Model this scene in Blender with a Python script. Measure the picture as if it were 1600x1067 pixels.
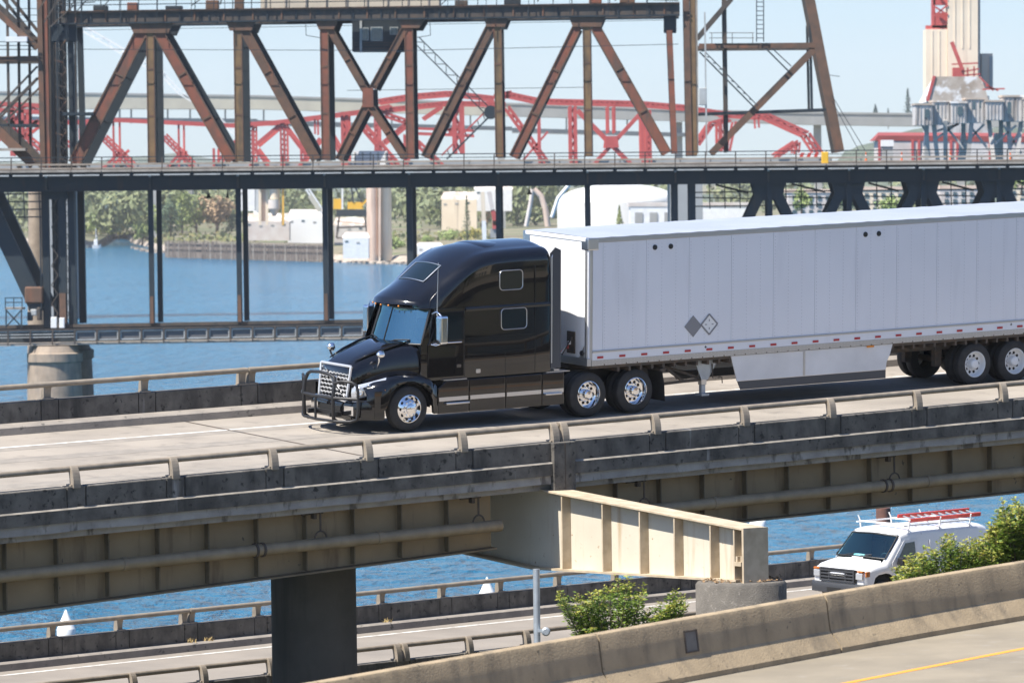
import bpy, bmesh, math, random
from mathutils import Vector, Matrix, Euler
random.seed(7)
for _o in list(bpy.data.objects): bpy.data.objects.remove(_o)
SC = bpy.context.scene
COL = SC.collection
V3 = Vector
rad = math.radians

# ------------------------------------------------------------------ camera
FPX = 8889.0            # 200 mm lens on a 36 mm sensor, in pixels of a 1600 px wide frame
EYE = V3((0, 0, 24.0))
PITCH = math.atan((533.5 - 285.0) / FPX)
ROLL = -0.0148
CM = Matrix.Rotation(math.pi / 2 - PITCH, 3, 'X') @ Matrix.Rotation(ROLL, 3, 'Z')
cam_d = bpy.data.cameras.new('camera')
cam_d.lens = 200.0; cam_d.sensor_width = 36.0
cam_d.clip_start = 1.0; cam_d.clip_end = 60000.0
cam_d.dof.use_dof = True; cam_d.dof.focus_distance = 130.0; cam_d.dof.aperture_fstop = 4.0
cam = bpy.data.objects.new('camera', cam_d); COL.objects.link(cam)
cam.location = EYE; cam.rotation_euler = CM.to_euler()
SC.camera = cam

# ------------------------------------------------------------------ sky and sun
SUN_AZ = rad(213.6)     # direction towards the sun, measured from +X
SUN_EL = rad(58.0)
SUN_DIR = V3((math.cos(SUN_AZ) * math.cos(SUN_EL), math.sin(SUN_AZ) * math.cos(SUN_EL), math.sin(SUN_EL)))
wd = bpy.data.worlds.new('World'); SC.world = wd; wd.use_nodes = True
nt = wd.node_tree
sky = nt.nodes.new('ShaderNodeTexSky'); sky.sky_type = 'NISHITA'; sky.sun_disc = False
sky.sun_elevation = SUN_EL
sky.sun_rotation = math.pi / 2 - SUN_AZ
sky.altitude = 0.0; sky.air_density = 1.0; sky.dust_density = 0.8; sky.ozone_density = 2.2
bg = nt.nodes['Background']; bg.inputs['Strength'].default_value = 0.078
tc_ = nt.nodes.new('ShaderNodeTexCoord'); vm_ = nt.nodes.new('ShaderNodeVectorMath'); vm_.operation = 'ADD'; vm_.inputs[1].default_value = (0, 0, 0.03)
nt.links.new(tc_.outputs['Generated'], vm_.inputs[0]); nt.links.new(vm_.outputs[0], sky.inputs['Vector'])   # the clear band starts right at the horizon
wb_ = nt.nodes.new('ShaderNodeVectorMath'); wb_.operation = 'MULTIPLY'; wb_.inputs[1].default_value = (0.89, 1.0, 1.18)   # white balance of the whole sky
nt.links.new(sky.outputs[0], wb_.inputs[0]); nt.links.new(wb_.outputs[0], bg.inputs['Color'])
sun_d = bpy.data.lights.new('sun', 'SUN'); sun_d.energy = 5.0; sun_d.angle = rad(0.53); sun_d.color = (1.0, 0.945, 0.86)
sun = bpy.data.objects.new('sun', sun_d); COL.objects.link(sun)
sun.rotation_euler = SUN_DIR.to_track_quat('Z', 'Y').to_euler()
SC.view_settings.view_transform = 'Standard'; SC.view_settings.look = 'None'
SC.view_settings.exposure = 0.95; SC.view_settings.gamma = 1.0; SC.view_settings.use_curve_mapping = False
SC.render.engine = 'CYCLES'
SC.cycles.use_denoising = True
SC.cycles.max_bounces = 8; SC.cycles.transparent_max_bounces = 12
SC.cycles.volume_bounces = 0

# ------------------------------------------------------------------ helpers
def at(px, py, Y):
    """the point of the place that the photograph shows at px, py (1600 x 1067), Y metres away"""
    d = CM @ V3(((px - 800) / FPX, (533.5 - py) / FPX, -1))
    return EYE + d * (Y / d.y)

def on_plane(px, py, p0, n):
    d = CM @ V3(((px - 800) / FPX, (533.5 - py) / FPX, -1))
    return EYE + d * ((p0 - EYE).dot(n) / d.dot(n))

ORI = {}
def tag(o, label=None, cat=None, group=None, kind=None):
    if label: o['label'] = label
    if cat: o['category'] = cat
    if group: o['group'] = group
    if kind: o['kind'] = kind
    return o

def thing(name, loc, label, cat, group=None, rot=None):
    o = bpy.data.objects.new(name, None); COL.objects.link(o)
    o.empty_display_size = 0.2
    o.location = loc
    if rot is not None: o.rotation_euler = rot.to_euler() if hasattr(rot, 'to_euler') else rot
    ORI[o] = V3(loc) if rot is None else None
    tag(o, label, cat, group)
    return o

def origin_of(o):
    while o is not None:
        if o in ORI: return ORI[o] or V3((0, 0, 0))
        o = o.parent
    return V3((0, 0, 0))

class MB:
    """collects faces; build() links them as one mesh object"""
    def __init__(s): s.v = []; s.f = []
    def add(s, vs, fs):
        n = len(s.v); s.v += [V3(p) for p in vs]; s.f += [tuple(i + n for i in q) for q in fs]
        return s
    def hexa(s, p):      # 8 points: bottom ring 0-3, top ring 4-7
        return s.add(p, [(3, 2, 1, 0), (4, 5, 6, 7), (0, 1, 5, 4), (1, 2, 6, 5), (2, 3, 7, 6), (3, 0, 4, 7)])
    def box(s, x0, x1, y0, y1, z0, z1, fn=None):
        p = [V3(q) for q in ((x0, y0, z0), (x1, y0, z0), (x1, y1, z0), (x0, y1, z0), (x0, y0, z1), (x1, y0, z1), (x1, y1, z1), (x0, y1, z1))]
        if fn: p = [fn(*q) for q in p]
        return s.hexa(p)
    def cbox(s, c, sx, sy, sz, fn=None):
        return s.box(c[0] - sx / 2, c[0] + sx / 2, c[1] - sy / 2, c[1] + sy / 2, c[2] - sz / 2, c[2] + sz / 2, fn)
    def beam(s, a, b, w, h, side=(0, 1, 0)):
        """bar from a to b, w along the axis square to both the bar and side, h along side"""
        a = V3(a); b = V3(b); d = (b - a).normalized(); sd = V3(side)
        sd = (sd - d * d.dot(sd)).normalized(); up = d.cross(sd)
        p = []
        for q in (a, b):
            p += [q - up * w / 2 - sd * h / 2, q + up * w / 2 - sd * h / 2, q + up * w / 2 + sd * h / 2, q - up * w / 2 + sd * h / 2]
        return s.hexa(p)
    def ibeam(s, a, b, w, h, side=(0, 1, 0), t=0.06):
        """H-shaped member: two flange plates on the faces +-side, one web"""
        a = V3(a); b = V3(b); d = (b - a).normalized(); sd = V3(side); sd = (sd - d * d.dot(sd)).normalized()
        for k in (-1, 1): s.beam(a + sd * k * (h - t) / 2, b + sd * k * (h - t) / 2, w, t, side)
        s.beam(a, b, t, h - 2 * t, side)
        return s
    def tube(s, path, r, n=10, caps=True):
        path = [V3(p) for p in path]; rings = []
        base = len(s.v); prev = None
        for i, p in enumerate(path):
            d = (path[min(i + 1, len(path) - 1)] - path[max(i - 1, 0)]).normalized()
            if prev is None:
                ref = V3((0, 0, 1)) if abs(d.z) < .9 else V3((1, 0, 0))
                a = d.cross(ref).normalized()
            else:
                a = (prev - d * prev.dot(d)).normalized()
            prev = a; b = d.cross(a)
            rr = r[i] if isinstance(r, (list, tuple)) else r
            for k in range(n):
                t = 2 * math.pi * k / n
                s.v.append(p + a * math.cos(t) * rr + b * math.sin(t) * rr)
        for i in range(len(path) - 1):
            for k in range(n):
                k2 = (k + 1) % n
                s.f.append((base + i * n + k, base + i * n + k2, base + (i + 1) * n + k2, base + (i + 1) * n + k))
        if caps:
            s.f.append(tuple(base + k for k in reversed(range(n))))
            s.f.append(tuple(base + (len(path) - 1) * n + k for k in range(n)))
        return s
    def lathe(s, c, axis, prof, n=24, cap0=True, cap1=True):
        """prof: (distance along axis, radius)"""
        c = V3(c); ax = V3(axis).normalized()
        ref = V3((0, 0, 1)) if abs(ax.z) < .9 else V3((1, 0, 0))
        a = ax.cross(ref).normalized(); b = ax.cross(a); base = len(s.v)
        for (h, r) in prof:
            for k in range(n):
                t = 2 * math.pi * k / n
                s.v.append(c + ax * h + (a * math.cos(t) + b * math.sin(t)) * r)
        m = len(prof)
        for i in range(m - 1):
            for k in range(n):
                k2 = (k + 1) % n
                s.f.append((base + i * n + k, base + i * n + k2, base + (i + 1) * n + k2, base + (i + 1) * n + k))
        if cap0: s.f.append(tuple(base + k for k in reversed(range(n))))
        if cap1: s.f.append(tuple(base + (m - 1) * n + k for k in range(n)))
        return s
    def prism(s, poly, fn, d0, d1):
        """poly of (a, b) extruded from d0 to d1; fn(a, b, d) gives the point"""
        n = len(poly)
        vs = [fn(a, b, d0) for a, b in poly] + [fn(a, b, d1) for a, b in poly]
        fs = [tuple(reversed(range(n))), tuple(range(n, 2 * n))] + [(i, (i + 1) % n, n + (i + 1) % n, n + i) for i in range(n)]
        return s.add(vs, fs)
    def grid(s, rows, closed=False):
        n = len(rows[0]); base = len(s.v)
        for r in rows: s.v += [V3(p) for p in r]
        for i in range(len(rows) - 1):
            for k in range(n if closed else n - 1):
                k2 = (k + 1) % n
                s.f.append((base + i * n + k, base + i * n + k2, base + (i + 1) * n + k2, base + (i + 1) * n + k))
        return s
    def mesh(s, name, m, off=V3((0, 0, 0)), smooth=False, fix=True):
        me = bpy.data.meshes.new(name)
        me.from_pydata([tuple(p - off) for p in s.v], [], s.f)
        if fix:
            bm = bmesh.new(); bm.from_mesh(me); bmesh.ops.recalc_face_normals(bm, faces=bm.faces); bm.to_mesh(me); bm.free()
        if smooth:
            me.polygons.foreach_set('use_smooth', [True] * len(me.polygons))
            if smooth is not True:
                me.set_sharp_from_angle(angle=rad(smooth))
        me.materials.append(m)
        me.update()
        return me
    def build(s, name, m, parent=None, smooth=False, bevel=0, fix=True, bseg=2):
        off = origin_of(parent) if parent is not None else V3((0, 0, 0))
        loc = V3((0, 0, 0))
        if parent is None and s.v:      # a thing that is one mesh keeps its origin at its own base
            lo = [min(p[i] for p in s.v) for i in range(3)]; hi = [max(p[i] for p in s.v) for i in range(3)]
            loc = V3(((lo[0] + hi[0]) / 2, (lo[1] + hi[1]) / 2, lo[2])); off = loc
        o = bpy.data.objects.new(name, s.mesh(name, m, off, smooth, fix))
        COL.objects.link(o); o.location = loc; o.parent = parent
        if bevel:
            md = o.modifiers.new('bevel', 'BEVEL'); md.width = bevel; md.segments = bseg; md.limit_method = 'ANGLE'; md.angle_limit = rad(35)
            md.harden_normals = False
        return o

def inst(name, me, parent, loc, rot=None, scale=None):
    o = bpy.data.objects.new(name, me); COL.objects.link(o); o.parent = parent
    o.location = loc
    if rot is not None: o.rotation_euler = rot.to_euler() if hasattr(rot, 'to_euler') else rot
    if scale is not None: o.scale = scale
    return o

def copy_tree(o, parent=None):
    c = o.copy(); COL.objects.link(c); c.parent = parent
    for ch in o.children: copy_tree(ch, c)
    return c

# ------------------------------------------------------------------ materials
def mat(name, col, rough=0.6, metal=0.0, col2=None, scale=1.0, lo=0.35, hi=0.7, detail=6.0, squash=(1, 1, 1), bump=0.0, bscale=20.0,
        streak=None, sscale=3.0, sstretch=0.12, slo=0.5, shi=0.75, coat=0.0, rvar=0.0, spec=0.5, alpha=None, local=False, bdist=0.02,
        streak2=None, s2scale=4.0, spots=None, spscale=6.0, splo=0.62, sphi=0.7):
    m = bpy.data.materials.new(name); m.use_nodes = True
    t = m.node_tree; n = t.nodes; l = t.links; p = n['Principled BSDF']
    p.inputs['Base Color'].default_value = (*col, 1); p.inputs['Roughness'].default_value = rough; p.inputs['Metallic'].default_value = metal
    p.inputs['Specular IOR Level'].default_value = spec
    if coat: p.inputs['Coat Weight'].default_value = coat; p.inputs['Coat Roughness'].default_value = 0.03
    if col2 is None and not bump and streak is None and spots is None: return m
    if local:
        src = n.new('ShaderNodeTexCoord').outputs['Object']
    else:
        src = n.new('ShaderNodeNewGeometry').outputs['Position']
    def noise(sc, sq, det=detail, rg=0.55):
        mp = n.new('ShaderNodeMapping'); mp.inputs['Scale'].default_value = (sq[0] * sc, sq[1] * sc, sq[2] * sc)
        l.new(src, mp.inputs['Vector'])
        nz = n.new('ShaderNodeTexNoise'); nz.inputs['Scale'].default_value = 1.0; nz.inputs['Detail'].default_value = det; nz.inputs['Roughness'].default_value = rg
        l.new(mp.outputs[0], nz.inputs['Vector'])
        return nz.outputs['Fac']
    def mask(fac, a, b):
        r = n.new('ShaderNodeMapRange'); r.inputs['From Min'].default_value = a; r.inputs['From Max'].default_value = b
        l.new(fac, r.inputs['Value']); return r.outputs[0]
    cur = None
    def mix(fac, ca, cb, cb_is_col=True):
        mx = n.new('ShaderNodeMix'); mx.data_type = 'RGBA'; l.new(fac, mx.inputs['Factor'])
        if ca is None: mx.inputs['A'].default_value = (*col, 1)
        else: l.new(ca, mx.inputs['A'])
        mx.inputs['B'].default_value = (*cb, 1)
        return mx.outputs['Result']
    if col2 is not None:
        f1 = mask(noise(scale, squash), lo, hi); cur = mix(f1, cur, col2)
        if rvar:
            rr = n.new('ShaderNodeMapRange'); rr.inputs['To Min'].default_value = rough; rr.inputs['To Max'].default_value = rough + rvar
            l.new(f1, rr.inputs['Value']); l.new(rr.outputs[0], p.inputs['Roughness'])
    if streak is not None:
        cur = mix(mask(noise(sscale, (1, 1, sstretch)), slo, shi), cur, streak)
    if streak2 is not None:
        cur = mix(mask(noise(s2scale, (1, 1, .1), 4.0), .66, .74), cur, streak2)
    if spots is not None:
        cur = mix(mask(noise(spscale, (1, 1, 1), 3.0), splo, sphi), cur, spots)
    if cur is not None: l.new(cur, p.inputs['Base Color'])
    if bump:
        bp = n.new('ShaderNodeBump'); bp.inputs['Strength'].default_value = bump; bp.inputs['Distance'].default_value = bdist
        l.new(noise(bscale, (1, 1, 1), 5.0), bp.inputs['Height']); l.new(bp.outputs[0], p.inputs['Normal'])
    return m

M = {}
M['deck'] = mat('deck_concrete', (0.30, 0.265, 0.222), 0.85, col2=(0.215, 0.19, 0.16), scale=0.5, squash=(1, 1, 1), bump=0.4, bscale=25, spots=(0.17, 0.152, 0.13), spscale=2.0, splo=0.58, sphi=0.8)
M['white_line'] = mat('white_road_paint', (0.66, 0.65, 0.61), 0.7, col2=(0.36, 0.33, 0.29), scale=3.2, detail=10, lo=0.45, hi=0.68)
M['yellow_line'] = mat('yellow_road_paint', (0.70, 0.29, 0.03), 0.7, col2=(0.42, 0.23, 0.07), scale=5, lo=0.55, hi=0.8)
M['tyre_mark'] = mat('tyre_worn_concrete', (0.20, 0.18, 0.155), 0.85, col2=(0.275, 0.245, 0.208), scale=2.5)
M['conc_dark'] = mat('weathered_concrete', (0.15, 0.136, 0.117), 0.9, col2=(0.075, 0.069, 0.06), scale=2.6, detail=12, lo=.38, hi=.66, streak=(0.045, 0.042, 0.038), sscale=2.2, sstretch=0.22, slo=0.5, shi=0.72, streak2=(0.26, 0.25, 0.235), s2scale=2.6, bump=0.7, bscale=18, spots=(0.03, 0.028, 0.025), spscale=7, splo=0.60, sphi=0.70)
M['conc_slab'] = mat('slab_edge_concrete', (0.36, 0.34, 0.315), 0.9, col2=(0.24, 0.225, 0.21), scale=2.0, streak=(0.12, 0.11, 0.10), sscale=3.5, sstretch=0.5, slo=0.56, shi=0.66, bump=0.4, bscale=20)
M['conc_curb'] = mat('kerb_concrete', (0.27, 0.24, 0.205), 0.9, col2=(0.19, 0.17, 0.15), scale=2.0, bump=0.5, bscale=22, spots=(0.10, 0.092, 0.08), spscale=5)
M['conc_barrier'] = mat('barrier_concrete', (0.37, 0.285, 0.18), 0.9, col2=(0.28, 0.215, 0.135), scale=1.6, streak=(0.15, 0.122, 0.085), sscale=3.0, sstretch=0.25, slo=0.48, shi=0.8, bump=0.45, bscale=30, spots=(0.10, 0.085, 0.06), spscale=7, splo=0.66, sphi=0.74)
M['conc_pier'] = mat('pier_concrete', (0.34, 0.27, 0.205), 0.9, col2=(0.24, 0.19, 0.145), scale=1.0, streak=(0.17, 0.155, 0.135), sscale=1.6, sstretch=0.2, slo=0.5, shi=0.75, bump=0.4, bscale=14)
M['conc_ped'] = mat('pedestal_concrete', (0.15, 0.135, 0.115), 0.95, col2=(0.10, 0.09, 0.078), scale=3.0, bump=0.8, bscale=35, spots=(0.21, 0.19, 0.165), spscale=14, splo=0.6, sphi=0.72)
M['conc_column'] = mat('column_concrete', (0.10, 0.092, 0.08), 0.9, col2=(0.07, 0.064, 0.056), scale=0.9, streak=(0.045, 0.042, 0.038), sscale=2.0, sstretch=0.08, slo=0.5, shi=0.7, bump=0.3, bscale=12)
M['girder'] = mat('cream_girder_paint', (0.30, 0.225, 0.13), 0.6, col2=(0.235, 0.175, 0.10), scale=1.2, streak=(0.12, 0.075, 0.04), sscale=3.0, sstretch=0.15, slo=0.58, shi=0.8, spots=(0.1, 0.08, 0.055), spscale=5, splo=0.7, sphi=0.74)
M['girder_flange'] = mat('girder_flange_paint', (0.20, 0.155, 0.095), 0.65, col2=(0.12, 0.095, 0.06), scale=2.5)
M['cap_beam'] = mat('cream_cap_beam_paint', (0.60, 0.545, 0.44), 0.55, col2=(0.545, 0.49, 0.39), scale=1.0, streak=(0.40, 0.29, 0.17), sscale=4.5, sstretch=0.10, slo=0.58, shi=0.82, spots=(0.30, 0.19, 0.10), spscale=9, splo=.68, sphi=.74)
M['cap_flange'] = mat('cap_flange_paint', (0.52, 0.43, 0.31), 0.6, col2=(0.36, 0.285, 0.19), scale=3.0, squash=(1, 1, 1))
M['rail'] = mat('weathered_rail_paint', (0.28, 0.235, 0.18), 0.55, col2=(0.19, 0.16, 0.125), scale=4.0, bump=0.15, bscale=40)
M['pipe'] = mat('conduit_paint', (0.30, 0.235, 0.15), 0.5, col2=(0.21, 0.165, 0.105), scale=3.0, streak=(0.2, 0.17, 0.125), slo=0.6, shi=0.8)
M['iron'] = mat('dark_iron', (0.055, 0.048, 0.042), 0.7, col2=(0.11, 0.075, 0.05), scale=6)
M['galv'] = mat('galvanised_steel', (0.45, 0.49, 0.52), 0.45, 0.5, col2=(0.36, 0.39, 0.42), scale=6)
M['soil'] = mat('bank_soil', (0.11, 0.095, 0.07), 0.95, col2=(0.07, 0.075, 0.04), scale=0.8, bump=0.6, bscale=6)
# ================================================================== water, river bank
def frame_fn(A, th, g, b):
    U = V3((math.cos(th), math.sin(th), g)); Vv = V3((-math.sin(th), math.cos(th), b)); W = V3((0, 0, 1))
    return lambda u, v, w: A + U * u + Vv * v + W * w

# elevated road with the lorry: u runs along the road to the right, v across it away from the camera, w up
TH = rad(34.6); GR = 0.0307; BK = 0.0748
A0 = at(640, 675, 126.9)
RP = frame_fn(A0, TH, GR, BK)
def near_v(u): return -7.72 + 0.044 * (u + 2.5)
U0, U1 = -34.0, 46.0

def strip(fn, us, v0, v1, w):
    m = MB()
    m.grid([[fn(u, v0(u) if callable(v0) else v0, w), fn(u, v1(u) if callable(v1) else v1, w)] for u in us])
    return m

# water: one sheet to the horizon
mw = bpy.data.materials.new('river_water'); mw.use_nodes = True
t_ = mw.node_tree; p_ = t_.nodes['Principled BSDF']
p_.inputs['Base Color'].default_value = (0.012, 0.085, 0.17, 1); p_.inputs['Roughness'].default_value = 0.14
p_.inputs['IOR'].default_value = 1.33; p_.inputs['Specular IOR Level'].default_value = 0.20
g_ = t_.nodes.new('ShaderNodeNewGeometry')
def wnoise(scale, sq, det, rough=0.6):
    mp = t_.nodes.new('ShaderNodeMapping'); mp.inputs['Scale'].default_value = (scale * sq[0], scale * sq[1], scale)
    mp.inputs['Rotation'].default_value = (0, 0, rad(12)); t_.links.new(g_.outputs['Position'], mp.inputs['Vector'])
    nz = t_.nodes.new('ShaderNodeTexNoise'); nz.inputs['Scale'].default_value = 1; nz.inputs['Detail'].default_value = det; nz.inputs['Roughness'].default_value = rough
    t_.links.new(mp.outputs[0], nz.inputs['Vector']); return nz.outputs['Fac']
b1 = t_.nodes.new('ShaderNodeBump'); b1.inputs['Strength'].default_value = 1.0; b1.inputs['Distance'].default_value = 6.0
t_.links.new(wnoise(0.34, (1, 0.55), 5, .6), b1.inputs['Height'])
b2 = t_.nodes.new('ShaderNodeBump'); b2.inputs['Strength'].default_value = 0.8; b2.inputs['Distance'].default_value = 8.0
t_.links.new(wnoise(0.035, (1, 0.4), 4), b2.inputs['Height']); t_.links.new(b2.outputs[0], b1.inputs['Normal'])
t_.links.new(b1.outputs[0], p_.inputs['Normal'])
mx_ = t_.nodes.new('ShaderNodeMix'); mx_.data_type = 'RGBA'
mr_ = t_.nodes.new('ShaderNodeMapRange'); mr_.inputs['From Min'].default_value = 0.35; mr_.inputs['From Max'].default_value = 0.65
t_.links.new(wnoise(0.012, (0.4, 0.2), 4), mr_.inputs['Value']); t_.links.new(mr_.outputs[0], mx_.inputs['Factor'])
mx_.inputs['A'].default_value = (0.006, 0.105, 0.205, 1); mx_.inputs['B'].default_value = (0.012, 0.145, 0.27, 1)
t_.links.new(mx_.outputs['Result'], p_.inputs['Base Color'])
M['water'] = mw
w_ = MB().grid([[V3((x, y, 0)) for x in (-9000, -2000, 0, 2000, 9000)] for y in (-3000, 0, 500, 1500, 4000, 14000)])
tag(w_.build('river_water', mw), kind='structure')

# ================================================================== elevated road: deck
us = [U0 + i * 2.0 for i in range(int((U1 - U0) / 2) + 1)]
m = strip(RP, us, near_v, 4.40, 0.0)
# slab body under the running surface
for i in range(len(us) - 1):
    a, b = us[i], us[i + 1]
deck = m
m2 = MB()
m2.grid([[RP(u, near_v(u) + 0.25, -0.004), RP(u, near_v(u) + 0.25, -0.36), RP(u, 4.6, -0.36), RP(u, 4.6, -0.004)] for u in us])
deck_o = tag(deck.build('elevated_road', M['deck']), kind='structure')
tag(m2.build('road_slab', M['conc_slab']), kind='structure')
# joint in the deck and lane lines
for nm, v0, v1, mm in (('edge_line', 2.52, 2.64, 'white_line'),):
    tag(strip(RP, us, v0, v1, 0.004).build(nm, M[mm]), kind='structure')
def lane_v(u): return near_v(u) + 1.15
tag(strip(RP, us, lane_v, lambda u: lane_v(u) + 0.12, 0.004).build('edge_line', M['yellow_line']), kind='structure')
for vv in (0.55, 2.35, -3.1, -4.9):
    tag(strip(RP, us, vv - 0.32, vv + 0.32, 0.003).build('wheel_track', M['tyre_mark']), kind='structure')
for uu in (-3.2, 21.5):
    jm = MB().grid([[RP(uu + d, near_v(uu) + .3, 0.006), RP(uu + d, 4.4, 0.006)] for d in (0, 0.07)])
    tag(jm.build('expansion_joint', M['iron']), kind='structure')
# kerb along the far side
kb = MB()
kb.grid([[RP(u, 4.38, -0.1), RP(u, 4.40, 0.16), RP(u, 4.46, 0.20), RP(u, 4.86, 0.205)] for u in us])
tag(kb.build('kerb', M['conc_curb'], smooth=40), kind='structure')
kb = MB()
kb.grid([[RP(u, near_v(u) + 0.70, -0.1), RP(u, near_v(u) + 0.68, 0.16), RP(u, near_v(u) + 0.62, 0.20), RP(u, near_v(u) + 0.26, 0.205)] for u in us])
tag(kb.build('kerb', M['conc_curb'], smooth=40), kind='structure')

# ---- rail post: a hooked casting that carries the round rail; profile in (across, up), bulging outwards
def post_profile(sgn):
    out = []
    for i in range(9):
        t = i / 8; a = rad(-5 + 95 * t)
        out.append((sgn * (-0.12 + 0.16 * (1 - math.cos(a) * 1.0) - 0.02), 0.0 + 0.40 * math.sin(a)))
    inn = []
    for i in range(9):
        t = i / 8; a = rad(90 * t)
        inn.append((sgn * (0.02 + 0.05 * (1 - math.cos(a))), 0.0 + 0.27 * math.sin(a)))
    return out + list(reversed(inn))

def parapet(name, label, fn, vline, us_posts, u0, u1, sgn, wtop, wbase, outer_low, mc, two_tier, doubles=(), rail_r=0.062, segs=None, slab=True):
    """concrete parapet with round rail on hooked posts.  sgn +1: outer face towards -v."""
    c = fn((u0 + u1) / 2, vline((u0 + u1) / 2), 0)
    root = thing(name, c, label, 'parapet')
    th = 0.24
    P = lambda u, v, w: fn(u, vline(u) + sgn * v, w)
    # wall pieces between pilasters, each its own piece with a recessed joint
    cuts = sorted(set([u0] + [x for x in us_posts if u0 < x < u1] + [u1]))
    pil = 0.22
    for i in range(len(cuts) - 1):
        a = cuts[i] + (pil if i else 0); b = cuts[i + 1] - (pil if i < len(cuts) - 2 else 0)
        if b - a < 0.3: continue
        mb = MB().box(a + 0.015, b - 0.015, 0.0, th, wbase, wtop, P)
        mb.build('wall_panel', M[mc], root, bevel=0.02)
    for x in us_posts:
        if not (u0 < x < u1): continue
        MB().box(x - pil + 0.005, x + pil - 0.005, 0.012, th, wbase, wtop + 0.004, P).build('pilaster', M[mc], root, bevel=0.02)
    if two_tier:
        n = max(2, int((u1 - u0) / 2)); xs = [u0 + (u1 - u0) * i / n for i in range(n + 1)]
        lo = MB().grid([[P(u, 0.06, outer_low), P(u, -0.055, outer_low), P(u, -0.06, wbase - 0.03), P(u, -0.056, wbase - 0.026)] for u in xs])
        lo.build('ledge', M[mc], root)
        MB().grid([[P(u, -0.058, wbase - 0.026 + .004 * math.sin(u * 3.1)), P(u, -0.004, wbase + 0.008), P(u, 0.05, wbase + 0.009)] for u in xs]).build('ledge_lip', M['conc_lip'], root)
    # posts
    pm = None
    for x in us_posts:
        for dx in ((-0.13, 0.13) if x in doubles else (0,)):
            pr = post_profile(1)
            pb = MB().prism([(a + th / 2, b + wtop) for a, b in pr], lambda a, b, d: fn(x + dx + d, vline(x + dx) + sgn * a, b), -0.085, 0.085)
            po = pb.build('rail_post', M['rail'], root, bevel=0.012)
            fo = MB().box(x + dx - 0.12, x + dx + 0.12, 0.03, th - 0.02, wtop + 0.005, wtop + 0.035, P)
            fo.build('foot_plate', M['rail'], po)
    n = max(2, int((u1 - u0) / 3)); xs = [u0 + (u1 - u0) * i / n for i in range(n + 1)]
    breaks = [u0] + sorted(doubles) + [u1]
    for i in range(len(breaks) - 1):
        a, b = breaks[i] + (0.02 if i else 0), breaks[i + 1] - 0.02
        k = max(2, int((b - a) / 3)); xs = [a + (b - a) * j / k for j in range(k + 1)]
        MB().tube([fn(u, vline(u) + sgn * (th / 2 + 0.055), wtop + 0.335) for u in xs], rail_r, 12).build('rail_tube', M['rail'], root, smooth=60)
    return root
M['conc_lip'] = mat('sunlit_ledge_concrete', (0.29, 0.26, 0.22), .9, col2=(0.13, 0.118, 0.10), scale=3)  # paler than the parapet: sun along the ledge put into its colour

def u_at(fn, vline, w, px):
    """where along the parapet line a photographed post stands"""
    def pxl(u):
        q = CM.transposed() @ (fn(u, vline(u), w) - EYE); return 800 + FPX * q.x / -q.z
    a, b = -60.0, 80.0
    for _ in range(50):
        c = (a + b) / 2
        if pxl(c) < px: a = c
        else: b = c
    return (a + b) / 2

near_posts = [u_at(RP, near_v, 0.7, x) for x in (120, 275, 430, 578, 726, 877, 1028, 1167, 1302, 1437, 1571)]
JOINT = near_posts[5]
p0 = near_posts[0]
near_posts = [p0 - 2.75 * k for k in range(6, 0, -1)] + near_posts + [near_posts[-1] + 2.62 * k for k in range(1, 12)]
np_root = parapet('ramp_parapet', 'concrete parapet with round rail along the near edge of the elevated road', RP, near_v, near_posts, U0, U1, 1, 0.67, 0.26, -0.02, 'conc_dark', True, (JOINT,))
# tall end pilaster at the deck joint
MB().box(JOINT - 0.28, JOINT + 0.30, -0.11, 0.02, -0.42, 0.672, lambda u, v, w: RP(u, near_v(u) + v, w)).build('joint_pilaster', M['conc_dark'], np_root, bevel=0.02)
MB().box(JOINT + 0.01, JOINT + 0.03, -0.117, -0.02, -0.40, 0.66, lambda u, v, w: RP(u, near_v(u) + v, w)).build('joint_groove', M['iron'], np_root)
# pale slab edge below the parapet, with a drip lip
xs = [U0 + i * 1.0 for i in range(int(U1 - U0) + 1)]
se = MB().grid([[RP(u, near_v(u) + 0.3, -0.02), RP(u, near_v(u) + 0.02, -0.02), RP(u, near_v(u) + 0.02, -0.21 + 0.012 * math.sin(u * 2.3)), RP(u, near_v(u) + 0.5, -0.24)] for u in xs])
se.build('slab_edge', M['conc_slab'], np_root)

far_v = lambda u: 4.86
far_posts = [u_at(RP, far_v, 0.7, x) for x in (78, 230, 390)]
fp = far_posts[:]
far_posts = [fp[0] - 2.7 * k for k in range(6, 0, -1)] + fp + [fp[-1] + 2.7 * k for k in range(1, 18)]
parapet('ramp_parapet', 'concrete parapet with round rail behind the lorry, on the river side of the elevated road', RP, lambda u: 5.10, far_posts, U0, U1, -1, 0.66, -0.3, -0.3, 'conc_dark', False, (fp[2],))

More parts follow.
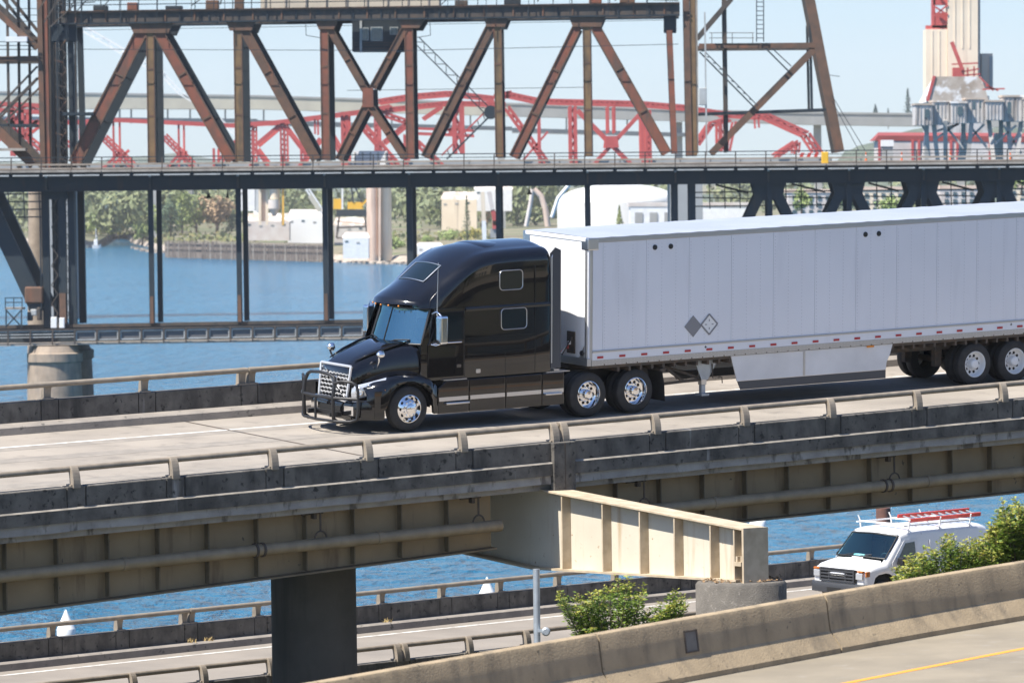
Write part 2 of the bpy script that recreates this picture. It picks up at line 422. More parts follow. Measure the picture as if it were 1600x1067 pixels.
# ---- steel plate girders under the near edge
def girder(name, label, u0, u1, v, top, depth, gaps, pipe_w, pipe_off, hangers, depth1=None):
    c = RP((u0 + u1) / 2, v, top - depth)
    root = thing(name, c, label, 'girder')
    d1 = depth1 or depth
    dep = lambda u: depth + (d1 - depth) * (u - u0) / (u1 - u0)
    G = lambda u, vv, w: RP(u, v + 0.044 * (u + 2.5) + vv, w)
    n = int((u1 - u0) / 1.17); step = (u1 - u0) / n
    for i in range(n):       # web plates between stiffeners
        a, b = u0 + i * step, u0 + (i + 1) * step
        p = [G(a, 0, top - dep(a)), G(b, 0, top - dep(b)), G(b, 0.02, top - dep(b)), G(a, 0.02, top - dep(a)), G(a, 0, top), G(b, 0, top), G(b, 0.02, top), G(a, 0.02, top)]
        MB().hexa(p).build('web_plate', M['girder'], root)
        p = [G(a - .012, -0.16, top - dep(a) + .03), G(a + .012, -0.16, top - dep(a) + .03), G(a + .012, -0.002, top - dep(a) + .03), G(a - .012, -0.002, top - dep(a) + .03),
             G(a - .012, -0.16, top - .03), G(a + .012, -0.16, top - .03), G(a + .012, -0.002, top - .03), G(a - .012, -0.002, top - .03)]
        MB().hexa(p).build('stiffener', M['girder_flange'], root)
    for nm, lo, hi in (('top_flange', -0.03, 0.0), ('bottom_flange', None, None)):
        a, b = u0, u1
        if lo is None:
            p = [G(a, -0.22, top - dep(a) - .035), G(b, -0.22, top - dep(b) - .035), G(b, 0.24, top - dep(b) - .035), G(a, 0.24, top - dep(a) - .035),
                 G(a, -0.22, top - dep(a)), G(b, -0.22, top - dep(b)), G(b, 0.24, top - dep(b)), G(a, 0.24, top - dep(a))]
        else:
            p = [G(a, -0.2, top + lo), G(b, -0.2, top + lo), G(b, 0.22, top + lo), G(a, 0.22, top + lo), G(a, -0.2, top + hi), G(b, -0.2, top + hi), G(b, 0.22, top + hi), G(a, 0.22, top + hi)]
        MB().hexa(p).build(nm, M['girder_flange'], root)
    return root, G
gl_root, GL = girder('steel_girder', 'cream plate girder under the elevated road left of the sloping cap beam', U0, JOINT - 1.35, -6.95, -0.25, 1.95, None, 0, 0, (), 1.27)
gr_root, GRR = girder('steel_girder', 'cream plate girder under the elevated road right of the sloping cap beam', JOINT + 0.75, U1, -6.95, -0.25, 1.26, None, 0, 0, ())
for vv, lab in ((-2.6, 'inner plate girder in shade behind the near girder'), (1.8, 'river side plate girder under the elevated road')):
    c = RP(0, vv, -1.6)
    r_ = thing('steel_girder', c, lab, 'girder')
    MB().hexa([RP(u, vv + d, w) for w in (-1.66, -0.35) for u, d in ((U0, 0), (U1, 0), (U1, 0.03), (U0, 0.03))]).build('web_plate', M['girder'], r_)
    MB().hexa([RP(u, vv + d, w) for w in (-1.70, -1.665) for u, d in ((U0, -.22), (U1, -.22), (U1, 0.25), (U0, 0.25))]).build('bottom_flange', M['girder_flange'], r_)

def conduit(label, G, u0, u1, w0, w1, hangers, clamps):
    root = thing('conduit_pipe', G(u0, -0.35, w0), label, 'pipe')
    wv = lambda u: w0 + (w1 - w0) * (u - u0) / (u1 - u0)
    n = int((u1 - u0) / 3); xs = [u0 + (u1 - u0) * i / n for i in range(n + 1)]
    MB().tube([G(u, -0.36, wv(u)) for u in xs], 0.125, 16).build('pipe', M['pipe'], root, smooth=60)
    for u in hangers:
        h = MB()
        h.beam(G(u - .26, -0.2, wv(u) + .62), G(u + .26, -0.2, wv(u) + .62), .06, .06)
        h.tube([G(u + .1, -0.36, wv(u) + .64), G(u + .1, -0.36, wv(u) + .25)], .022, 8)
        h.tube([G(u + .1 + .15 * math.cos(t), -0.36, wv(u) + .10 + .16 * math.sin(t)) for t in [math.pi * (0.0 + i / 8) for i in range(9)]], .02, 6)
        h.cbox((0, 0, 0), .08, .12, .22, lambda x, y, z: G(u + x, -0.26 + y, wv(u) + .62 + z))
        h.build('hanger', M['iron'], root)
    for u in clamps:
        for d in (-.09, .09):
            MB().lathe(G(u + d, -0.36, wv(u)), G(1, 0, 0) - G(0, 0, 0), [(-.025, .15), (.025, .15)], 16).build('clamp', M['iron'], root)
    for u in [xs[i] for i in range(1, n, 2)]:
        MB().lathe(G(u, -0.36, wv(u)), G(1, 0, 0) - G(0, 0, 0), [(-.06, .138), (.06, .138)], 16).build('coupling', M['pipe'], root)
    return root
conduit('cream conduit pipe hung along the girder left of the cap beam', GL, U0, JOINT - 1.36, -1.03, -1.03, [u_at(GL, lambda u: -.2, -.7, x) for x in (488, 735)], [u_at(GL, lambda u: -.36, -1, x) for x in (404,)])
conduit('cream conduit pipe hung along the girder right of the cap beam', GRR, JOINT + 1.4, U1, -1.03, -1.03, [u_at(GRR, lambda u: -.2, -.7, x) for x in (994, 1385)], [u_at(GRR, lambda u: -.36, -1, x) for x in (1385,)])
# ================================================================== cap beam, pier column, pedestal
Uh = V3((math.cos(TH), math.sin(TH), 0)); Dh = V3((math.sin(TH), -math.cos(TH), 0))   # along the road / out towards the camera
cb0 = RP(JOINT - 0.42, near_v(JOINT), 0)
CP = lambda px, py: on_plane(px, py, cb0, Uh)
def cb_t(p): return (p - cb0).dot(Dh)
cb_top = [(cb_t(CP(820, 763)), CP(820, 763).z), (cb_t(CP(1160, 829)), CP(1160, 829).z)]
cb_bot = [(cb_t(CP(1140, 905)), CP(1140, 905).z), (cb_t(CP(830, 886)), CP(830, 886).z), (cb_t(CP(690, 855)), CP(690, 855).z)]
zt = lambda t: cb_top[0][1] + (cb_top[1][1] - cb_top[0][1]) * (t - cb_top[0][0]) / (cb_top[1][0] - cb_top[0][0])
def zb(t):
    pts = sorted(cb_bot)
    if t <= pts[1][0]: a, b = pts[0], pts[1]
    else: a, b = pts[1], pts[2]
    return a[1] + (b[1] - a[1]) * (t - a[0]) / (b[0] - a[0])
T_END = cb_top[1][0]; T_IN = cb_bot[2][0] - 2.0
cap = thing('cap_beam', cb0 + Dh * T_END - V3((0, 0, cb0.z - zb(T_END))), 'sloping cream steel cap beam jutting out from under the elevated road onto a concrete pedestal', 'beam')
CBP = lambda t, s, z: V3((cb0.x, cb0.y, 0)) + Dh * t + Uh * s + V3((0, 0, z))
FW = 0.62   # flange width
def slab_t(t0, t1, s0, s1, f0, f1, n=1):
    p = [CBP(t0, s0, f0(t0)), CBP(t1, s0, f0(t1)), CBP(t1, s1, f0(t1)), CBP(t0, s1, f0(t0)), CBP(t0, s0, f1(t0)), CBP(t1, s0, f1(t1)), CBP(t1, s1, f1(t1)), CBP(t0, s1, f1(t0))]
    return MB().hexa(p)
tk = cb_bot[1][0]
slab_t(cb_top[0][0] - 2.4, T_END, 0, FW, zt, lambda t: zt(t) + 0.045).build('top_flange', M['cap_flange'], cap, bevel=0.006)
slab_t(T_IN, tk, 0, FW, lambda t: zb(t) - 0.045, zb).build('bottom_flange', M['cap_flange'], cap)
slab_t(tk, T_END - 0.25, 0, FW, lambda t: zb(t) - 0.045, zb).build('bottom_flange', M['cap_flange'], cap)
st_px = (872, 935, 993, 1047, 1103, 1140)
st_t = [cb_t(CP(x, 800)) + 0.10 for x in st_px]
edges = [tk - 3.5, tk] + st_t + [T_END - 0.02]
WB = 0.24
for a, b in zip(edges[:-1], edges[1:]):
    if b - a < 0.05: continue
    slab_t(a, b, WB, WB + 0.14, zb, zt).build('web_panel', M['cap_beam'], cap)
slab_t(T_IN, tk - 3.5, WB, WB + 0.14, zb, lambda t: zt(tk - 3.5) + 0.0).build('web_panel', M['cap_beam'], cap)
for t in st_t:
    slab_t(t - 0.02, t + 0.02, 0.02, WB - 0.003, lambda t_: zb(t_) + 0.003, lambda t_: zt(t_) - 0.003).build('stiffener', M['cap_flange'], cap)
slab_t(T_END - 0.03, T_END + 0.03, 0.0, FW, lambda t_: zb(T_END) - 0.06, lambda t_: zt(T_END) + 0.05).build('end_plate', M['cap_flange'], cap)
# bearing shelf at the outer end
te = (st_t[-1] + T_END) / 2
zs = CP(1150, 880).z
slab_t(st_t[-1] + .03, T_END - .04, -0.02, WB - .01, lambda t_: zs - .05, lambda t_: zs + .03).build('bearing_shelf', M['cap_flange'], cap)
for k in (-.09, .07):
    slab_t(te + k - .03, te + k + .03, 0.03, WB - .02, lambda t_: zs + .035, lambda t_: zs + .14).build('bearing_bolt', M['cap_flange'], cap)

pedc = CBP(T_END - 0.55, FW / 2 + 0.05, 0); zp = zb(T_END) - 0.06
ped = MB().lathe(V3((pedc.x, pedc.y, 6.0)), (0, 0, 1), [(0, .92), (zp - 6.05, .92), (zp - 6.0, .88)], 40)
tag(ped.build('concrete_pedestal', M['conc_ped'], smooth=50), 'round rough concrete pedestal carrying the outer end of the cap beam', 'pedestal')
# dry leaves and gravel caught on the pedestal
deb = MB()
for i in range(260):
    a = random.uniform(0, 6.28); r = .85 * math.sqrt(random.random()); c = V3((pedc.x + r * math.cos(a), pedc.y + r * math.sin(a), zp + .02 + random.uniform(0, .03)))
    s = random.uniform(.02, .05); d1 = V3((random.uniform(-1, 1), random.uniform(-1, 1), random.uniform(-.5, .5))).normalized() * s; d2 = V3((random.uniform(-1, 1), random.uniform(-1, 1), random.uniform(-.2, .9))).normalized() * s
    deb.add([c - d1, c + d2, c + d1, c - d2 * .5], [(0, 1, 2, 3)])
M['litter'] = mat('dry_litter', (0.30, 0.2, 0.11), 0.9, col2=(0.2, 0.12, 0.06), scale=20)
tag(deb.build('leaf_litter', M['litter'], fix=False), 'dry brown leaves gathered on top of the concrete pedestal', 'leaves', kind='stuff')

uc = u_at(RP, lambda u: -4.6, -1.7, 489)
cc = RP(uc, -4.6, -1.78)
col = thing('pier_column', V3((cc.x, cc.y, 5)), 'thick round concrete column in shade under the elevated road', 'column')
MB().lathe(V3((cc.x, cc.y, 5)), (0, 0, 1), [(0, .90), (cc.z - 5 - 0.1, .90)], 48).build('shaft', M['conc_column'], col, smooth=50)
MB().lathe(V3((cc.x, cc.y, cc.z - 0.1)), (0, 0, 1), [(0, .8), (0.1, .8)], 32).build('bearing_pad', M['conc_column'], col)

# ================================================================== lower road by the river
THL = rad(45); AL = at(1350, 932, 160)
RL = frame_fn(AL, THL, 0.0104, 0.04)
LU0, LU1 = -60.0, 60.0
lus = [LU0 + 3 * i for i in range(41)]
M['deck_low'] = mat('lower_road_concrete', (0.245, 0.215, 0.18), 0.85, col2=(0.19, 0.168, 0.142), scale=0.6, bump=0.3, bscale=25)
tag(strip(RL, lus, -5.35, 2.95, 0.0).build('lower_road', M['deck_low']), kind='structure')
tag(strip(RL, lus, 2.28, 2.40, 0.004).build('edge_line', M['white_line']), kind='structure')
tag(strip(RL, lus, -4.6, -4.48, 0.004).build('edge_line', M['white_line']), kind='structure')
sl = MB().grid([[RL(u, -5.9, 0.0), RL(u, -5.9, -1.0), RL(u, 3.5, -1.0), RL(u, 3.5, 0.0)] for u in lus])
tag(sl.build('lower_road_slab', M['conc_dark']), kind='structure')
kb = MB().grid([[RL(u, 2.93, -0.05), RL(u, 2.95, 0.17), RL(u, 3.0, 0.2), RL(u, 3.28, 0.205)] for u in lus])
tag(kb.build('kerb', M['conc_curb'], smooth=40), kind='structure')
lfar = lambda u: 3.50
lp = [u_at(RL, lambda u: 3.3, 0.7, x) for x in (85, 190, 297, 406, 502, 600, 695, 785, 876, 966)]
lposts = [lp[0] - 2.75 * k for k in range(8, 0, -1)] + lp + [lp[-1] + 2.7 * k for k in range(1, 16)]
parapet('lower_road_parapet', 'concrete parapet with round rail on the river side of the lower road', RL, lfar, lposts, LU0, LU1, -1, 0.66, -0.1, -0.3, 'conc_dark', False, (lp[2],))
ln = [u_at(RL, lambda u: -5.7, 0.7, x) for x in (215, 325, 430, 530, 634, 740, 830)]
lnp = [ln[0] - 2.75 * k for k in range(6, 0, -1)] + ln + [ln[-1] + 2.7 * k for k in range(1, 18)]
parapet('lower_road_parapet', 'dark concrete parapet with round rail on the near side of the lower road', RL, lambda u: -5.62, lnp, LU0, LU1, 1, 0.6, -0.1, -0.7, 'conc_dark', True, (ln[4],))

# ================================================================== road in the foreground with its barrier
THF = rad(52); AF = at(1287, 1025, 85)
RF = frame_fn(AF, THF, 0.033, 0.0)
M['deck_fore'] = mat('foreground_road', (0.245, 0.21, 0.155), 0.9, col2=(0.185, 0.16, 0.12), scale=0.8, bump=0.4, bscale=30, spots=(0.25, 0.225, 0.185), spscale=2.2, splo=0.6, sphi=0.75)
fus = [-40 + 2.0 * i for i in range(51)]
bend = lambda u: -0.006 * max(0, u - 0.5) ** 2 if u < 14 else -0.006 * 13.5 ** 2 - 0.162 * (u - 14)
tag(MB().grid([[RF(u, -12 + bend(u), 0), RF(u, 0.6 + bend(u), 0)] for u in fus]).build('foreground_road', M['deck_fore']), kind='structure')
tag(MB().grid([[RF(u, -2.36 + bend(u), 0.004), RF(u, -2.22 + bend(u), 0.004)] for u in fus]).build('edge_line', M['yellow_line']), kind='structure')
tag(MB().grid([[RF(u, 0.6 + bend(u), 0), RF(u, 0.6 + bend(u), -0.8), RF(u, -12 + bend(u), -0.8)] for u in fus]).build('foreground_road_slab', M['conc_dark']), kind='structure')
bar = thing('road_barrier', RF(0, 0.2, 0), 'tan concrete barrier with sloping foot along the foreground road', 'barrier')
prof = [(0.0, 0.0), (0.0, 0.075), (0.20, 0.33), (0.265, 0.80), (0.295, 0.855), (0.33, 0.87), (0.44, 0.87), (0.47, 0.855), (0.50, 0.80), (0.55, 0.0)]
jts = [-29.6, -23.6, -17.6, -11.4, u_at(RF, lambda u: 0.25, 0.5, 937), u_at(RF, lambda u: 0.2, 0.5, 1297), 6.7, 12.6, 18.6, 24.6, 30.6]
for a, b in zip(jts[:-1], jts[1:]):
    k = 8; xs = [a + 0.018 + (b - a - 0.036) * i / k for i in range(k + 1)]
    mb = MB(); mb.grid([[RF(u, v + bend(u), w + 0.002) for v, w in prof] for u in xs])
    n = len(prof); mb.f.append(tuple(range(n))); mb.f.append(tuple(reversed(range(k * n, (k + 1) * n))))
    mb.build('barrier_segment', M['conc_barrier'], bar, smooth=25)
# flat box on the barrier, dark tones stand in for a shaded recess
ub = u_at(RF, lambda u: 0.24, 0.45, 1079)
FB = lambda u, v, w: RF(ub + u, v + bend(ub) + .2 + (w - .33) * .138, w)
rb = MB()
M['placard_dull'] = mat('dull_grey_plate', (0.16, 0.15, 0.135), .7, col2=(0.11, 0.10, 0.09), scale=6)
for (a, b, c, d) in ((-.16, -.135, .38, .70), (.135, .16, .38, .70), (-.16, .16, .38, .40), (-.16, .16, .68, .70)):
    rb.box(a, b, -.014, 0.02, c, d, FB)
rb.build('box_frame', M['iron'], bar)
MB().box(-.135, .135, -.004, 0.02, .40, .68, FB).build('box_cover', M['placard_dull'], bar)

# ground between the roads
gm = MB()
gus = [-60 + 6 * i for i in range(20)]
def lerp(a, b, t): return a + (b - a) * t
rows = []
for i in range(21):
    s = i / 20; ua = -45 + 90 * s
    a = RL(ua, -5.85, -1.0); b = RF(-22 + 50 * s, 0.62 + bend(-22 + 50 * s), -0.6)
    row = []
    for j in range(9):
        t = j / 8; p = lerp(a, b, t); p.z -= 1.6 * math.sin(math.pi * t) + random.uniform(-.15, .15); row.append(p)
    rows.append(row)
gm.grid(rows)
tag(gm.build('bank_ground', M['soil'], smooth=True), kind='structure')
sk = MB().grid([[RL(u, 3.5, -0.9), RL(u, 9.5, -9.0) , RL(u, 15, -14.0)] for u in lus])
tag(sk.build('river_bank', M['soil']), kind='structure')

# galvanised pole under the cap beam
pb = at(839, 1012, 116.5); ptop = at(838, 890, 116.5)
pole = thing('steel_pole', pb - V3((0, 0, 1.0)), 'galvanised grey pole rising to the underside of the cap beam', 'pole')
MB().tube([pb - V3((0, 0, 1.0)), ptop + V3((0, 0, .02))], 0.072, 14).build('shaft', M['galv'], pole, smooth=60)
MB().lathe(at(853, 986, 116.4) - V3((0, .12, 0)), (0, 1, 0), [(0, .06), (.03, .09), (.14, .09), (.17, .06)], 16).build('junction_box', M['galv'], pole, smooth=40)
MB().box(-.02, .2, -.02, .02, -.03, .03, lambda x, y, z: at(840, 985, 116.45) + V3((x, y, z))).build('bracket', M['galv'], pole)

# steel piles of the floating walkway on the river
M['pile'] = mat('rusty_pile', (0.20, 0.085, 0.055), 0.8, col2=(0.12, 0.06, 0.045), scale=4)
M['white_cap'] = mat('white_plastic_cap', (0.82, 0.82, 0.80), 0.5)
M['cap_soiled'] = mat('white_cap_soiled', (0.78, 0.77, 0.74), 0.5, streak=(0.55, 0.53, 0.48), sscale=5, slo=.55, shi=.8)
def pile(px, py_tip, wpx, Y, label, cone):
    top = at(px, py_tip, Y); r = wpx / 2 * Y / FPX
    root = thing('river_pile', V3((top.x, top.y, -1)), label, 'pile', 'steel piles in the river')
    hc = r * 2.1 if cone else 0
    zc = top.z - hc
    MB().lathe(V3((top.x, top.y, -1)), (0, 0, 1), [(0, r * .92), (zc + 1 - (r * .9 if cone else 0), r * .92)], 20).build('shaft', M['pile'], root, smooth=50)
    if cone:
        MB().lathe(V3((top.x, top.y, zc)), (0, 0, 1), [(-r * .9, r * 1.0), (0, r * 1.03), (0.02, r * 1.0), (hc, 0.02)], 20).build('cone_cap', M['cap_soiled'], root, smooth=50)
    return root, top, r
pile(103, 952, 29, 205, 'rusty pile with a white cone cap beyond the lower road, at far left', True)
pile(761, 901, 28, 225, 'rusty pile with a white cone cap beyond the lower road, near the middle', True)
pile(1380, 793, 25, 240, 'bare rusty pile rising behind the white van', False)
rt, tp, rr = pile(1184, 818, 24, 228, 'white topped pile standing just behind the end of the cap beam', False)
MB().lathe(V3((tp.x, tp.y, tp.z)), (0, 0, 1), [(-.25, rr * 1.05), (.1, rr * 1.05), (.14, rr * .9)], 20).build('round_cap', M['white_cap'], rt, smooth=50)
# ================================================================== steel lift bridge
YB = 570.0
BN = V3((0.0225, 1, 0)).normalized(); BD = V3((BN.y, -BN.x, 0)); B0 = at(560, 285, YB)
BS = FPX / YB                                     # px per metre on the bridge
def BPt(px, py, dep=0.0): return on_plane(px, py, B0, BN) + BN * dep
rk = dict(rough=0.75, scale=0.9, detail=8, local=False)
M['rust_red'] = mat('rusty_red_steel', (0.235, 0.075, 0.043), col2=(0.15, 0.064, 0.042), streak=(0.09, 0.062, 0.047), sscale=0.8, sstretch=0.25, slo=.5, shi=.72, **rk)
M['rust_brown'] = mat('rusty_brown_steel', (0.15, 0.078, 0.047), col2=(0.085, 0.056, 0.04), streak=(0.22, 0.085, 0.045), sscale=1.0, sstretch=0.2, slo=.55, shi=.75, **rk)
M['rust_ochre'] = mat('rusty_ochre_steel', (0.21, 0.125, 0.055), col2=(0.13, 0.078, 0.042), streak=(0.07, 0.055, 0.04), sscale=1.1, sstretch=0.2, slo=.52, shi=.72, **rk)
M['steel_dark'] = mat('dark_steel_and_shade', (0.012, 0.022, 0.03), 0.6, col2=(0.02, 0.028, 0.034), scale=0.6, streak=(0.05, 0.033, 0.024), sscale=.8, sstretch=.2, slo=.6, shi=.8)  # dark steel, with shade under the deck and on the far truss in its colour
M['steel_mid'] = mat('weathered_black_steel', (0.055, 0.05, 0.045), 0.7, col2=(0.095, 0.066, 0.048), scale=1.2, streak=(0.03, 0.03, 0.03), sscale=1.0, slo=.5, shi=.7)
M['deck_pale'] = mat('pale_weathered_concrete', (0.36, 0.32, 0.275), 0.85, col2=(0.22, 0.19, 0.16), scale=0.7)
M['pale_steel'] = mat('pale_grey_paint', (0.42, 0.43, 0.42), 0.6, col2=(0.3, 0.29, 0.27), scale=0.8)
M['beige_clad'] = mat('beige_cladding', (0.55, 0.48, 0.37), 0.7, col2=(0.46, 0.40, 0.31), scale=0.5)
M['glass_dark'] = mat('window_glass', (0.05, 0.09, 0.11), 0.08, spec=0.8)
M['white_paint'] = mat('white_paint', (0.78, 0.78, 0.77), 0.5, col2=(0.68, 0.68, 0.67), scale=0.8)
M['yellow_paint'] = mat('yellow_paint', (0.75, 0.42, 0.03), 0.5)
M['orange'] = mat('orange_plastic', (0.8, 0.16, 0.03), 0.5)

brg = thing('lift_bridge', V3((B0.x, B0.y, 0)), 'rusty double deck steel truss lift bridge crossing the river behind the lorry', 'bridge')
TR_D = 10.0
def member(name, a, b, wpx, m, dep=0.0, thick=0.75, parent=None, kind='box'):
    p, q = BPt(*a, dep), BPt(*b, dep)
    mb = MB()
    if kind == 'box': mb.beam(p, q, wpx / BS, thick, BN)
    else: mb.ibeam(p, q, wpx / BS, thick, BN, 0.12)
    return mb.build(name, M[m], parent or brg)

def chord_y(px): return 28 - 0.0145 * (px - 200)        # centre of the top chord
def rail_y(px): return 262 - 0.0148 * px                # road level of the upper deck
def edge_strips(par, a, b, w, dep, red, side):
    # riveted corner angles and batten plates proud of the web
    L = math.hypot(b[0] - a[0], b[1] - a[1]); nx, ny = -(b[1] - a[1]) / L, (b[0] - a[0]) / L
    mm = 'rust_brown' if side == 'near' else 'steel_dark'
    for k in (-1, 1):
        o = k * w * .44
        member('corner_angle', (a[0] + nx * o, a[1] + ny * o), (b[0] + nx * o, b[1] + ny * o), w * .12, mm, dep, .60, par)
    n = max(2, int(L / 60))
    for i in range(1, n):
        t = i / n; c = (a[0] + (b[0] - a[0]) * t, a[1] + (b[1] - a[1]) * t); d = ((b[0] - a[0]) / L * 1.6, (b[1] - a[1]) / L * 1.6)
        member('batten_plate', (c[0] - d[0], c[1] - d[1]), (c[0] + d[0], c[1] + d[1]), w * .72, mm, dep, .56, par)
M['edge_grey'] = mat('grey_brown_steel', (0.16, 0.115, 0.08), col2=(0.095, 0.07, 0.05), streak=(0.055, 0.045, 0.038), sscale=1.0, sstretch=0.25, slo=.5, shi=.72, **rk)
posts_px = [236, 373, 508, 640, 779, 918]
post_mat = ['rust_ochre', 'rust_ochre', 'rust_red', 'rust_red', 'rust_ochre', 'rust_ochre']
diags = [((222, 48), (116, 256), 20, 'rust_red'), ((246, 48), (362, 252), 17, 'rust_red'), ((380, 44), (494, 250), 15, 'rust_brown'),
         ((514, 44), (571, 142), 11, 'rust_brown'), ((578, 165), (632, 247), 11, 'rust_brown'), ((633, 44), (582, 138), 11, 'rust_brown'), ((572, 166), (529, 250), 12, 'rust_brown'),
         ((768, 38), (664, 246), 14, 'rust_brown'), ((902, 42), (802, 246), 15, 'rust_red'), ((930, 42), (1042, 240), 16, 'rust_red')]
for side, dep in (('near', 0.0), ('far', TR_D)):  # far truss takes the darker steel, its shade put into the colour
    for x, mm in zip(posts_px, post_mat):
        off = x + 236 * 0
        y0, y1 = chord_y(x) + 8, rail_y(x) - 4
        pa_, pb2 = (x - .0148 * (150 - y0), y0), (x + .0148 * (y1 - 150), y1); pw = 12.5 if x in (236, 779, 918) else 13.5
        po_ = member('truss_post', pa_, pb2, pw * .88, mm if side == 'near' else 'steel_dark', dep, 0.5)
        edge_strips(po_, pa_, pb2, pw, dep, mm != 'rust_red', side)
    for a, b, w, mm in diags:
        dg = member('truss_diagonal', a, b, w * .88, mm if side == 'near' else 'steel_dark', dep + .02, 0.45)
        edge_strips(dg, a, b, w, dep, mm == 'rust_red', side)
    # end post on the right, beside the tower
    member('truss_post', (1046, 48), (1054, 240), 9, 'rust_red' if side == 'near' else 'steel_dark', dep, .5)
    # top chord in lengths between panel points, with splice plates
    xs = [96, 236, 373, 508, 640, 779, 918, 1062]
    for a, b in zip(xs[:-1], xs[1:]):
        member('top_chord', (a, chord_y(a)), (b, chord_y(b)), 15, 'steel_mid', dep, .95)
        p, q = (a, chord_y(a) - 9.5), (b, chord_y(b) - 9.5)
        member('chord_flange', p, q, 4, 'rust_brown', dep, 1.25)
        p, q = (a, chord_y(a) + 8.5), (b, chord_y(b) + 8.5)
        member('chord_flange', p, q, 2.5, 'steel_dark', dep, 1.15)
        n = 6
        for k in range(1, n):
            x = a + (b - a) * k / n
            member('chord_stiffener', (x, chord_y(x) - 7), (x, chord_y(x) + 7), 2.2, 'rust_brown' if k % 2 else 'steel_dark', dep - .0, 1.12)
    # gusset plates
    for x, wt, wb, h in ((236, 70, 54, 16), (376, 46, 34, 14), (510, 36, 24, 14), (642, 44, 26, 14), (775, 40, 28, 14), (917, 58, 44, 16)):
        y = chord_y(x) + 9
        p = [BPt(x - wb / 2, y + h, dep), BPt(x + wb / 2, y + h, dep), BPt(x + wt / 2, y - 1, dep), BPt(x - wt / 2, y - 1, dep)]
        mb = MB().hexa([q - BN * .38 for q in p] + [q + BN * .38 for q in p]); mb.build('gusset_plate', M['rust_brown' if side == 'near' else 'steel_dark'], brg)
    p = [BPt(566, 168, dep), BPt(584, 168, dep), BPt(583, 138, dep), BPt(567, 138, dep)]
    MB().hexa([q - BN * .34 for q in p] + [q + BN * .34 for q in p]).build('gusset_plate', M['rust_red' if side == 'near' else 'steel_dark'], brg)
# sway bracing between the two trusses at the top
for x in posts_px:
    MB().beam(BPt(x, chord_y(x) - 4, 0.5), BPt(x, chord_y(x) - 4, TR_D - .5), .5, .4, (0, 0, 1)).build('sway_strut', M['steel_dark'], brg)

# ---- walkway, railing, machine house and cabin along the top chord
for k, (dy, w) in enumerate(((-27, 1.6), (-20, 1.4))):
    for i in range(7):
        a, b = 96 + 138 * i, 96 + 138 * (i + 1)
        member('walkway_rail', (a, chord_y(a) + dy), (b, chord_y(b) + dy), w, 'steel_dark', -.9, .08)
for i in range(33):
    x = 100 + 29.4 * i
    member('rail_stanchion', (x, chord_y(x) - 30), (x, chord_y(x) - 11), 1.4, 'steel_dark', -.9, .08)
mh = MB(); c = [BPt(px, py, 2.0) for px, py in ((405, 13), (685, 8), (685, -60), (405, -58))]
mh.hexa(c + [q + BN * 6 for q in c])
house = mh.build('machine_house', M['beige_clad'], brg)
for i in range(9):
    x = 412 + 32 * i
    member('cladding_rib', (x, -50), (x, 11 - .012 * (x - 405)), 2, 'deck_pale', 1.95, .1, house)
# odds and ends of machinery on top of the chord
for x, y, w, h, mm in ((30, -2, 0, 0, ''), (205, -4, 16, 12, 'rust_red'), (330, -6, 20, 14, 'rust_brown'), (155, -5, 22, 8, 'steel_dark'), (270, -6, 26, 6, 'steel_dark'), (372, -4, 14, 16, 'rust_brown'),
                       (720, -6, 20, 8, 'steel_mid'), (800, -8, 26, 10, 'steel_dark'), (930, -8, 20, 12, 'rust_red'), (980, -8, 24, 10, 'rust_brown')):
    if not mm: continue
    yy = chord_y(x) - 12
    p = [BPt(x - w / 2, yy, 1), BPt(x + w / 2, yy, 1), BPt(x + w / 2, yy - h, 1), BPt(x - w / 2, yy - h, 1)]
    MB().hexa(p + [q + BN * 1.5 for q in p]).build('chord_machinery', M[mm], brg, bevel=.06)
def bquad(name, x0, y0, x1, y1, dep, d, m, parent=None, bevel=0):
    p = [BPt(x0, y1, dep), BPt(x1, y1, dep), BPt(x1, y0, dep), BPt(x0, y0, dep)]
    return MB().hexa(p + [q + BN * d for q in p]).build(name, M[m], parent or brg, bevel=bevel)
cabin = bquad('operator_cabin', 549, 29, 633, 80, 1.5, 5.0, 'steel_dark')
for x0, y0, x1, y1 in ((565, 43, 575, 63), (578, 42, 597, 64), (608, 42, 621, 54)):
    bquad('window', x0, y0, x1, y1, 1.44, .05, 'pale_steel', cabin)
    bquad('pane', x0 + 1.2, y0 + 1.2, x1 - 1.2, y1 - 1.2, 1.40, .03, 'glass_dark', cabin)
for y in (66, 70, 75):
    bquad('cladding_rib', 549, y, 633, y + 1.2, 1.44, .05, 'steel_mid', cabin)
bquad('cabin_door', 561, 28, 564.5, 82, 1.38, .08, 'pale_steel', cabin)

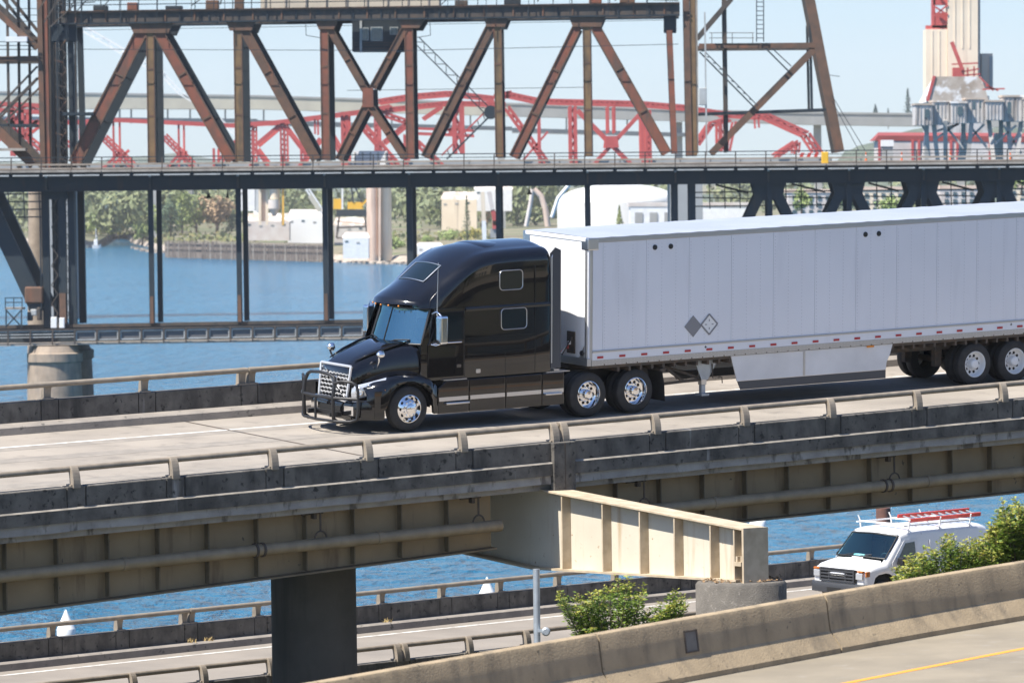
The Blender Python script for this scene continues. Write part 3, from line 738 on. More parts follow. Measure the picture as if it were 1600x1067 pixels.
# ---- upper deck: fascia girder, brackets, pale walkway edge, railing, kerb barrier
def gy(px, k): return {'top': 273 - .0090 * px, 'bot': 299.5 - .0115 * px}[k]
PX0, PX1 = -260, 1900
xs = [-260, -120, 74, 236, 373, 508, 640, 779, 918, 1055, 1200, 1326, 1442, 1560, 1700, 1900]
for a, b in zip(xs[:-1], xs[1:]):
    for dep in (-1.2, TR_D + 1.2):
        p = [BPt(a, gy(a, 'bot'), dep), BPt(b, gy(b, 'bot'), dep), BPt(b, gy(b, 'top'), dep), BPt(a, gy(a, 'top'), dep)]
        MB().hexa(p + [q + BN * .35 for q in p]).build('deck_girder', M['steel_dark'], brg)
    for yk, ww in (('bot', 2.2), ('top', 2.4)):
        member('girder_flange', (a, gy(a, yk)), (b, gy(b, yk)), ww, 'steel_dark', -1.2, .7)
    # curved knee at each hanger
    member('girder_stiffener', (b, gy(b, 'top') + 1), (b + .3, gy(b, 'bot') - 1), 3.0, 'pale_steel' if b in () else 'steel_mid', -1.30, .25)
    bquad('stiffener_cap', b - 1.8, gy(b, 'top') - 4, b + 1.8, gy(b, 'top') + 6, -1.5, .2, 'pale_steel')
p = [BPt(PX0, gy(PX0, 'top') - 1, -2.7), BPt(PX1, gy(PX1, 'top') - 1, -2.7), BPt(PX1, gy(PX1, 'top') - 1, TR_D + 1), BPt(PX0, gy(PX0, 'top') - 1, TR_D + 1)]
MB().hexa(p + [q + V3((0, 0, .4)) for q in p]).build('upper_deck', M['steel_mid'], brg)
nseg = 46
for i in range(nseg):
    a = PX0 + (PX1 - PX0) * i / nseg; b = PX0 + (PX1 - PX0) * (i + 1) / nseg
    sy = lambda x: gy(x, 'top') - 4.2
    # walkway plank edge: pale, with a dark drip bracket below
    member('walkway_edge', (a + .5, sy(a)), (b - .5, sy(b)), 3.4, 'deck_pale', -2.9, .35)
    member('walkway_gutter', (a + 3, sy(a) + 6.5), (b - 3, sy(b) + 6.5), 2.2, 'pale_steel', -2.95, .2)
    member('walkway_bracket', (a, sy(a) + 1), (a, sy(a) + 8), 2.0, 'steel_dark', -2.2, 1.2)
    ry = lambda x: gy(x, 'top') - 5.5
    member('railing_post', (a, ry(a)), (a, ry(a) - 20), 1.8, 'steel_mid', -2.5, .12)
    member('railing_bar', (a, ry(a) - 20), (b, ry(b) - 20), 1.5, 'steel_dark', -2.5, .1)
    member('railing_bar', (a, ry(a) - 14.5), (b, ry(b) - 14.5), 1.1, 'steel_dark', -2.5, .08)
    member('guard_rail', (a, ry(a) - 9), (b, ry(b) - 9), 3.0, 'deck_pale', -1.6, .15)
    member('guard_rail', (a, ry(a) - 3.0), (b, ry(b) - 3.0), 2.4, 'deck_pale', -1.6, .15)
    member('guard_post', (a + 8, ry(a)), (a + 8, ry(a) - 11), 2.0, 'pale_steel', -1.5, .15)

# ---- lower deck hangers and lower railway deck with its panelled walkway
low = lambda px: 509 - .0165 * px
for x in (236, 373, 508, 640, 779, 918):
    for dep in (0, TR_D):
        ya, yb = gy(x, 'bot') - 1, low(x) + 2
        member('lower_hanger', (x - 1.0, ya), (x + .0148 * (yb - ya) - 1, yb), 8.0 if x != 640 else 9.5, 'steel_dark', dep, .5)  # dark tone holds the upper deck's shade on the hangers
        if dep == 0 and x < 600:
            member('hanger_sleeve', (x + 1.2, low(x) - 42), (x + 2.0, low(x)), 5.5, 'rust_brown', -.3, .1)
for x0, x1 in ((-260, 74), (74, 236), (236, 373), (373, 508), (508, 640), (640, 779), (779, 918), (918, 1080)):
    for dep in (0.2, TR_D):
        p = [BPt(x0, low(x0) + 29, dep), BPt(x1, low(x1) + 29, dep), BPt(x1, low(x1) + 5, dep), BPt(x0, low(x0) + 5, dep)]
        MB().hexa(p + [q + BN * .5 for q in p]).build('lower_girder', M['steel_dark'], brg)
    member('lower_kerb', (x0, low(x0) + 2), (x1, low(x1) + 2), 5, 'steel_mid', .5, .8)
p = [BPt(-260, low(-260) + 24, .6), BPt(1080, low(1080) + 24, .6), BPt(1080, low(1080) + 24, TR_D), BPt(-260, low(-260) + 24, TR_D)]
MB().hexa(p + [q + V3((0, 0, .5)) for q in p]).build('lower_deck', M['steel_dark'], brg)
p = [BPt(-260, low(-260) + 31, -2.2), BPt(1080, low(1080) + 31, -2.2), BPt(1080, low(1080) + 31, .2), BPt(-260, low(-260) + 31, .2)]
MB().hexa(p + [q + V3((0, 0, .25)) for q in p]).build('river_walk', M['deck_pale'], brg)
M['mesh_panel'] = mat('grey_mesh_panel', (0.10, 0.10, 0.105), 0.7)
i = 0
x = -260.0
while x < 1070:
    x1 = x + 34.6; ly = lambda q: low(q)
    if x > 108:
        bquad('mesh_panel', x + 3.5, low(x) + 11, x1 - 3.5, low(x) + 23, -2.30, .05, 'mesh_panel')
        member('panel_frame', (x + 2.5, low(x) + 10), (x1 - 2.5, low(x1) + 10), 1.8, 'pale_steel', -2.4, .08)
        member('panel_frame', (x + 2.5, low(x) + 23), (x1 - 2.5, low(x1) + 23), 1.8, 'pale_steel', -2.4, .08)
        for q in (x + 2.6, x1 - 2.6): member('panel_frame', (q, low(x) + 10), (q, low(x) + 23), 1.5, 'pale_steel', -2.4, .08)
    else:
        for dy in (9, 13.5, 18):
            member('railing_bar', (x, low(x) + dy), (x1, low(x1) + dy), 1.4, 'pale_steel', -2.4, .08)
    member('railing_post', (x, low(x) + 6), (x, low(x) + 30), 2.2, 'steel_mid', -2.5, .12)
    member('railing_bar', (x, low(x) + 6.5), (x1, low(x1) + 6.5), 1.8, 'steel_mid', -2.5, .1)
    x = x1

# ---- towers
def tower_leg(x_top, x_bot, y0, y1, w, m, dep, thick=.9, lat=False):
    if not lat: return member('tower_leg', (x_top, y0), (x_bot, y1), w, m, dep, thick)
    for k in (-1, 1): member('tower_leg', (x_top + k * w * .42, y0), (x_bot + k * w * .42, y1), w * .2, m, dep, thick)
    n = int((y1 - y0) / (w * 1.1))
    for i in range(n):
        ya, yb = y0 + (y1 - y0) * i / n, y0 + (y1 - y0) * (i + 1) / n
        xa, xb = x_top + (x_bot - x_top) * i / n, x_top + (x_bot - x_top) * (i + 1) / n
        s = 1 if i % 2 else -1
        member('lacing_bar', (xa - s * w * .4, ya), (xb + s * w * .4, yb), w * .12, m, dep - thick * .45, .08)
for dep in (0.3, TR_D + .3):
    nr = dep < 1
    tower_leg(60, 67, -70, 262, 8, 'rust_brown' if nr else 'steel_mid', dep)
    tower_leg(68.5, 75, -70, 262, 7, 'rust_red' if nr else 'steel_mid', dep + .15)
    tower_leg(79, 83, -70, 262, 5, 'steel_mid', dep + .5)
    tower_leg(94, 98, -70, 262, 10, 'steel_mid', dep + 1.2, .8, True)
    tower_leg(70, 74, 298, 512, 11, 'steel_dark', dep)
    tower_leg(96, 99, 298, 512, 12, 'steel_dark', dep)
    tower_leg(85, 87, 300, 512, 8, 'steel_dark', dep + 1.5, .5, True)
    # lift span end post
    tower_leg(108, 114, 36, 262, 9, 'steel_dark', dep + .6)
    tower_leg(110, 114, 298, 509, 10.5, 'steel_dark', dep + .3)
    # right tower
    tower_leg(1071, 1077, -70, 244, 9, 'rust_brown' if nr else 'steel_mid', dep)
    tower_leg(1081, 1086, -70, 244, 7, 'rust_ochre' if nr else 'steel_mid', dep + .1)
    tower_leg(1088, 1090, -70, 240, 3, 'deck_pale' if nr else 'steel_mid', dep - .2, .2)
    tower_leg(1054, 1056, 286, 520, 10, 'steel_dark', dep)
    tower_leg(1081, 1083, 286, 520, 11, 'steel_dark', dep)
member('counterweight_guide', (87, -60), (91, 258), 3, 'steel_dark', .2, .3)
for i in range(15):
    y = -20 + 19 * i
    member('ladder_rung', (84 + i * .2, y), (97 + i * .2, y + 4), 1.6, 'steel_mid' if i % 3 else 'rust_brown', .1, .15)
bquad('sheave_bracket', 80, 38, 119, 66, .0, 1.0, 'steel_dark', bevel=.1)
bquad('sheave_bracket', 1037, 20, 1057, 52, .0, 1.0, 'steel_dark', bevel=.1)
bquad('tower_gusset', 68, 262, 106, 312, -.2, .5, 'steel_dark')
bquad('end_platform', 100, 176, 148, 181, -1.5, 3.0, 'steel_dark')
member('lower_sleeve', (98, 458), (99, 505), 10, 'rust_brown', -.2, .3)
bquad('control_box', 82, 495, 91, 512, -1.6, .6, 'white_paint', bevel=.05)
bquad('control_box', 95, 496, 103, 512, -1.6, .6, 'white_paint', bevel=.05)
# left of the left tower: leaning back legs and bracing
for dep in (0.3, TR_D + .3):
    mm = 'rust_brown' if dep < 1 else 'steel_mid'
    member('back_leg', (-60, -30), (58, 76), 9, mm, dep, .6)
    member('back_leg', (-20, -30), (58, 66), 5, 'steel_mid', dep + .8, .4)
    member('tower_brace', (-260, 96), (58, 92), 8.5, mm, dep, .6)
    member('tower_brace', (-40, 206), (58, 104), 3, 'steel_mid', dep, .3)
    member('tower_brace', (-40, 218), (58, 122), 3, 'steel_mid', dep, .3)
    member('tower_post', (10, -40), (14, 232), 4, 'steel_mid', dep, .3)
    member('tower_post', (26, -40), (29, 238), 4, 'steel_mid', dep + 1, .3)
    member('tower_brace', (-60, 150), (52, 258), 15, mm, dep, .6)
    member('tower_brace', (-260, 196), (58, 196), 4, 'steel_dark', dep, .3)
    member('back_leg', (-60, 228), (60, 484), 25, 'steel_dark', dep, 1.0)
for y in (66, 72, 78): member('platform_rail', (-40, y), (56, y), 1.2, 'steel_dark', -.6, .08)
bquad('platform', 11, 58, 44, 66, -1.2, 1.5, 'white_paint')
bquad('stair_landing', -60, 232, 42, 236, -1.5, 2.0, 'deck_pale')
for y in (14, 24, 34): member('platform_rail', (20, y), (58, y), 1.0, 'steel_dark', .2, .08)
for k in range(4): member('catwalk_bar', (-40, 304 + k * 12), (66, 303 + k * 12), 2.0, 'steel_dark', -.8, .1)
for xx in (14, 38, 62): member('catwalk_post', (xx, 300), (xx + 2, 342), 1.6, 'steel_dark', -.8, .1)
member('catwalk_post', (64, 340), (66, 500), 2.0, 'steel_dark', -.8, .1)
# shoe at the foot of the leaning leg
bquad('bearing_shoe', 40, 448, 68, 474, -.9, 1.6, 'rust_brown', bevel=.15)
bquad('bearing_shoe', 45, 470, 66, 486, -.7, 1.4, 'steel_dark', bevel=.2)
for x, y, w, h, mm in ((54, 488, 10, 10, 'pale_steel'), (48, 494, 8, 14, 'steel_dark'), (62, 490, 6, 20, 'steel_mid')):
    bquad('bearing_casting', x - w / 2, y - h / 2, x + w / 2, y + h / 2, -1.0, .9, mm, bevel=.1)
pf = bquad('maintenance_platform', 10, 480, 38, 483, -1.5, 2.2, 'deck_pale')
for x in (11, 24, 37):
    member('railing_post', (x, 464), (x, 481), 1.4, 'steel_dark', -1.5, .08, pf)
for y in (465, 472): member('railing_bar', (10, y), (38, y), 1.4, 'steel_dark', -1.5, .08, pf)
for a, b in (((12, 483), (12, 512)), ((36, 483), (36, 512)), ((12, 484), (36, 510)), ((36, 484), (12, 510))): member('platform_leg', a, b, 2.0, 'steel_dark', -1.4, .15, pf)

# wire ropes, ladders and lacing crowding the left tower
for x, w in ((88, 1.2), (91, .9), (103, 1.2), (106, .9), (119, .8)): member('wire_rope', (x, -40), (x + 4, 250), w, 'steel_dark', -.6, .06)
for i in range(16):
    y = 62 + 12 * i; s = 1 if i % 2 else -1
    member('lacing_bar', (99 - s * 5, y), (100 + s * 5, y + 12), 1.6, 'rust_brown' if i % 4 == 0 else 'steel_mid', -.3, .1)
for i in range(13):
    y = 310 + 15 * i; s = 1 if i % 2 else -1
    member('lacing_bar', (86 - s * 5, y), (86 + s * 5, y + 15), 1.4, 'steel_mid', -.3, .1)
for a, b, w in (((70, 36), (98, -8), 2.2), ((78, 44), (118, 8), 2.0), ((60, 20), (84, -20), 2.5), ((84, 8), (150, 4), 1.4), ((118, 22), (150, -14), 1.6), ((160, 14), (182, -10), 1.4), ((300, 10), (330, -12), 1.4), ((345, 8), (352, -20), 2.0), ((690, 8), (716, -16), 1.4), ((840, 4), (850, -24), 1.8), ((960, 2), (1000, -20), 1.4), ((1008, 0), (1060, 2), 1.6)):
    member('pipe_run', a, b, w, 'steel_mid', -.8, .12)
for x in (128, 190, 246, 300, 352, 700, 760, 826, 890, 950, 1010): member('cable_drop', (x, chord_y(x) - 40), (x + .5, chord_y(x) + 14), .9, 'steel_dark', -1.0, .05)
for x in (478, 672): 
    member('hanging_conduit', (x, chord_y(x) + 8), (x + 1, 56), 1.0, 'steel_dark', -.7, .06); member('hanging_conduit', (x + 1, 56), (x + (24 if x < 500 else -24), 60), 1.0, 'steel_dark', -.7, .06)
member('hand_rail_wire', (118, 44), (1046, 28), .7, 'steel_dark', 9.0, .05)
# right of the right tower
for dep in (0.3, TR_D + .3):
    mm = 'rust_brown' if dep < 1 else 'steel_mid'
    member('back_leg', (1258, -40), (1312, 238), 15, mm, dep, .8)
    member('tower_brace', (1092, 72.5), (1280, 71), 8, mm, dep, .6)
    member('tower_brace', (1276, 74), (1112, 240), 10, mm, dep, .5)
    member('tower_brace', (1146, -6), (1091, 58), 7, 'steel_mid', dep, .5)
    member('tower_post', (1132, -40), (1136, 238), 5, 'steel_mid', dep + .5, .4)
    member('tower_brace', (1092, 178), (1298, 171), 3.6, 'steel_dark', dep, .4)
    member('tower_post', (1266, 36), (1269, 172), 4, 'steel_dark', dep + .5, .3)
for a, b, w in (((1093, 82), (1180, 170), 2.2), ((1098, 78), (1184, 166), 1.6), ((1196, 76), (1232, 112), 2.2), ((1206, 76), (1236, 104), 1.6), ((1180, 168), (1232, 112), 1.0)):
    member('stair_stringer', a, b, w, 'steel_dark', -.5, .15)
for k in range(9): member('stair_tread', (1095 + k * 9.4, 80 + k * 9.4), (1099 + k * 9.4, 81 + k * 9.4), 1.4, 'steel_dark', -.5, .4)
for x in (1182, 1193): member('ladder_rail', (x, -40), (x, 66), 1.5, 'steel_dark', -.4, .1)
for k in range(15): member('ladder_rung', (1182, -38 + k * 7), (1193, -38 + k * 7), 1.2, 'steel_dark', -.4, .1)
for x in (1112, 1144, 1176): member('railing_post', (x, 52), (x, 69), 1.0, 'steel_mid', -.4, .06)
for y in (52, 60): member('railing_bar', (1108, y), (1178, y), 1.0, 'steel_mid', -.4, .06)
member('signal_mast', (1101, 20), (1104, 244), 2.5, 'pale_steel', -1.2, .15)
bquad('signal_box', 1092, 138, 1104, 165, -1.4, .6, 'pale_steel', bevel=.05)
for a, b in (((1300, 150), (1352, 236)), ((1300, 158), (1342, 236)), ((1312, 120), (1296, 118))): member('stay_cable', a, b, 1.0, 'steel_dark', -.2, .06)
member('power_line', (110, 78), (640, 80), .9, 'steel_dark', -1.5, .05)
member('power_line', (640, 80), (1060, 70), .9, 'steel_dark', -1.5, .05)
member('power_line', (540, 141), (920, 136), .8, 'steel_dark', 3, .05)

# ---- right approach: deck truss with wide knee plates
for x in (1202, 1326, 1442, 1560, 1676):
    y0 = gy(x, 'bot') - 2
    for dep in (-.6, TR_D + .6):
        poly = [(x - 28, y0), (x + 26, y0), (x + 20, y0 + 26), (x + 6, y0 + 30), (x, y0 + 26), (x - 5, y0 + 30), (x - 20, y0 + 28)]
        pts = [BPt(px, py, dep) for px, py in poly]; n = len(pts)
        MB().add(pts + [q + BN * .45 for q in pts], [tuple(range(n)), tuple(reversed(range(n, 2 * n)))] + [(i, (i + 1) % n, n + (i + 1) % n, n + i) for i in range(n)]).build('knee_plate', M['steel_dark'], brg)
        member('deck_truss_diagonal', (x - 14, y0 + 20), (x - 60, y0 + 118), 15, 'steel_dark', dep + .2, .5)
        member('deck_truss_diagonal', (x + 13, y0 + 20), (x + 62, y0 + 118), 15, 'steel_dark', dep + .2, .5)
        member('deck_truss_post', (x, y0), (x + 2, y0 + 118), 8, 'steel_dark', dep - .1, .4)
for a, b in ((1085, 1205), (1205, 1326), (1326, 1442), (1442, 1560), (1560, 1676), (1676, 1900)):
    member('deck_truss_chord', (a, gy(a, 'bot') + 116), (b, gy(b, 'bot') + 116), 12, 'steel_dark', 0, .6)
    for k, dy in enumerate((14, 22, 36)):
        member('catwalk_bar', (a, gy(a, 'bot') + dy), (b, gy(b, 'bot') + dy + (4 if k == 1 else 0)), 1.8, 'steel_dark', 3 + k, .1)
    for k in range(1, 5):
        xx = a + (b - a) * k / 5
        member('catwalk_post', (xx, gy(xx, 'bot')), (xx + 1, gy(xx, 'bot') + 40), 1.6, 'steel_dark', 3.2 + k * .5, .1)
    member('sway_diagonal', (a + 34, gy(a, 'bot') + 2), (b - 34, gy(b, 'bot') + 16), 3.2, 'steel_dark', 5, .2)

# ---- hanging lamps under the upper deck
M['lamp_black'] = mat('black_lamp_metal', (0.012, 0.012, 0.012), 0.6)
for x in (321, 351, 826):
    c = BPt(x, gy(x, 'bot') + 12, 4)
    lp_ = thing('hanging_lamp', c, {321: 'black cone lamp hanging under the upper deck above the brown tree', 351: 'small black lamp hanging under the upper deck right of the cone lamp', 826: 'black cone lamp hanging under the upper deck just above the lorry trailer'}[x], 'lamp')
    r = .32 if x != 351 else .18
    MB().lathe(c, (0, 0, 1), [(-.15, r), (.1, r * .45), (.3, .1)], 14).build('shade', M['lamp_black'], lp_, smooth=50)
    MB().tube([c + V3((0, 0, .25)), c + V3((0, 0, 12 / BS + .35))], .04, 6).build('rod', M['lamp_black'], lp_)

# ---- piers of the lift bridge
def pier(px0, px1, ytop, label, dep=0.0, water=True):
    a, b = BPt(px0, ytop, 0), BPt(px1, ytop, 0); r = (b - a).length / 2; c = (a + b) / 2 + BN * dep
    root = thing('bridge_pier', V3((c.x, c.y, -2)), label, 'pier')
    MB().lathe(V3((c.x, c.y, -2)), (0, 0, 1), [(0, r * 1.1), (c.z + 2 - 26 / BS, r * .97)], 40).build('shaft', M['conc_pier'], root, smooth=50)
    MB().lathe(V3((c.x, c.y, c.z - 26 / BS)), (0, 0, 1), [(0, r * 1.0), (.1, r * 1.05), (.9, r * 1.05), (1.0, r * .98)], 40).build('collar', M['conc_pier'], root, smooth=40)
    MB().lathe(V3((c.x, c.y, c.z - 26 / BS + 1.0)), (0, 0, 1), [(0, r * .95), (26 / BS - 1.0, r * .82)], 40).build('cap', M['conc_pier'], root, smooth=40)
    return root
pier(45, 128, 540, 'round concrete pier carrying the left tower of the lift bridge', -0.6)
pier(45, 128, 540, 'far round concrete pier behind the left tower pier of the lift bridge', 11.0)
pier(1040, 1122, 530, 'round concrete pier of the right tower, hidden behind the lorry', 2.6)
pa, pb_ = BPt(6, 296, 22), BPt(38, 296, 22); rr = (pb_ - pa).length / 2; cc_ = (pa + pb_) / 2
tag(MB().lathe(V3((cc_.x, cc_.y, -2)), (0, 0, 1), [(0, rr * 1.45), (8, rr * 1.3), (cc_.z + 2, rr * .9)], 32).build('approach_pier', M['conc_pier'], smooth=50), 'tall tapering concrete approach pier behind the leaning bridge leg at far left', 'pier')

# ---- things standing on the upper deck
def deck_box(name, x0, x1, y0, y1, m, label, cat, d=2.0, dep=1.0):
    p = [BPt(x0, y1, dep), BPt(x1, y1, dep), BPt(x1, y0, dep), BPt(x0, y0, dep)]
    return tag(MB().hexa(p + [q + BN * d for q in p]).build(name, M[m], bevel=.06), label, cat)
root = thing('storage_container', BPt(577, 262, 2), 'pale container with upright ribs on the upper deck below the cabin', 'container')
bq = lambda nm, x0, y0, x1, y1, dep, d, m, par: MB().hexa([q for k in (0, d) for q in (BPt(x0, y1, dep + k), BPt(x1, y1, dep + k), BPt(x1, y0, dep + k), BPt(x0, y0, dep + k))]).build(nm, M[m], par)
bq('body', 551, 236, 604, 262, 1.0, 2.4, 'white_paint', root)
for k in range(5): bq('rib', 553 + k * 12, 238, 555 + k * 12, 261, .93, .06, 'pale_steel', root)
root = thing('utility_cabinet', BPt(1387, 252, 2), 'white utility cabinet with a domed top on the upper deck', 'cabinet')
bq('body', 1379, 228, 1396, 252, 1.0, 1.2, 'pale_steel', root); bq('hood', 1377.5, 219, 1397, 229, .9, 1.4, 'white_paint', root)
root = thing('barricade', BPt(1262, 250, 1), 'red and white striped barricade on the upper deck beside the yellow panel', 'barricade')
M['sign_red'] = mat('sign_red', (0.55, 0.05, 0.03), 0.5)
for k in range(7):
    x = 1243 + k * 5.6
    p = [BPt(x, 247, .8), BPt(x + 5.6, 247, .8), BPt(x + 9.0, 239, .8), BPt(x + 3.4, 239, .8)]
    MB().hexa(p + [q + BN * .1 for q in p]).build('stripe', M['sign_red' if k % 2 else 'white_paint'], root)
for x in (1247, 1280): bq('leg', x, 240, x + 1.5, 253, .95, .1, 'pale_steel', root)
deck_box('warning_panel', 1282, 1293, 238, 256, 'yellow_paint', 'plain yellow upright panel on the upper deck railing', 'panel', .15, -2.9)
for x, lab in ((1354, 'orange marker post on the upper deck left of the utility cabinet'), (1410, 'orange marker post on the upper deck just right of the utility cabinet'),
               (1486, 'orange marker post on the upper deck below the grey gallery house'), (1580, 'orange marker post on the upper deck at the right edge')):
    b_ = BPt(x, 252, 1.2); root = thing('marker_post', b_, lab, 'marker', 'orange marker posts on the upper deck')
    MB().lathe(b_, (0, 0, 1), [(0, .16), (.1, .16), (.12, .1), (.9, .06)], 10).build('post', M['orange'], root)
    MB().lathe(b_, (0, 0, 1), [(.5, .095), (.62, .09)], 10).build('band', M['white_paint'], root)
# ================================================================== far side: red bridge, viaduct, cranes
WN = V3((0, 0, 1))
def on_water(px, py, z=0.0):
    d = CM @ V3(((px - 800) / FPX, (533.5 - py) / FPX, -1)); return EYE + d * ((z - EYE.z) / d.z)
YAX = V3((0, 1, 0))
M['red_steel'] = mat('red_bridge_paint', (0.50, 0.09, 0.08), 0.55, col2=(0.40, 0.068, 0.06), scale=0.4, streak=(0.30, 0.06, 0.05), sscale=.6, slo=.6, shi=.8)
M['viaduct'] = mat('pale_viaduct_concrete', (0.50, 0.47, 0.38), 0.8, col2=(0.43, 0.40, 0.33), scale=0.15)
M['viaduct_grey'] = mat('grey_viaduct_concrete', (0.34, 0.34, 0.33), 0.8, col2=(0.28, 0.28, 0.27), scale=0.15)
YR = 1050.0
red = thing('red_truss_bridge', at(600, 420, YR), 'long red steel truss bridge seen through and behind the rusty lift bridge', 'bridge')
def rm(name, a, b, w, m='red_steel', dep=0.0, thick=1.6, Y=YR, par=None):
    if par is None and w >= 6 and name in ('post', 'diagonal', 'portal_member'):      # laced member: two chords and zigzag bars
        L = math.hypot(b[0] - a[0], b[1] - a[1]); nx, ny = -(b[1] - a[1]) / L, (b[0] - a[0]) / L; o_ = None
        for k in (-1, 1):
            o = k * w * .36
            q = MB().beam(at(a[0] + nx * o, a[1] + ny * o, Y) + YAX * dep, at(b[0] + nx * o, b[1] + ny * o, Y) + YAX * dep, w * .42 * Y / FPX, thick, YAX).build(name, M[m], red if o_ is None else o_)
            o_ = o_ or q
        n = max(2, int(L / w / 1.1))
        lc = MB()
        for i in range(n):
            t0, t1 = i / n, (i + 1) / n; s = .33 * w * (1 if i % 2 else -1)
            lc = MB().beam(at(a[0] + (b[0] - a[0]) * t0 + nx * s, a[1] + (b[1] - a[1]) * t0 + ny * s, Y) + YAX * dep, at(a[0] + (b[0] - a[0]) * t1 - nx * s, a[1] + (b[1] - a[1]) * t1 - ny * s, Y) + YAX * dep, w * .24 * Y / FPX, thick * .4, YAX)
            lc.build('lacing_bar', M[m], o_)
        return o_
    if par is None: w *= .95
    return MB().beam(at(*a, Y) + YAX * dep, at(*b, Y) + YAX * dep, w * Y / FPX, thick, YAX).build(name, M[m], par or red)
chord = [(-200, 186), (0, 192), (60, 191), (118, 191), (174, 187), (279, 192), (360, 196), (434, 191), (498, 183), (569, 174), (610, 166)]
for dep in (0, 17):
    for a, b in zip(chord[:-1], chord[1:]): rm('chord', a, b, 6, dep=dep)
    for a, b, w in (((-60, 164), (62, 170), 14), ((26, 172), (28, 244), 20), ((30, 212), (62, 238), 8), ((60, 188), (38, 206), 5), ((-40, 240), (20, 182), 8)): rm('portal_member', a, b, w, dep=dep)
    for x, y0, y1, w in ((125, 192, 240, 4), (177, 188, 262, 3.2), (279, 193, 262, 3.2), (334, 232, 262, 4), (392, 195, 262, 6), (441, 190, 262, 7), (470, 186, 262, 4), (538, 180, 262, 10), (492, 186, 210, 3), (588, 176, 240, 7), (634, 210, 258, 7), (715, 162, 240, 16), (842, 160, 255, 5), (895, 166, 258, 11), (950, 166, 208, 3.4), (960, 166, 208, 3.4), (1013, 172, 256, 8), (1003, 172, 256, 4), (1128, 186, 236, 10)):
        rm('post', (x, y0), (x + .0148 * (y1 - y0), y1), w, dep=dep, thick=1.0)
    for a, b, w in (((155, 212), (212, 268), 6), ((192, 234), (158, 266), 4.5), ((60, 196), (118, 236), 4), ((250, 210), (306, 266), 6), ((284, 236), (262, 262), 4.5), ((372, 216), (340, 252), 5), ((436, 196), (398, 228), 5.5), ((398, 232), (424, 266), 5), ((444, 198), (476, 240), 5), ((500, 216), (466, 262), 5), ((505, 192), (545, 262), 7), ((565, 196), (622, 262), 10), ((598, 178), (646, 194), 8),
                    ((640, 190), (598, 224), 6), ((560, 180), (600, 172), 7), ((600, 172), (700, 161), 6), ((700, 161), (790, 163), 6), ((590, 159), (640, 151), 7), ((640, 151), (700, 146), 7), ((700, 146), (772, 154), 7), ((772, 152), (800, 146), 8), ((640, 200), (740, 204), 3), ((640, 208), (740, 212), 4),
                    ((690, 166), (660, 186), 5), ((722, 196), (700, 206), 6), ((650, 222), (690, 260), 9), ((792, 168), (854, 254), 9), ((856, 206), (818, 250), 3.5), ((790, 147), (842, 158), 8), ((842, 158), (1000, 162), 7), ((1000, 162), (1072, 168), 7), ((1072, 168), (1128, 177), 6), ((903, 172), (992, 262), 5.5), ((1003, 176), (924, 262), 5.5),
                    ((1090, 226), (1112, 194), 8), ((1112, 194), (1142, 186), 8), ((1128, 178), (1200, 182), 8), ((1200, 182), (1262, 210), 9), ((1262, 210), (1286, 246), 9), ((1214, 244), (1248, 222), 7), ((1248, 222), (1246, 240), 6), ((1150, 190), (1140, 236), 4), ((1185, 184), (1186, 200), 3)):
        rm('diagonal', a, b, w, dep=dep + .1, thick=1.1)
    p = [at(*q, YR) + YAX * dep for q in ((945, 231), (967, 231), (965, 213), (947, 213))]
    MB().hexa([q - YAX * .7 for q in p] + [q + YAX * .7 for q in p]).build('gusset_plate', M['red_steel'], red)
for k in range(16):
    x = 30 + 80 * k
    MB().beam(at(x, 262, YR), at(x, 262, YR) + YAX * 17, .8, .8, (0, 0, 1)).build('floor_beam', M['red_steel'], red)
p = [at(-250, 270, YR), at(1300, 256, YR)]
MB().hexa([p[0], p[1], p[1] + YAX * 18, p[0] + YAX * 18] + [q + V3((0, 0, 1.0)) for q in (p[0], p[1], p[1] + YAX * 18, p[0] + YAX * 18)]).build('road_deck', M['viaduct_grey'], red)
for x in (84, 1072):
    c = at(x, 270, YR) + YAX * 9
    MB().box(-3, 3, -9, 9, 0, c.z, lambda a, b, z: V3((c.x + a, c.y + b, z - 1))).build('pier', M['viaduct_grey'], red)

# high pale viaduct behind the red bridge
via = thing('high_viaduct', on_water(480, 400), 'pale concrete viaduct crossing high behind the red bridge', 'viaduct')
VY = 2300.0
vt = [(-250, 142, 24), (0, 146, 24), (400, 152, 19), (800, 164, 18), (1080, 174, 16), (1250, 178, 17), (1440, 180, 18), (1900, 184, 18)]
for (xa, ya, ta), (xb, yb, tb) in zip(vt[:-1], vt[1:]):
    Ya = VY + (xa - 400) * .02; Yb = VY + (xb - 400) * .02
    p = [at(xa, ya + ta, Ya), at(xb, yb + tb, Yb), at(xb, yb, Yb), at(xa, ya, Ya)]
    mm = 'viaduct' if xb <= 900 else 'viaduct_grey'
    MB().hexa(p + [q + YAX * 14 for q in p]).build('deck_beam', M[mm], via)
    p = [at(xa, ya, Ya) - YAX * .3, at(xb, yb, Yb) - YAX * .3, at(xb, yb - 3, Yb) - YAX * .3, at(xa, ya - 3, Ya) - YAX * .3]
    MB().hexa(p + [q + YAX * .6 for q in p]).build('side_rail', M['viaduct_grey'], via)
    p = [at(xa, ya + 44, Ya) + YAX * 2, at(xb, yb + 40, Yb) + YAX * 2, at(xb, yb + 34, Yb) + YAX * 2, at(xa, ya + 36, Ya) + YAX * 2]
    if xb <= 1100: MB().hexa(p + [q + YAX * 12 for q in p]).build('lower_deck', M['viaduct_grey'], via)
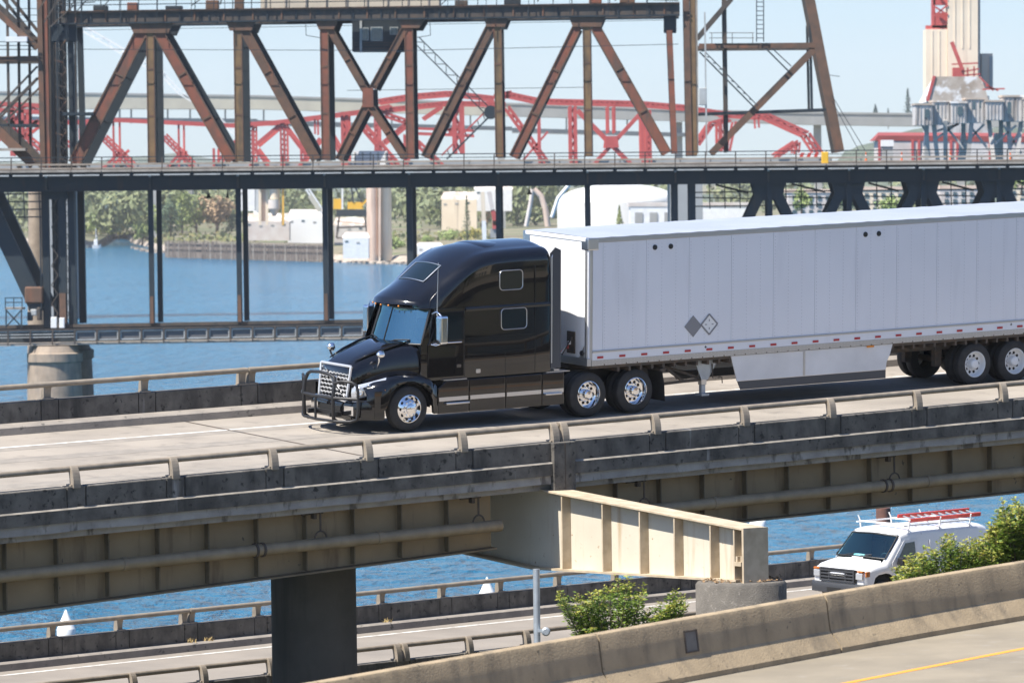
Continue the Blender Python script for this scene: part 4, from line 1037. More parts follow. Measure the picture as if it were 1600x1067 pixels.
for x in (-60, 130, 187, 205, 262, 297, 352, 412, 460, 560, 612, 735, 885, 980):
    yt = 146 + (x * .015) + 20; Yx = VY + (x - 400) * .02 + 3
    rm('deck_post', (x, yt), (x, yt + 24), 2.4, 'viaduct_grey', 0, 1.5, Yx, via)
for x in (-120, 240, 512, 782, 1060, 1277, 1500):
    Yx = VY + (x - 400) * .02 + 7; t_ = at(x, 185 + (6 if x > 1000 else 0), Yx)
    w_ = 1.5
    MB().box(-w_, w_, -2, 2, 0, t_.z + 1, lambda a, b, z: V3((t_.x + a, t_.y + b, z - 1))).build('pier', M['viaduct_grey'], via)
M['car_paint_far'] = mat('far_traffic_paint', (0.4, 0.4, 0.42), 0.4)

# white crane boom beyond
cr = thing('crane_boom', on_water(300, 396), 'slender white crane boom slanting down behind the left truss panels', 'crane')
cp = [(121, 40), (194, 82), (253, 116), (282, 146), (330, 175), (400, 240)]
for (a, b), w in zip(zip(cp[:-1], cp[1:]), (7, 6, 5, 4, 4)):
    for k in (-1, 1):
        rm('boom_chord', (a[0] + k * w * .3, a[1] - k * w * .5), (b[0] + k * w * .3, b[1] - k * w * .5), w * .42, 'white_paint', 0, .6, 2100, cr)
    for i in range(5):
        t0, t1 = i / 5, (i + 1) / 5; s = 1 if i % 2 else -1
        rm('boom_lacing', (a[0] + (b[0] - a[0]) * t0 + s * w * .3, a[1] + (b[1] - a[1]) * t0 - s * w * .5), (a[0] + (b[0] - a[0]) * t1 - s * w * .3, a[1] + (b[1] - a[1]) * t1 + s * w * .5), w * .22, 'white_paint', 0, .3, 2100, cr)
for q in ((121, 40), (194, 82), (253, 116)):
    c = at(*q, 2100); MB().cbox(c, 1.8, 1.5, 1.0).build('sheave_block', M['white_paint'], cr, bevel=.2)
MB().tube([at(400, 240, 2100), at(402, 385, 2100)], 1.2, 10).build('mast', M['white_paint'], cr)

# dark lattice boom in front of the red bridge, with its red jib
lb = thing('lattice_boom', at(700, 300, 820), 'dark lattice boom slanting down to the right of the cabin', 'crane')
a, b = (650, 62), (770, 182)
for k in (-1, 1): rm('boom_chord', (a[0] + k * 4, a[1] - k * 4), (b[0] + k * 4, b[1] - k * 4), 1.8, 'steel_dark', 0, .25, 820, lb)
for i in range(14):
    t0, t1 = i / 14, (i + 1) / 14; s = 1 if i % 2 else -1
    rm('boom_lacing', (a[0] + 120 * t0 + s * 4, a[1] + 120 * t0 - s * 4), (a[0] + 120 * t1 - s * 4, a[1] + 120 * t1 + s * 4), 1.2, 'steel_dark', 0, .15, 820, lb)
for k in (-1, 1): rm('jib_chord', (768 + k * 4, 172 + k * 3), (694 + k * 4, 246 + k * 3), 2.6, 'red_steel' if k < 0 else 'steel_dark', .3, .3, 820, lb)
for i in range(8): rm('jib_lacing', (764 - i * 9.3, 169 + i * 9.3), (764 - i * 9.3 + 3, 178 + i * 9.3), 1.4, 'steel_dark', .3, .15, 820, lb)
c = at(767, 176, 820); MB().lathe(c - YAX * .4, (0, 1, 0), [(0, 1.0), (.8, 1.0)], 16).build('sheave', M['steel_dark'], lb)

# ================================================================== far bank: land, hills
shore = [(-400, 384), (-60, 384), (40, 384), (112, 389), (150, 386), (168, 376), (176, 372), (196, 372), (206, 380), (230, 386), (252, 394), (300, 401), (400, 404), (470, 408), (560, 411), (640, 413), (760, 414), (900, 416), (1100, 418), (1400, 420), (2000, 424)]
sp = [on_water(*q) for q in shore]
sp = [V3((min(p.x, 900), p.y, 0)) for p in sp]
M['land'] = mat('far_bank_ground', (0.16, 0.15, 0.09), 0.95, col2=(0.23, 0.19, 0.13), scale=0.02, spots=(0.09, 0.12, 0.045), spscale=.03, splo=.5, sphi=.6)
M['riprap'] = mat('pale_rock_bank', (0.40, 0.34, 0.28), 0.95, col2=(0.26, 0.22, 0.18), scale=0.3, bump=.8, bscale=.8, bdist=.4)
ld = MB(); rows = []
for j, (dy, z) in enumerate(((0, -.4), (14, 2.4), (40, 3.2), (400, 4.5), (1500, 8), (5000, 20), (9000, 30))):
    rows.append([V3((p.x * (1 + (dy / 1500 if dy > 100 else 0)), p.y + dy, z + (0 if j != 1 else random.uniform(-.8, .8)))) for p in sp])
ld.grid(rows[1:]); tag(ld.build('far_bank', M['land']), kind='structure')
tag(MB().grid(rows[:2]).build('rock_shore', M['riprap']), kind='structure')
M['hill'] = mat('wooded_hill', (0.06, 0.085, 0.06), 0.95, col2=(0.10, 0.12, 0.085), scale=0.03, lo=.4, hi=.6, bump=1.0, bscale=.06, bdist=6, spots=(0.14, 0.135, 0.10), spscale=.012, splo=.58, sphi=.66)
def hill(name, xs, Y, depth, n=90):
    """ridge through the points (px, py) at distance Y, sloping down to front and back"""
    rows = []; px0, px1 = xs[0][0], xs[-1][0]
    def ridge(px):
        for (a, ya), (b, yb) in zip(xs[:-1], xs[1:]):
            if a <= px <= b:
                t = (px - a) / (b - a); t = t * t * (3 - 2 * t); return ya + (yb - ya) * t
    for i in range(n + 1):
        px = px0 + (px1 - px0) * i / n; top = at(px, ridge(px) + random.uniform(-1.2, 1.2), Y)
        base = 2.0; row = []
        for k in range(13):
            t = -1 + 2 * k / 12; h = (math.cos(t * math.pi / 2)) ** 1.3
            row.append(V3((top.x, Y + depth * t, base + (top.z - base) * h * (1 + random.uniform(-.05, .05) * (k != 6)))))
        rows.append(row)
    return tag(MB().grid(rows).build(name, M['hill'], smooth=True), kind='structure')
hill('far_hills', [(-500, 262), (-100, 250), (120, 258), (280, 240), (360, 252), (600, 262), (900, 262), (1200, 262), (2100, 255)], 7000, 1800, 160)
hill('wooded_hill', [(1180, 266), (1300, 256), (1350, 226), (1400, 208), (1440, 200), (1560, 200), (1800, 214), (2100, 240)], 3300, 500)
hill('low_bank_hill', [(-500, 318), (100, 306), (250, 300), (420, 296), (600, 300), (900, 306), (1300, 300), (2100, 296)], 3600, 500, 120)

# ================================================================== far trees
def leafmat(name, a, b, c=None):
    return mat(name, a, 0.7, col2=b, scale=0.35, lo=.35, hi=.65, detail=2, spots=c, spscale=.6, splo=.6, sphi=.7)
LEAF = {'green': leafmat('green_leaves', (0.14, 0.19, 0.05), (0.22, 0.26, 0.075)), 'dark': leafmat('dark_green_leaves', (0.05, 0.09, 0.05), (0.08, 0.125, 0.06)),
        'blue': leafmat('blue_green_leaves', (0.03, 0.06, 0.06), (0.045, 0.085, 0.075)), 'yellow': leafmat('yellow_leaves', (0.36, 0.30, 0.05), (0.22, 0.24, 0.06)),
        'brown': leafmat('brown_leaves', (0.34, 0.23, 0.13), (0.25, 0.175, 0.10)), 'light': leafmat('light_green_leaves', (0.20, 0.28, 0.08), (0.28, 0.33, 0.11)), 'navy': leafmat('dark_navy_leaves', (0.012, 0.028, 0.03), (0.02, 0.04, 0.04))}  # navy: leaves of the dark blue tree on the wharf
M['bark'] = mat('bark', (0.10, 0.075, 0.055), 0.9, col2=(0.06, 0.045, 0.035), scale=3)
def leaf_cloud(mb, lobes, n, size, rnd, flat=.6):
    tot = sum(r[1][0] * r[1][1] * r[1][2] for r in lobes)
    for c, r in lobes:
        k = int(n * r[0] * r[1] * r[2] / tot)
        for _ in range(k):
            d = V3((rnd.gauss(0, 1), rnd.gauss(0, 1), rnd.gauss(0, 1))).normalized()
            q = rnd.random() ** .33 * rnd.uniform(.75, 1.1)
            p = V3((c[0] + d.x * r[0] * q, c[1] + d.y * r[1] * q, c[2] + d.z * r[2] * q))
            nrm = (d + V3((rnd.uniform(-.8, .8), rnd.uniform(-.8, .8), rnd.uniform(-.3, .9)))).normalized()
            t = nrm.cross(V3((rnd.uniform(-1, 1), rnd.uniform(-1, 1), .3))).normalized(); b = nrm.cross(t)
            s = size * rnd.uniform(.6, 1.4)
            mb.add([p - t * s, p - b * s * flat, p + t * s, p + b * s * flat], [(0, 1, 2, 3)])
def far_tree(px, py, wpx, hpx, kind, label, Y=None, conifer=False, n=800, name=None):
    rnd = random.Random(int(px * 7 + py * 13 + hpx))
    base = on_water(px, py) if Y is None else at(px, py, Y)
    s = base.y / FPX; W = wpx * s; Hh = hpx * s
    root = thing(name or ('conifer_tree' if conifer else 'broadleaf_tree'), base, label, 'tree')
    mb = MB()
    if conifer:
        MB().tube([base - V3((0, 0, .5)), base + V3((0, 0, Hh * .9))], [Hh * .02, Hh * .004], 7).build('trunk', M['bark'], root)
        for i in range(12):
            t = .10 + .88 * i / 11; rr = (1 - t) * W * .5 + W * .03
            leaf_cloud(mb, [(base + V3((rnd.uniform(-.1, .1) * rr, rnd.uniform(-.1, .1) * rr, Hh * t)), (rr, rr, Hh * .06))], int(n / 12), max(.25, W * .05), rnd, .45)
    else:
        tk = MB(); tk.tube([base - V3((0, 0, .5)), base + V3((W * .03, 0, Hh * .35)), base + V3((0, 0, Hh * .7))], [W * .04, W * .028, W * .01], 7)
        for k in range(4):
            a = k * 1.6 + rnd.random(); tk.tube([base + V3((W * .02, 0, Hh * .3)), base + V3((math.cos(a) * W * .3, math.sin(a) * W * .3, Hh * rnd.uniform(.55, .75)))], [W * .018, W * .006], 5)
        tk.build('trunk', M['bark'], root)
        lobes = [(base + V3((0, 0, Hh * .58)), (W * .34, W * .34, Hh * .34))]
        for k in range(9):
            a = rnd.uniform(0, 6.28); rr = W * rnd.uniform(.15, .34); z = rnd.uniform(.26, .84)
            r = W * rnd.uniform(.13, .24)
            lobes.append((base + V3((math.cos(a) * rr, math.sin(a) * rr, Hh * z)), (r, r, min(r, Hh * .2))))
        leaf_cloud(mb, lobes, n, max(.3, W * .04), rnd)
    mb.build('crown', LEAF[kind], root, fix=False)
    return root
trees = [
 (128, 352, 34, 44, 'dark', 'dark tree furthest left on the far bank, beside the lift bridge leg'), (150, 366, 40, 36, 'light', 'pale tree on the far bank behind the moored boats'),
 (176, 356, 46, 46, 'blue', 'dark blue green tree rising behind the yellow tree'), (168, 372, 26, 28, 'green', 'small tree left of the yellow tree at the inlet'),
 (186, 374, 26, 30, 'yellow', 'bright yellow tree at the mouth of the inlet'), (212, 372, 44, 62, 'green', 'tall green tree just right of the yellow tree'),
 (222, 384, 30, 34, 'light', 'light green tree low on the shore left of the timber wharf'), (246, 388, 34, 66, 'green', 'green tree behind the second pair of bridge hangers'),
 (266, 388, 36, 74, 'dark', 'tall dark green tree left of the timber wharf'), (284, 384, 36, 78, 'green', 'tall green tree above the left end of the timber wharf'),
 (306, 376, 40, 70, 'green', 'green tree between the tall tree and the brown tree'), (338, 376, 62, 66, 'brown', 'large brown leaved tree above the timber wharf'),
 (362, 374, 26, 44, 'dark', 'dark green tree right of the large brown tree'), (392, 372, 22, 38, 'dark', 'dark tree behind the third pair of bridge hangers'),
 (414, 374, 28, 32, 'green', 'round green tree in front of the cream silo tower'), (424, 374, 12, 36, 'green', 'narrow pointed tree in front of the cream silo tower'),
 (470, 386, 32, 50, 'navy', 'dark leaning tree on the wharf by the crane'), (600, 406, 42, 46, 'light', 'light green bushy tree at the foot of the twin silos'),
 (622, 404, 26, 30, 'light', 'smaller light green tree right of the twin silos'), (690, 376, 46, 60, 'green', 'broad green tree left of the dark conifer'),
 (668, 396, 24, 26, 'light', 'low light green tree above the lorry roof, left'), (700, 394, 30, 34, 'light', 'low light green tree above the lorry roof, middle'),
 (735, 392, 34, 34, 'yellow', 'yellow green tree above the lorry roof, right'), (712, 378, 32, 40, 'dark', 'dark tree behind the yellow green tree'),
 (806, 372, 30, 66, 'dark', 'dark tall tree left of the leaning pole behind the trailer'), (836, 368, 36, 60, 'dark', 'dark broad tree behind the front of the trailer'),
 (760, 372, 26, 56, 'brown', 'brown tree right of the red hoist'), (1322, 340, 40, 46, 'green', 'green tree seen under the right approach deck, left'),
 (1392, 344, 44, 34, 'light', 'green bushes seen under the right approach deck, middle'), (1596, 300, 34, 30, 'light', 'pale green bush seen at the right edge under the deck'),
 (1252, 336, 30, 36, 'light', 'pale green tree between the first two knee plates'), (1590, 246, 26, 26, 'yellow', 'yellow green bush beside the grey gallery house legs'),
]
for px, py, w, h, k, lab in trees:
    far_tree(px, py, w * 1.35, h * 1.18, k, lab, Y=(min(2400, max(1650, on_water(px, max(py, 372)).y)) if px < 1000 else 1250))
for px, py, w, h, k, lab, Y in ((730, 375, 22, 68, 'dark', 'dark pointed conifer right of the broad green tree', 1800), (968, 352, 15, 30, 'green', 'small pointed conifer in front of the white tank', 1650),
                               (1419, 196, 26, 56, 'blue', 'tall dark conifer standing on the wooded hill', 3000), (1368, 196, 22, 32, 'blue', 'hazy tree on the hill behind the viaduct', 3000), (1388, 200, 14, 30, 'blue', 'narrow hazy tree right of the other hill tree', 3000)):
    far_tree(px, py, w, h, k, lab, Y, True)
# woods that read as one mass behind the single trees
wood = MB(); rnd = random.Random(3)
for i in range(290):
    px = rnd.uniform(-250, 560) if i < 120 else rnd.uniform(560, 1900); Yw = rnd.uniform(2500, 3300)
    if i > 190: px = rnd.choice((rnd.uniform(90, 330), rnd.uniform(640, 860), rnd.uniform(120, 260))); Yw = rnd.uniform(2350, 2600)
    c = at(px, rnd.uniform(330, 345), Yw); c.z = 6
    r = rnd.uniform(9, 17); h = rnd.uniform(12, 24)
    leaf_cloud(wood, [(c + V3((0, 0, h * .55)), (r, r, h * .55))], 90, 1.6, rnd)
tag(wood.build('distant_wood', leafmat('distant_wood_leaves', (0.12, 0.15, 0.07), (0.18, 0.20, 0.09), (0.25, 0.22, 0.11)), fix=False), 'hazy green wood along the far bank', 'wood', kind='stuff')
grass = MB()
for i in range(2600):
    px = rnd.uniform(-200, 780); q = on_water(px, rnd.uniform(383, 398) if px > 230 else rnd.uniform(372, 380)); q = q + V3((0, rnd.uniform(15, 70), 3.0 + rnd.uniform(0, 1.6)))
    s = rnd.uniform(.5, 1.3); a = rnd.uniform(0, 3.14)
    t = V3((math.cos(a), math.sin(a), 0)) * s; grass.add([q - t, q + t, q + t * .4 + V3((0, 0, s * 1.2)), q - t * .5 + V3((0, 0, s))], [(0, 1, 2, 3)])
tag(grass.build('bank_scrub', leafmat('dry_scrub', (0.28, 0.24, 0.11), (0.13, 0.17, 0.06)), fix=False), 'dry scrub along the far shore', 'scrub', kind='stuff')

# ================================================================== far industry
M['cream'] = mat('cream_concrete', (0.78, 0.66, 0.50), 0.8, col2=(0.70, 0.58, 0.43), scale=.15, streak=(0.45, 0.36, 0.27), sscale=.5, sstretch=.05, slo=.55, shi=.75)
M['cream_pink'] = mat('pinkish_concrete', (0.68, 0.52, 0.41), 0.8, col2=(0.6, 0.44, 0.34), scale=.2, streak=(0.4, 0.28, 0.21), sscale=.6, sstretch=.05, slo=.55, shi=.75)
M['roof_pale'] = mat('pale_roof', (0.62, 0.58, 0.54), 0.7, col2=(0.5, 0.42, 0.37), scale=.2)
M['timber'] = mat('weathered_timber', (0.20, 0.165, 0.14), 0.9, col2=(0.11, 0.09, 0.08), scale=.8)
M['grey_wood'] = mat('grey_weathered_boards', (0.56, 0.53, 0.50), 0.9, col2=(0.42, 0.39, 0.37), scale=.5, streak=(0.14, 0.12, 0.11), sscale=1.2, sstretch=.1, slo=.52, shi=.7, spots=(0.42, 0.36, 0.31), spscale=.5, splo=.6, sphi=.7)
M['grey_trestle'] = mat('grey_trestle', (0.44, 0.42, 0.39), 0.8, col2=(0.31, 0.29, 0.265), scale=.5)
M['mottled_roof'] = mat('mottled_roof', (0.50, 0.43, 0.36), 0.85, col2=(0.33, 0.26, 0.2), scale=.35, spots=(0.72, 0.7, 0.67), spscale=.4, splo=.52, sphi=.62)
M['tank_white'] = mat('white_tank_paint', (0.80, 0.80, 0.79), 0.5, col2=(0.74, 0.74, 0.73), scale=.1)
def fbox(name, x0, x1, y0, y1, Y, d, m, par, dep=0.0, bevel=0):
    p = [at(x0, y1, Y), at(x1, y1, Y), at(x1, y0, Y), at(x0, y0, Y)]; p = [q + YAX * dep for q in p]
    return MB().hexa(p + [q + YAX * d for q in p]).build(name, M[m], par, bevel=bevel)
def fcyl(name, x0, x1, y0, y1, Y, m, par, taper=1.0, dep=0.0, top=None, n=24):
    a, b = at(x0, y1, Y), at(x1, y1, Y); r = (b - a).length / 2; c = (a + b) / 2 + YAX * dep; z1 = at((x0 + x1) / 2, y0, Y).z
    pr = [(0, r), (z1 - c.z, r * taper)]
    if top: pr.append((z1 - c.z + top, r * .05))
    return MB().lathe(c, (0, 0, 1), pr, n).build(name, M[m], par, smooth=40)

# grain elevator at the top right
YE = 1150
ge = thing('grain_elevator', at(1490, 250, YE), 'tall cream concrete grain elevator tower with red machinery at top right', 'elevator')
fbox('shaft', 1481, 1528, -90, 150, YE, 9, 'cream', ge)
sh = fbox('lower_shaft', 1447, 1480.5, 46, 150, YE, 8, 'cream', ge, dep=.4)
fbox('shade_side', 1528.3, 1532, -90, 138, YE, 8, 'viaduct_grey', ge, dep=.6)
for x in (1456, 1467): fbox('rib', x, x + 2.0, 48, 150, YE, .2, 'cream', ge, dep=.3)
for x in (1491, 1503, 1514): fbox('rib', x, x + 2.0, -88, 76, YE, .2, 'cream', ge, dep=-.1)
for x0, x1, y0, y1 in ((1459, 1481, -10, 8), (1461, 1481, 20, 44), (1448, 1481, 40, 47), (1457, 1462, -40, 44)): fbox('red_gantry', x0, x1, y0, y1, YE, 3, 'red_steel', ge, dep=1.0)
for a, b in (((1459, 10), (1481, 24)), ((1481, 8), (1459, 26)), ((1460, -20), (1480, 0))):
    MB().beam(at(*a, YE), at(*b, YE), .35, .35, YAX).build('gantry_brace', M['red_steel'], ge)
cg = thing('red_deck_crane', at(1500, 122, YE - 3), 'small red crane with a raised jib in front of the cream tower', 'crane')
fbox('cab', 1489, 1507, 106, 121, YE - 4, 2, 'red_steel', cg)
MB().beam(at(1504, 110, YE - 4), at(1487, 66, YE - 4), .75, .6, YAX).build('jib', M['red_steel'], cg)
for a, b in (((1507, 112), (1530, 108)), ((1507, 118), (1532, 116)), ((1512, 106), (1512, 120)), ((1522, 104), (1522, 120)), ((1487, 101), (1528, 99))):
    MB().beam(at(*a, YE - 4), at(*b, YE - 4), .3, .3, YAX).build('rail', M['red_steel'], cg)
fbox('side_tower', 1533.5, 1551, 84, 140, YE + 3, 5, 'cream_pink', ge)
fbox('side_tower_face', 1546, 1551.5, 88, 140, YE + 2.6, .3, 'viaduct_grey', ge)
# gabled head house
gb = thing('gabled_house', at(1495, 160, YE - 20), 'gabled house with a mottled pale roof in front of the cream tower', 'building')
p = [at(1447, 160, YE - 20), at(1459, 120, YE - 20), at(1533, 120, YE - 20), at(1546, 160, YE - 20)]
rf = MB(); q = [w + YAX * 9 for w in p]
rf.hexa([p[0], p[3], p[2], p[1], p[0] + V3((0, .5, -.3)), p[3] + V3((0, .5, -.3)), p[2] + V3((0, .5, -.3)), p[1] + V3((0, .5, -.3))]); rf.build('roof', M['mottled_roof'], gb)
MB().add([at(1447, 160, YE - 20) + YAX * .3, at(1459, 120, YE - 20) + YAX * .3, at(1440, 160, YE - 20) + YAX * 8], [(0, 1, 2)]).build('gable_wall', M['white_paint'], gb)
fbox('wall', 1447, 1546, 150, 250, YE - 20, 8, 'grey_wood', gb, dep=.6)
MB().beam(at(1449, 158, YE - 20), at(1460, 119, YE - 20), .6, .4, YAX).build('red_verge', M['red_steel'], gb)
for a, b in (((1530, 120), (1552, 142)), ((1540, 134), (1560, 142)), ((1535, 140), (1570, 139))): MB().beam(at(*a, YE - 21), at(*b, YE - 21), .3, .3, YAX).build('chute', M['red_steel'], gb)
# grey gallery house on trestle legs
YG = 760
gh = thing('gallery_house', at(1510, 262, YG), 'long grey weathered board gallery on trestle legs at the right edge', 'building')
blocks = [(1430, 1458, 163, 196), (1458, 1486, 158, 195), (1486, 1510, 160, 193), (1510, 1540, 154, 192), (1540, 1568, 158, 188), (1568, 1600, 150, 190), (1600, 1690, 154, 190)]
for i, (x0, x1, y0, y1) in enumerate(blocks):
    fbox('wall_panel', x0 + .4, x1 - .4, y0 + 2, y1, YG, 6, 'grey_wood', gh, dep=(i % 2) * 1.2)
    fbox('roof_edge', x0 - 1, x1 + 1, y0 - 1.2, y0 + 1.8, YG, 6.8, 'mottled_roof', gh, dep=-.15 + (i % 2) * 1.2)
    for k in range(5):
        fbox('board_batten', x0 + 3 + k * (x1 - x0 - 6) / 4 - .5, x0 + 3 + k * (x1 - x0 - 6) / 4 + .5, y0 + 3, y1 - 1, YG, .08, 'grey_trestle', gh, dep=(i % 2) * 1.2 - .09)
for x0, x1, y0, y1 in ((1445, 1452, 171, 184), (1496, 1504, 167, 180), (1520, 1524, 158, 172), (1574, 1580, 160, 178), (1464, 1467, 162, 172), (1530, 1533, 158, 170)):
    w_ = fbox('window', x0, x1, y0, y1, YG, .1, 'glass_dark', gh, dep=-.14)
rnd = random.Random(11)
for i, x in enumerate((1450, 1460, 1478, 1508, 1520, 1548, 1568, 1578, 1598, 1620)):
    xo = rnd.uniform(-10, 10) if i % 3 else 0
    MB().beam(at(x, 188, YG) + YAX * rnd.uniform(.5, 4), at(x + xo, 262, YG) + YAX * rnd.uniform(.5, 4), .55, .5, YAX).build('trestle_leg', M['grey_trestle'], gh)
for a, b in (((1460, 220), (1500, 192)), ((1478, 196), (1508, 232)), ((1508, 226), (1540, 194)), ((1520, 200), (1548, 236)), ((1548, 232), (1590, 196)), ((1500, 194), (1462, 206)), ((1570, 196), (1598, 240)), ((1600, 196), (1578, 236)), ((1440, 190), (1452, 214))):
    MB().beam(at(*a, YG) + YAX * 2, at(*b, YG) + YAX * 2, .3, .3, YAX).build('trestle_brace', M['grey_trestle'], gh)
for x, w in ((1452, 16), (1510, 18), (1562, 18)):
    p = [at(x - w / 2, 262, YG), at(x + w / 2, 262, YG), at(x + w * .2, 208, YG), at(x - w * .1, 208, YG)]
    MB().hexa([q + YAX * 5 for q in p] + [q + YAX * 7 for q in p]).build('loading_spout', M['roof_pale'], gh)
# red low shed
M['shed_red'] = mat('weathered_red_roof', (0.30, 0.055, 0.05), .7, col2=(0.22, 0.05, 0.045), scale=.4)
rs = thing('red_shed', at(1480, 262, 900), 'long low red roofed shed below the grey gallery', 'building')
p = [at(1370, 213, 900), at(1384, 208, 900), at(1700, 216, 900), at(1700, 222, 900), at(1366, 219, 900)]
MB().hexa([at(1366, 220, 900), at(1700, 224, 900), at(1700, 214, 900), at(1372, 212, 900)] + [q + YAX * 12 for q in (at(1366, 220, 900), at(1700, 224, 900), at(1700, 208, 900), at(1380, 206, 900))]).build('roof', M['shed_red'], rs)
fbox('wall', 1372, 1700, 221, 264, 900, 10, 'roof_pale', rs, dep=.1)
for x in (1372, 1424, 1434, 1484, 1494, 1545, 1556, 1620): fbox('post', x, x + 4, 219, 262, 900, .5, 'red_steel', rs, dep=-.1)
# white storage tank and others seen below the deck
YT = 1750
tk_ = thing('storage_tank', at(965, 360, YT), 'huge white round storage tank behind the trailer', 'tank')
fcyl('shell', 872, 1062, 316, 372, YT, 'tank_white', tk_, 1.0, 15, None, 48)
a = at(872, 316, YT); b = at(1062, 316, YT); r = (b - a).length / 2; c = (a + b) / 2 + YAX * 15
MB().lathe(c, (0, 0, 1), [(0, r)] + [(r * .3 * math.sin(i / 8 * math.pi / 2), r * math.cos(i / 8 * math.pi / 2) + .05) for i in range(1, 9)], 48).build('dome', M['tank_white'], tk_, smooth=60)
for k in range(12): fbox('rung', 1042, 1046, 300 + k * 5, 301.5 + k * 5, YT - 2, .3, 'pale_steel', tk_)
wh = thing('pale_warehouse', at(1080, 360, 1600), 'low pale warehouse right of the white tank', 'building')
fbox('wall', 985, 1180, 322, 366, 1600, 20, 'white_paint', wh); fbox('roof', 982, 1184, 317, 323, 1600, 22, 'roof_pale', wh, dep=-.15)
for k in range(3): fbox('bay_door', 992 + k * 23, 1004 + k * 23, 332, 352, 1600, .2, 'viaduct_grey', wh, dep=-.25)
for k, (x0, x1, y0, lab) in enumerate(((1232, 1300, 296, 'cream building seen between the first two knee plates'), (1345, 1420, 292, 'cream building seen between the second and third knee plates'), (1470, 1540, 290, 'cream building seen between the third and fourth knee plates'), (1575, 1650, 288, 'cream building seen under the deck at the right edge'))):
    bb = thing('river_building', at((x0 + x1) / 2, 360, 1350 + k * 20), lab, 'building')
    fbox('wall', x0, x1, y0 + 5, 372, 1350 + k * 20, 15, 'cream' if k % 2 else 'roof_pale', bb); fbox('roof', x0 - 2, x1 + 2, y0, y0 + 5.5, 1350 + k * 20, 17, 'cream_pink', bb, dep=-.2)
    for j in range(5):
        for i in range(3): fbox('window', x0 + 6 + j * 13, x0 + 12 + j * 13, y0 + 10 + i * 11, y0 + 16 + i * 11, 1350 + k * 20, .2, 'glass_dark', bb, dep=-.22)
# twin silos
si = thing('twin_silos', at(594, 408, 1720), 'pair of tall pinkish cream silos behind the bushy tree', 'silo')
fcyl('silo', 574, 592, 270, 408, 1720, 'cream_pink', si); fcyl('silo', 594, 613, 268, 408, 1720, 'cream', si, dep=1.5)
fbox('stair_shaft', 591, 595, 266, 400, 1718, 2, 'cream_pink', si)
fbox('head_house', 574, 614, 258, 270, 1720, 5, 'roof_pale', si)
for k in range(0): fbox('band', 573.4, 592.6, 290 + k * 16, 291.4 + k * 16, 1717.5, .4, 'cream', si)
# cream plant tower and sheds
pt = thing('plant_tower', at(422, 390, 1850), 'cream batching plant tower with round hopper on the far bank', 'tower')
for x in (404, 415, 440): fbox('leg', x, x + 4, 290, 352, 1850, 1, 'cream', pt)
fbox('tower_wall', 404, 417, 288, 346, 1850, 4, 'cream_pink', pt, dep=1)
fcyl('hopper', 419, 438, 312, 326, 1850, 'roof_pale', pt); fcyl('hopper', 420, 437, 294, 311, 1850, 'cream', pt, dep=.5)
MB().lathe(at(428.5, 326, 1850) - V3((0, 0, 2.5)), (0, 0, 1), [(0, .5), (2.5, 1.9)], 16).build('cone', M['roof_pale'], pt)
fbox('walkway', 402, 445, 290, 292, 1848, 3, 'yellow_paint', pt)
fbox('yellow_mast', 441, 443.5, 288, 352, 1849, .6, 'yellow_paint', pt)
for i, (x0, x1, y0, y1, ya, m1, lab) in enumerate(((384, 452, 346, 376, 336, 'roof_pale', 'long pale shed under the plant tower'), (450, 512, 340, 380, 330, 'tank_white', 'white shed behind the dark leaning tree'), (522, 572, 352, 390, 342, 'roof_pale', 'pale works building below the yellow crane'), (536, 576, 372, 404, 366, 'white_paint', 'white works building by the water'), (372, 398, 296, 330, 292, 'white_paint', 'white house behind the third hanger'), (286, 300, 290, 326, 288, 'viaduct_grey', 'slim grey tower block among the trees'), (112, 142, 330, 350, 326, 'white_paint', 'pale flat roofed house at far left of the far bank'), (652, 690, 384, 398, 382, 'white_paint', 'low white flat roofed shed above the lorry roof'),
                                                      (690, 745, 312, 360, 302, 'cream', 'cream mill building behind the dark conifer'), (742, 800, 296, 330, 290, 'white_paint', 'white mill building behind the red hoist'))):
    Yx = 1900 + 15 * i if i not in (5, 6) else 2450
    if i in (3, 7): Yx = 1700
    bb = thing('shed_building', at((x0 + x1) / 2, y1, Yx), lab, 'building')
    fbox('wall', x0, x1, y0, y1, Yx, 12, m1, bb)
    p = [at(x0 - 1.5, y0, Yx), at(x1 + 1.5, y0, Yx), at(x1 - 3, ya, Yx) + YAX * 6, at(x0 + 3, ya, Yx) + YAX * 6]
    MB().hexa(p + [q + V3((0, .6, .5)) for q in p]).build('roof', M['roof_pale' if i % 2 else 'mottled_roof'], bb)
    for k in range(0, int((x1 - x0) / 9), 2):
        fbox('window', x0 + 3 + k * 9, x0 + 8 + k * 9, y0 + 4 + (k * 7 + i) % 3, y0 + 6.5 + (k * 7 + i) % 3, Yx, .2, 'viaduct_grey' if (k + i) % 3 else 'glass_dark', bb, dep=-.1)
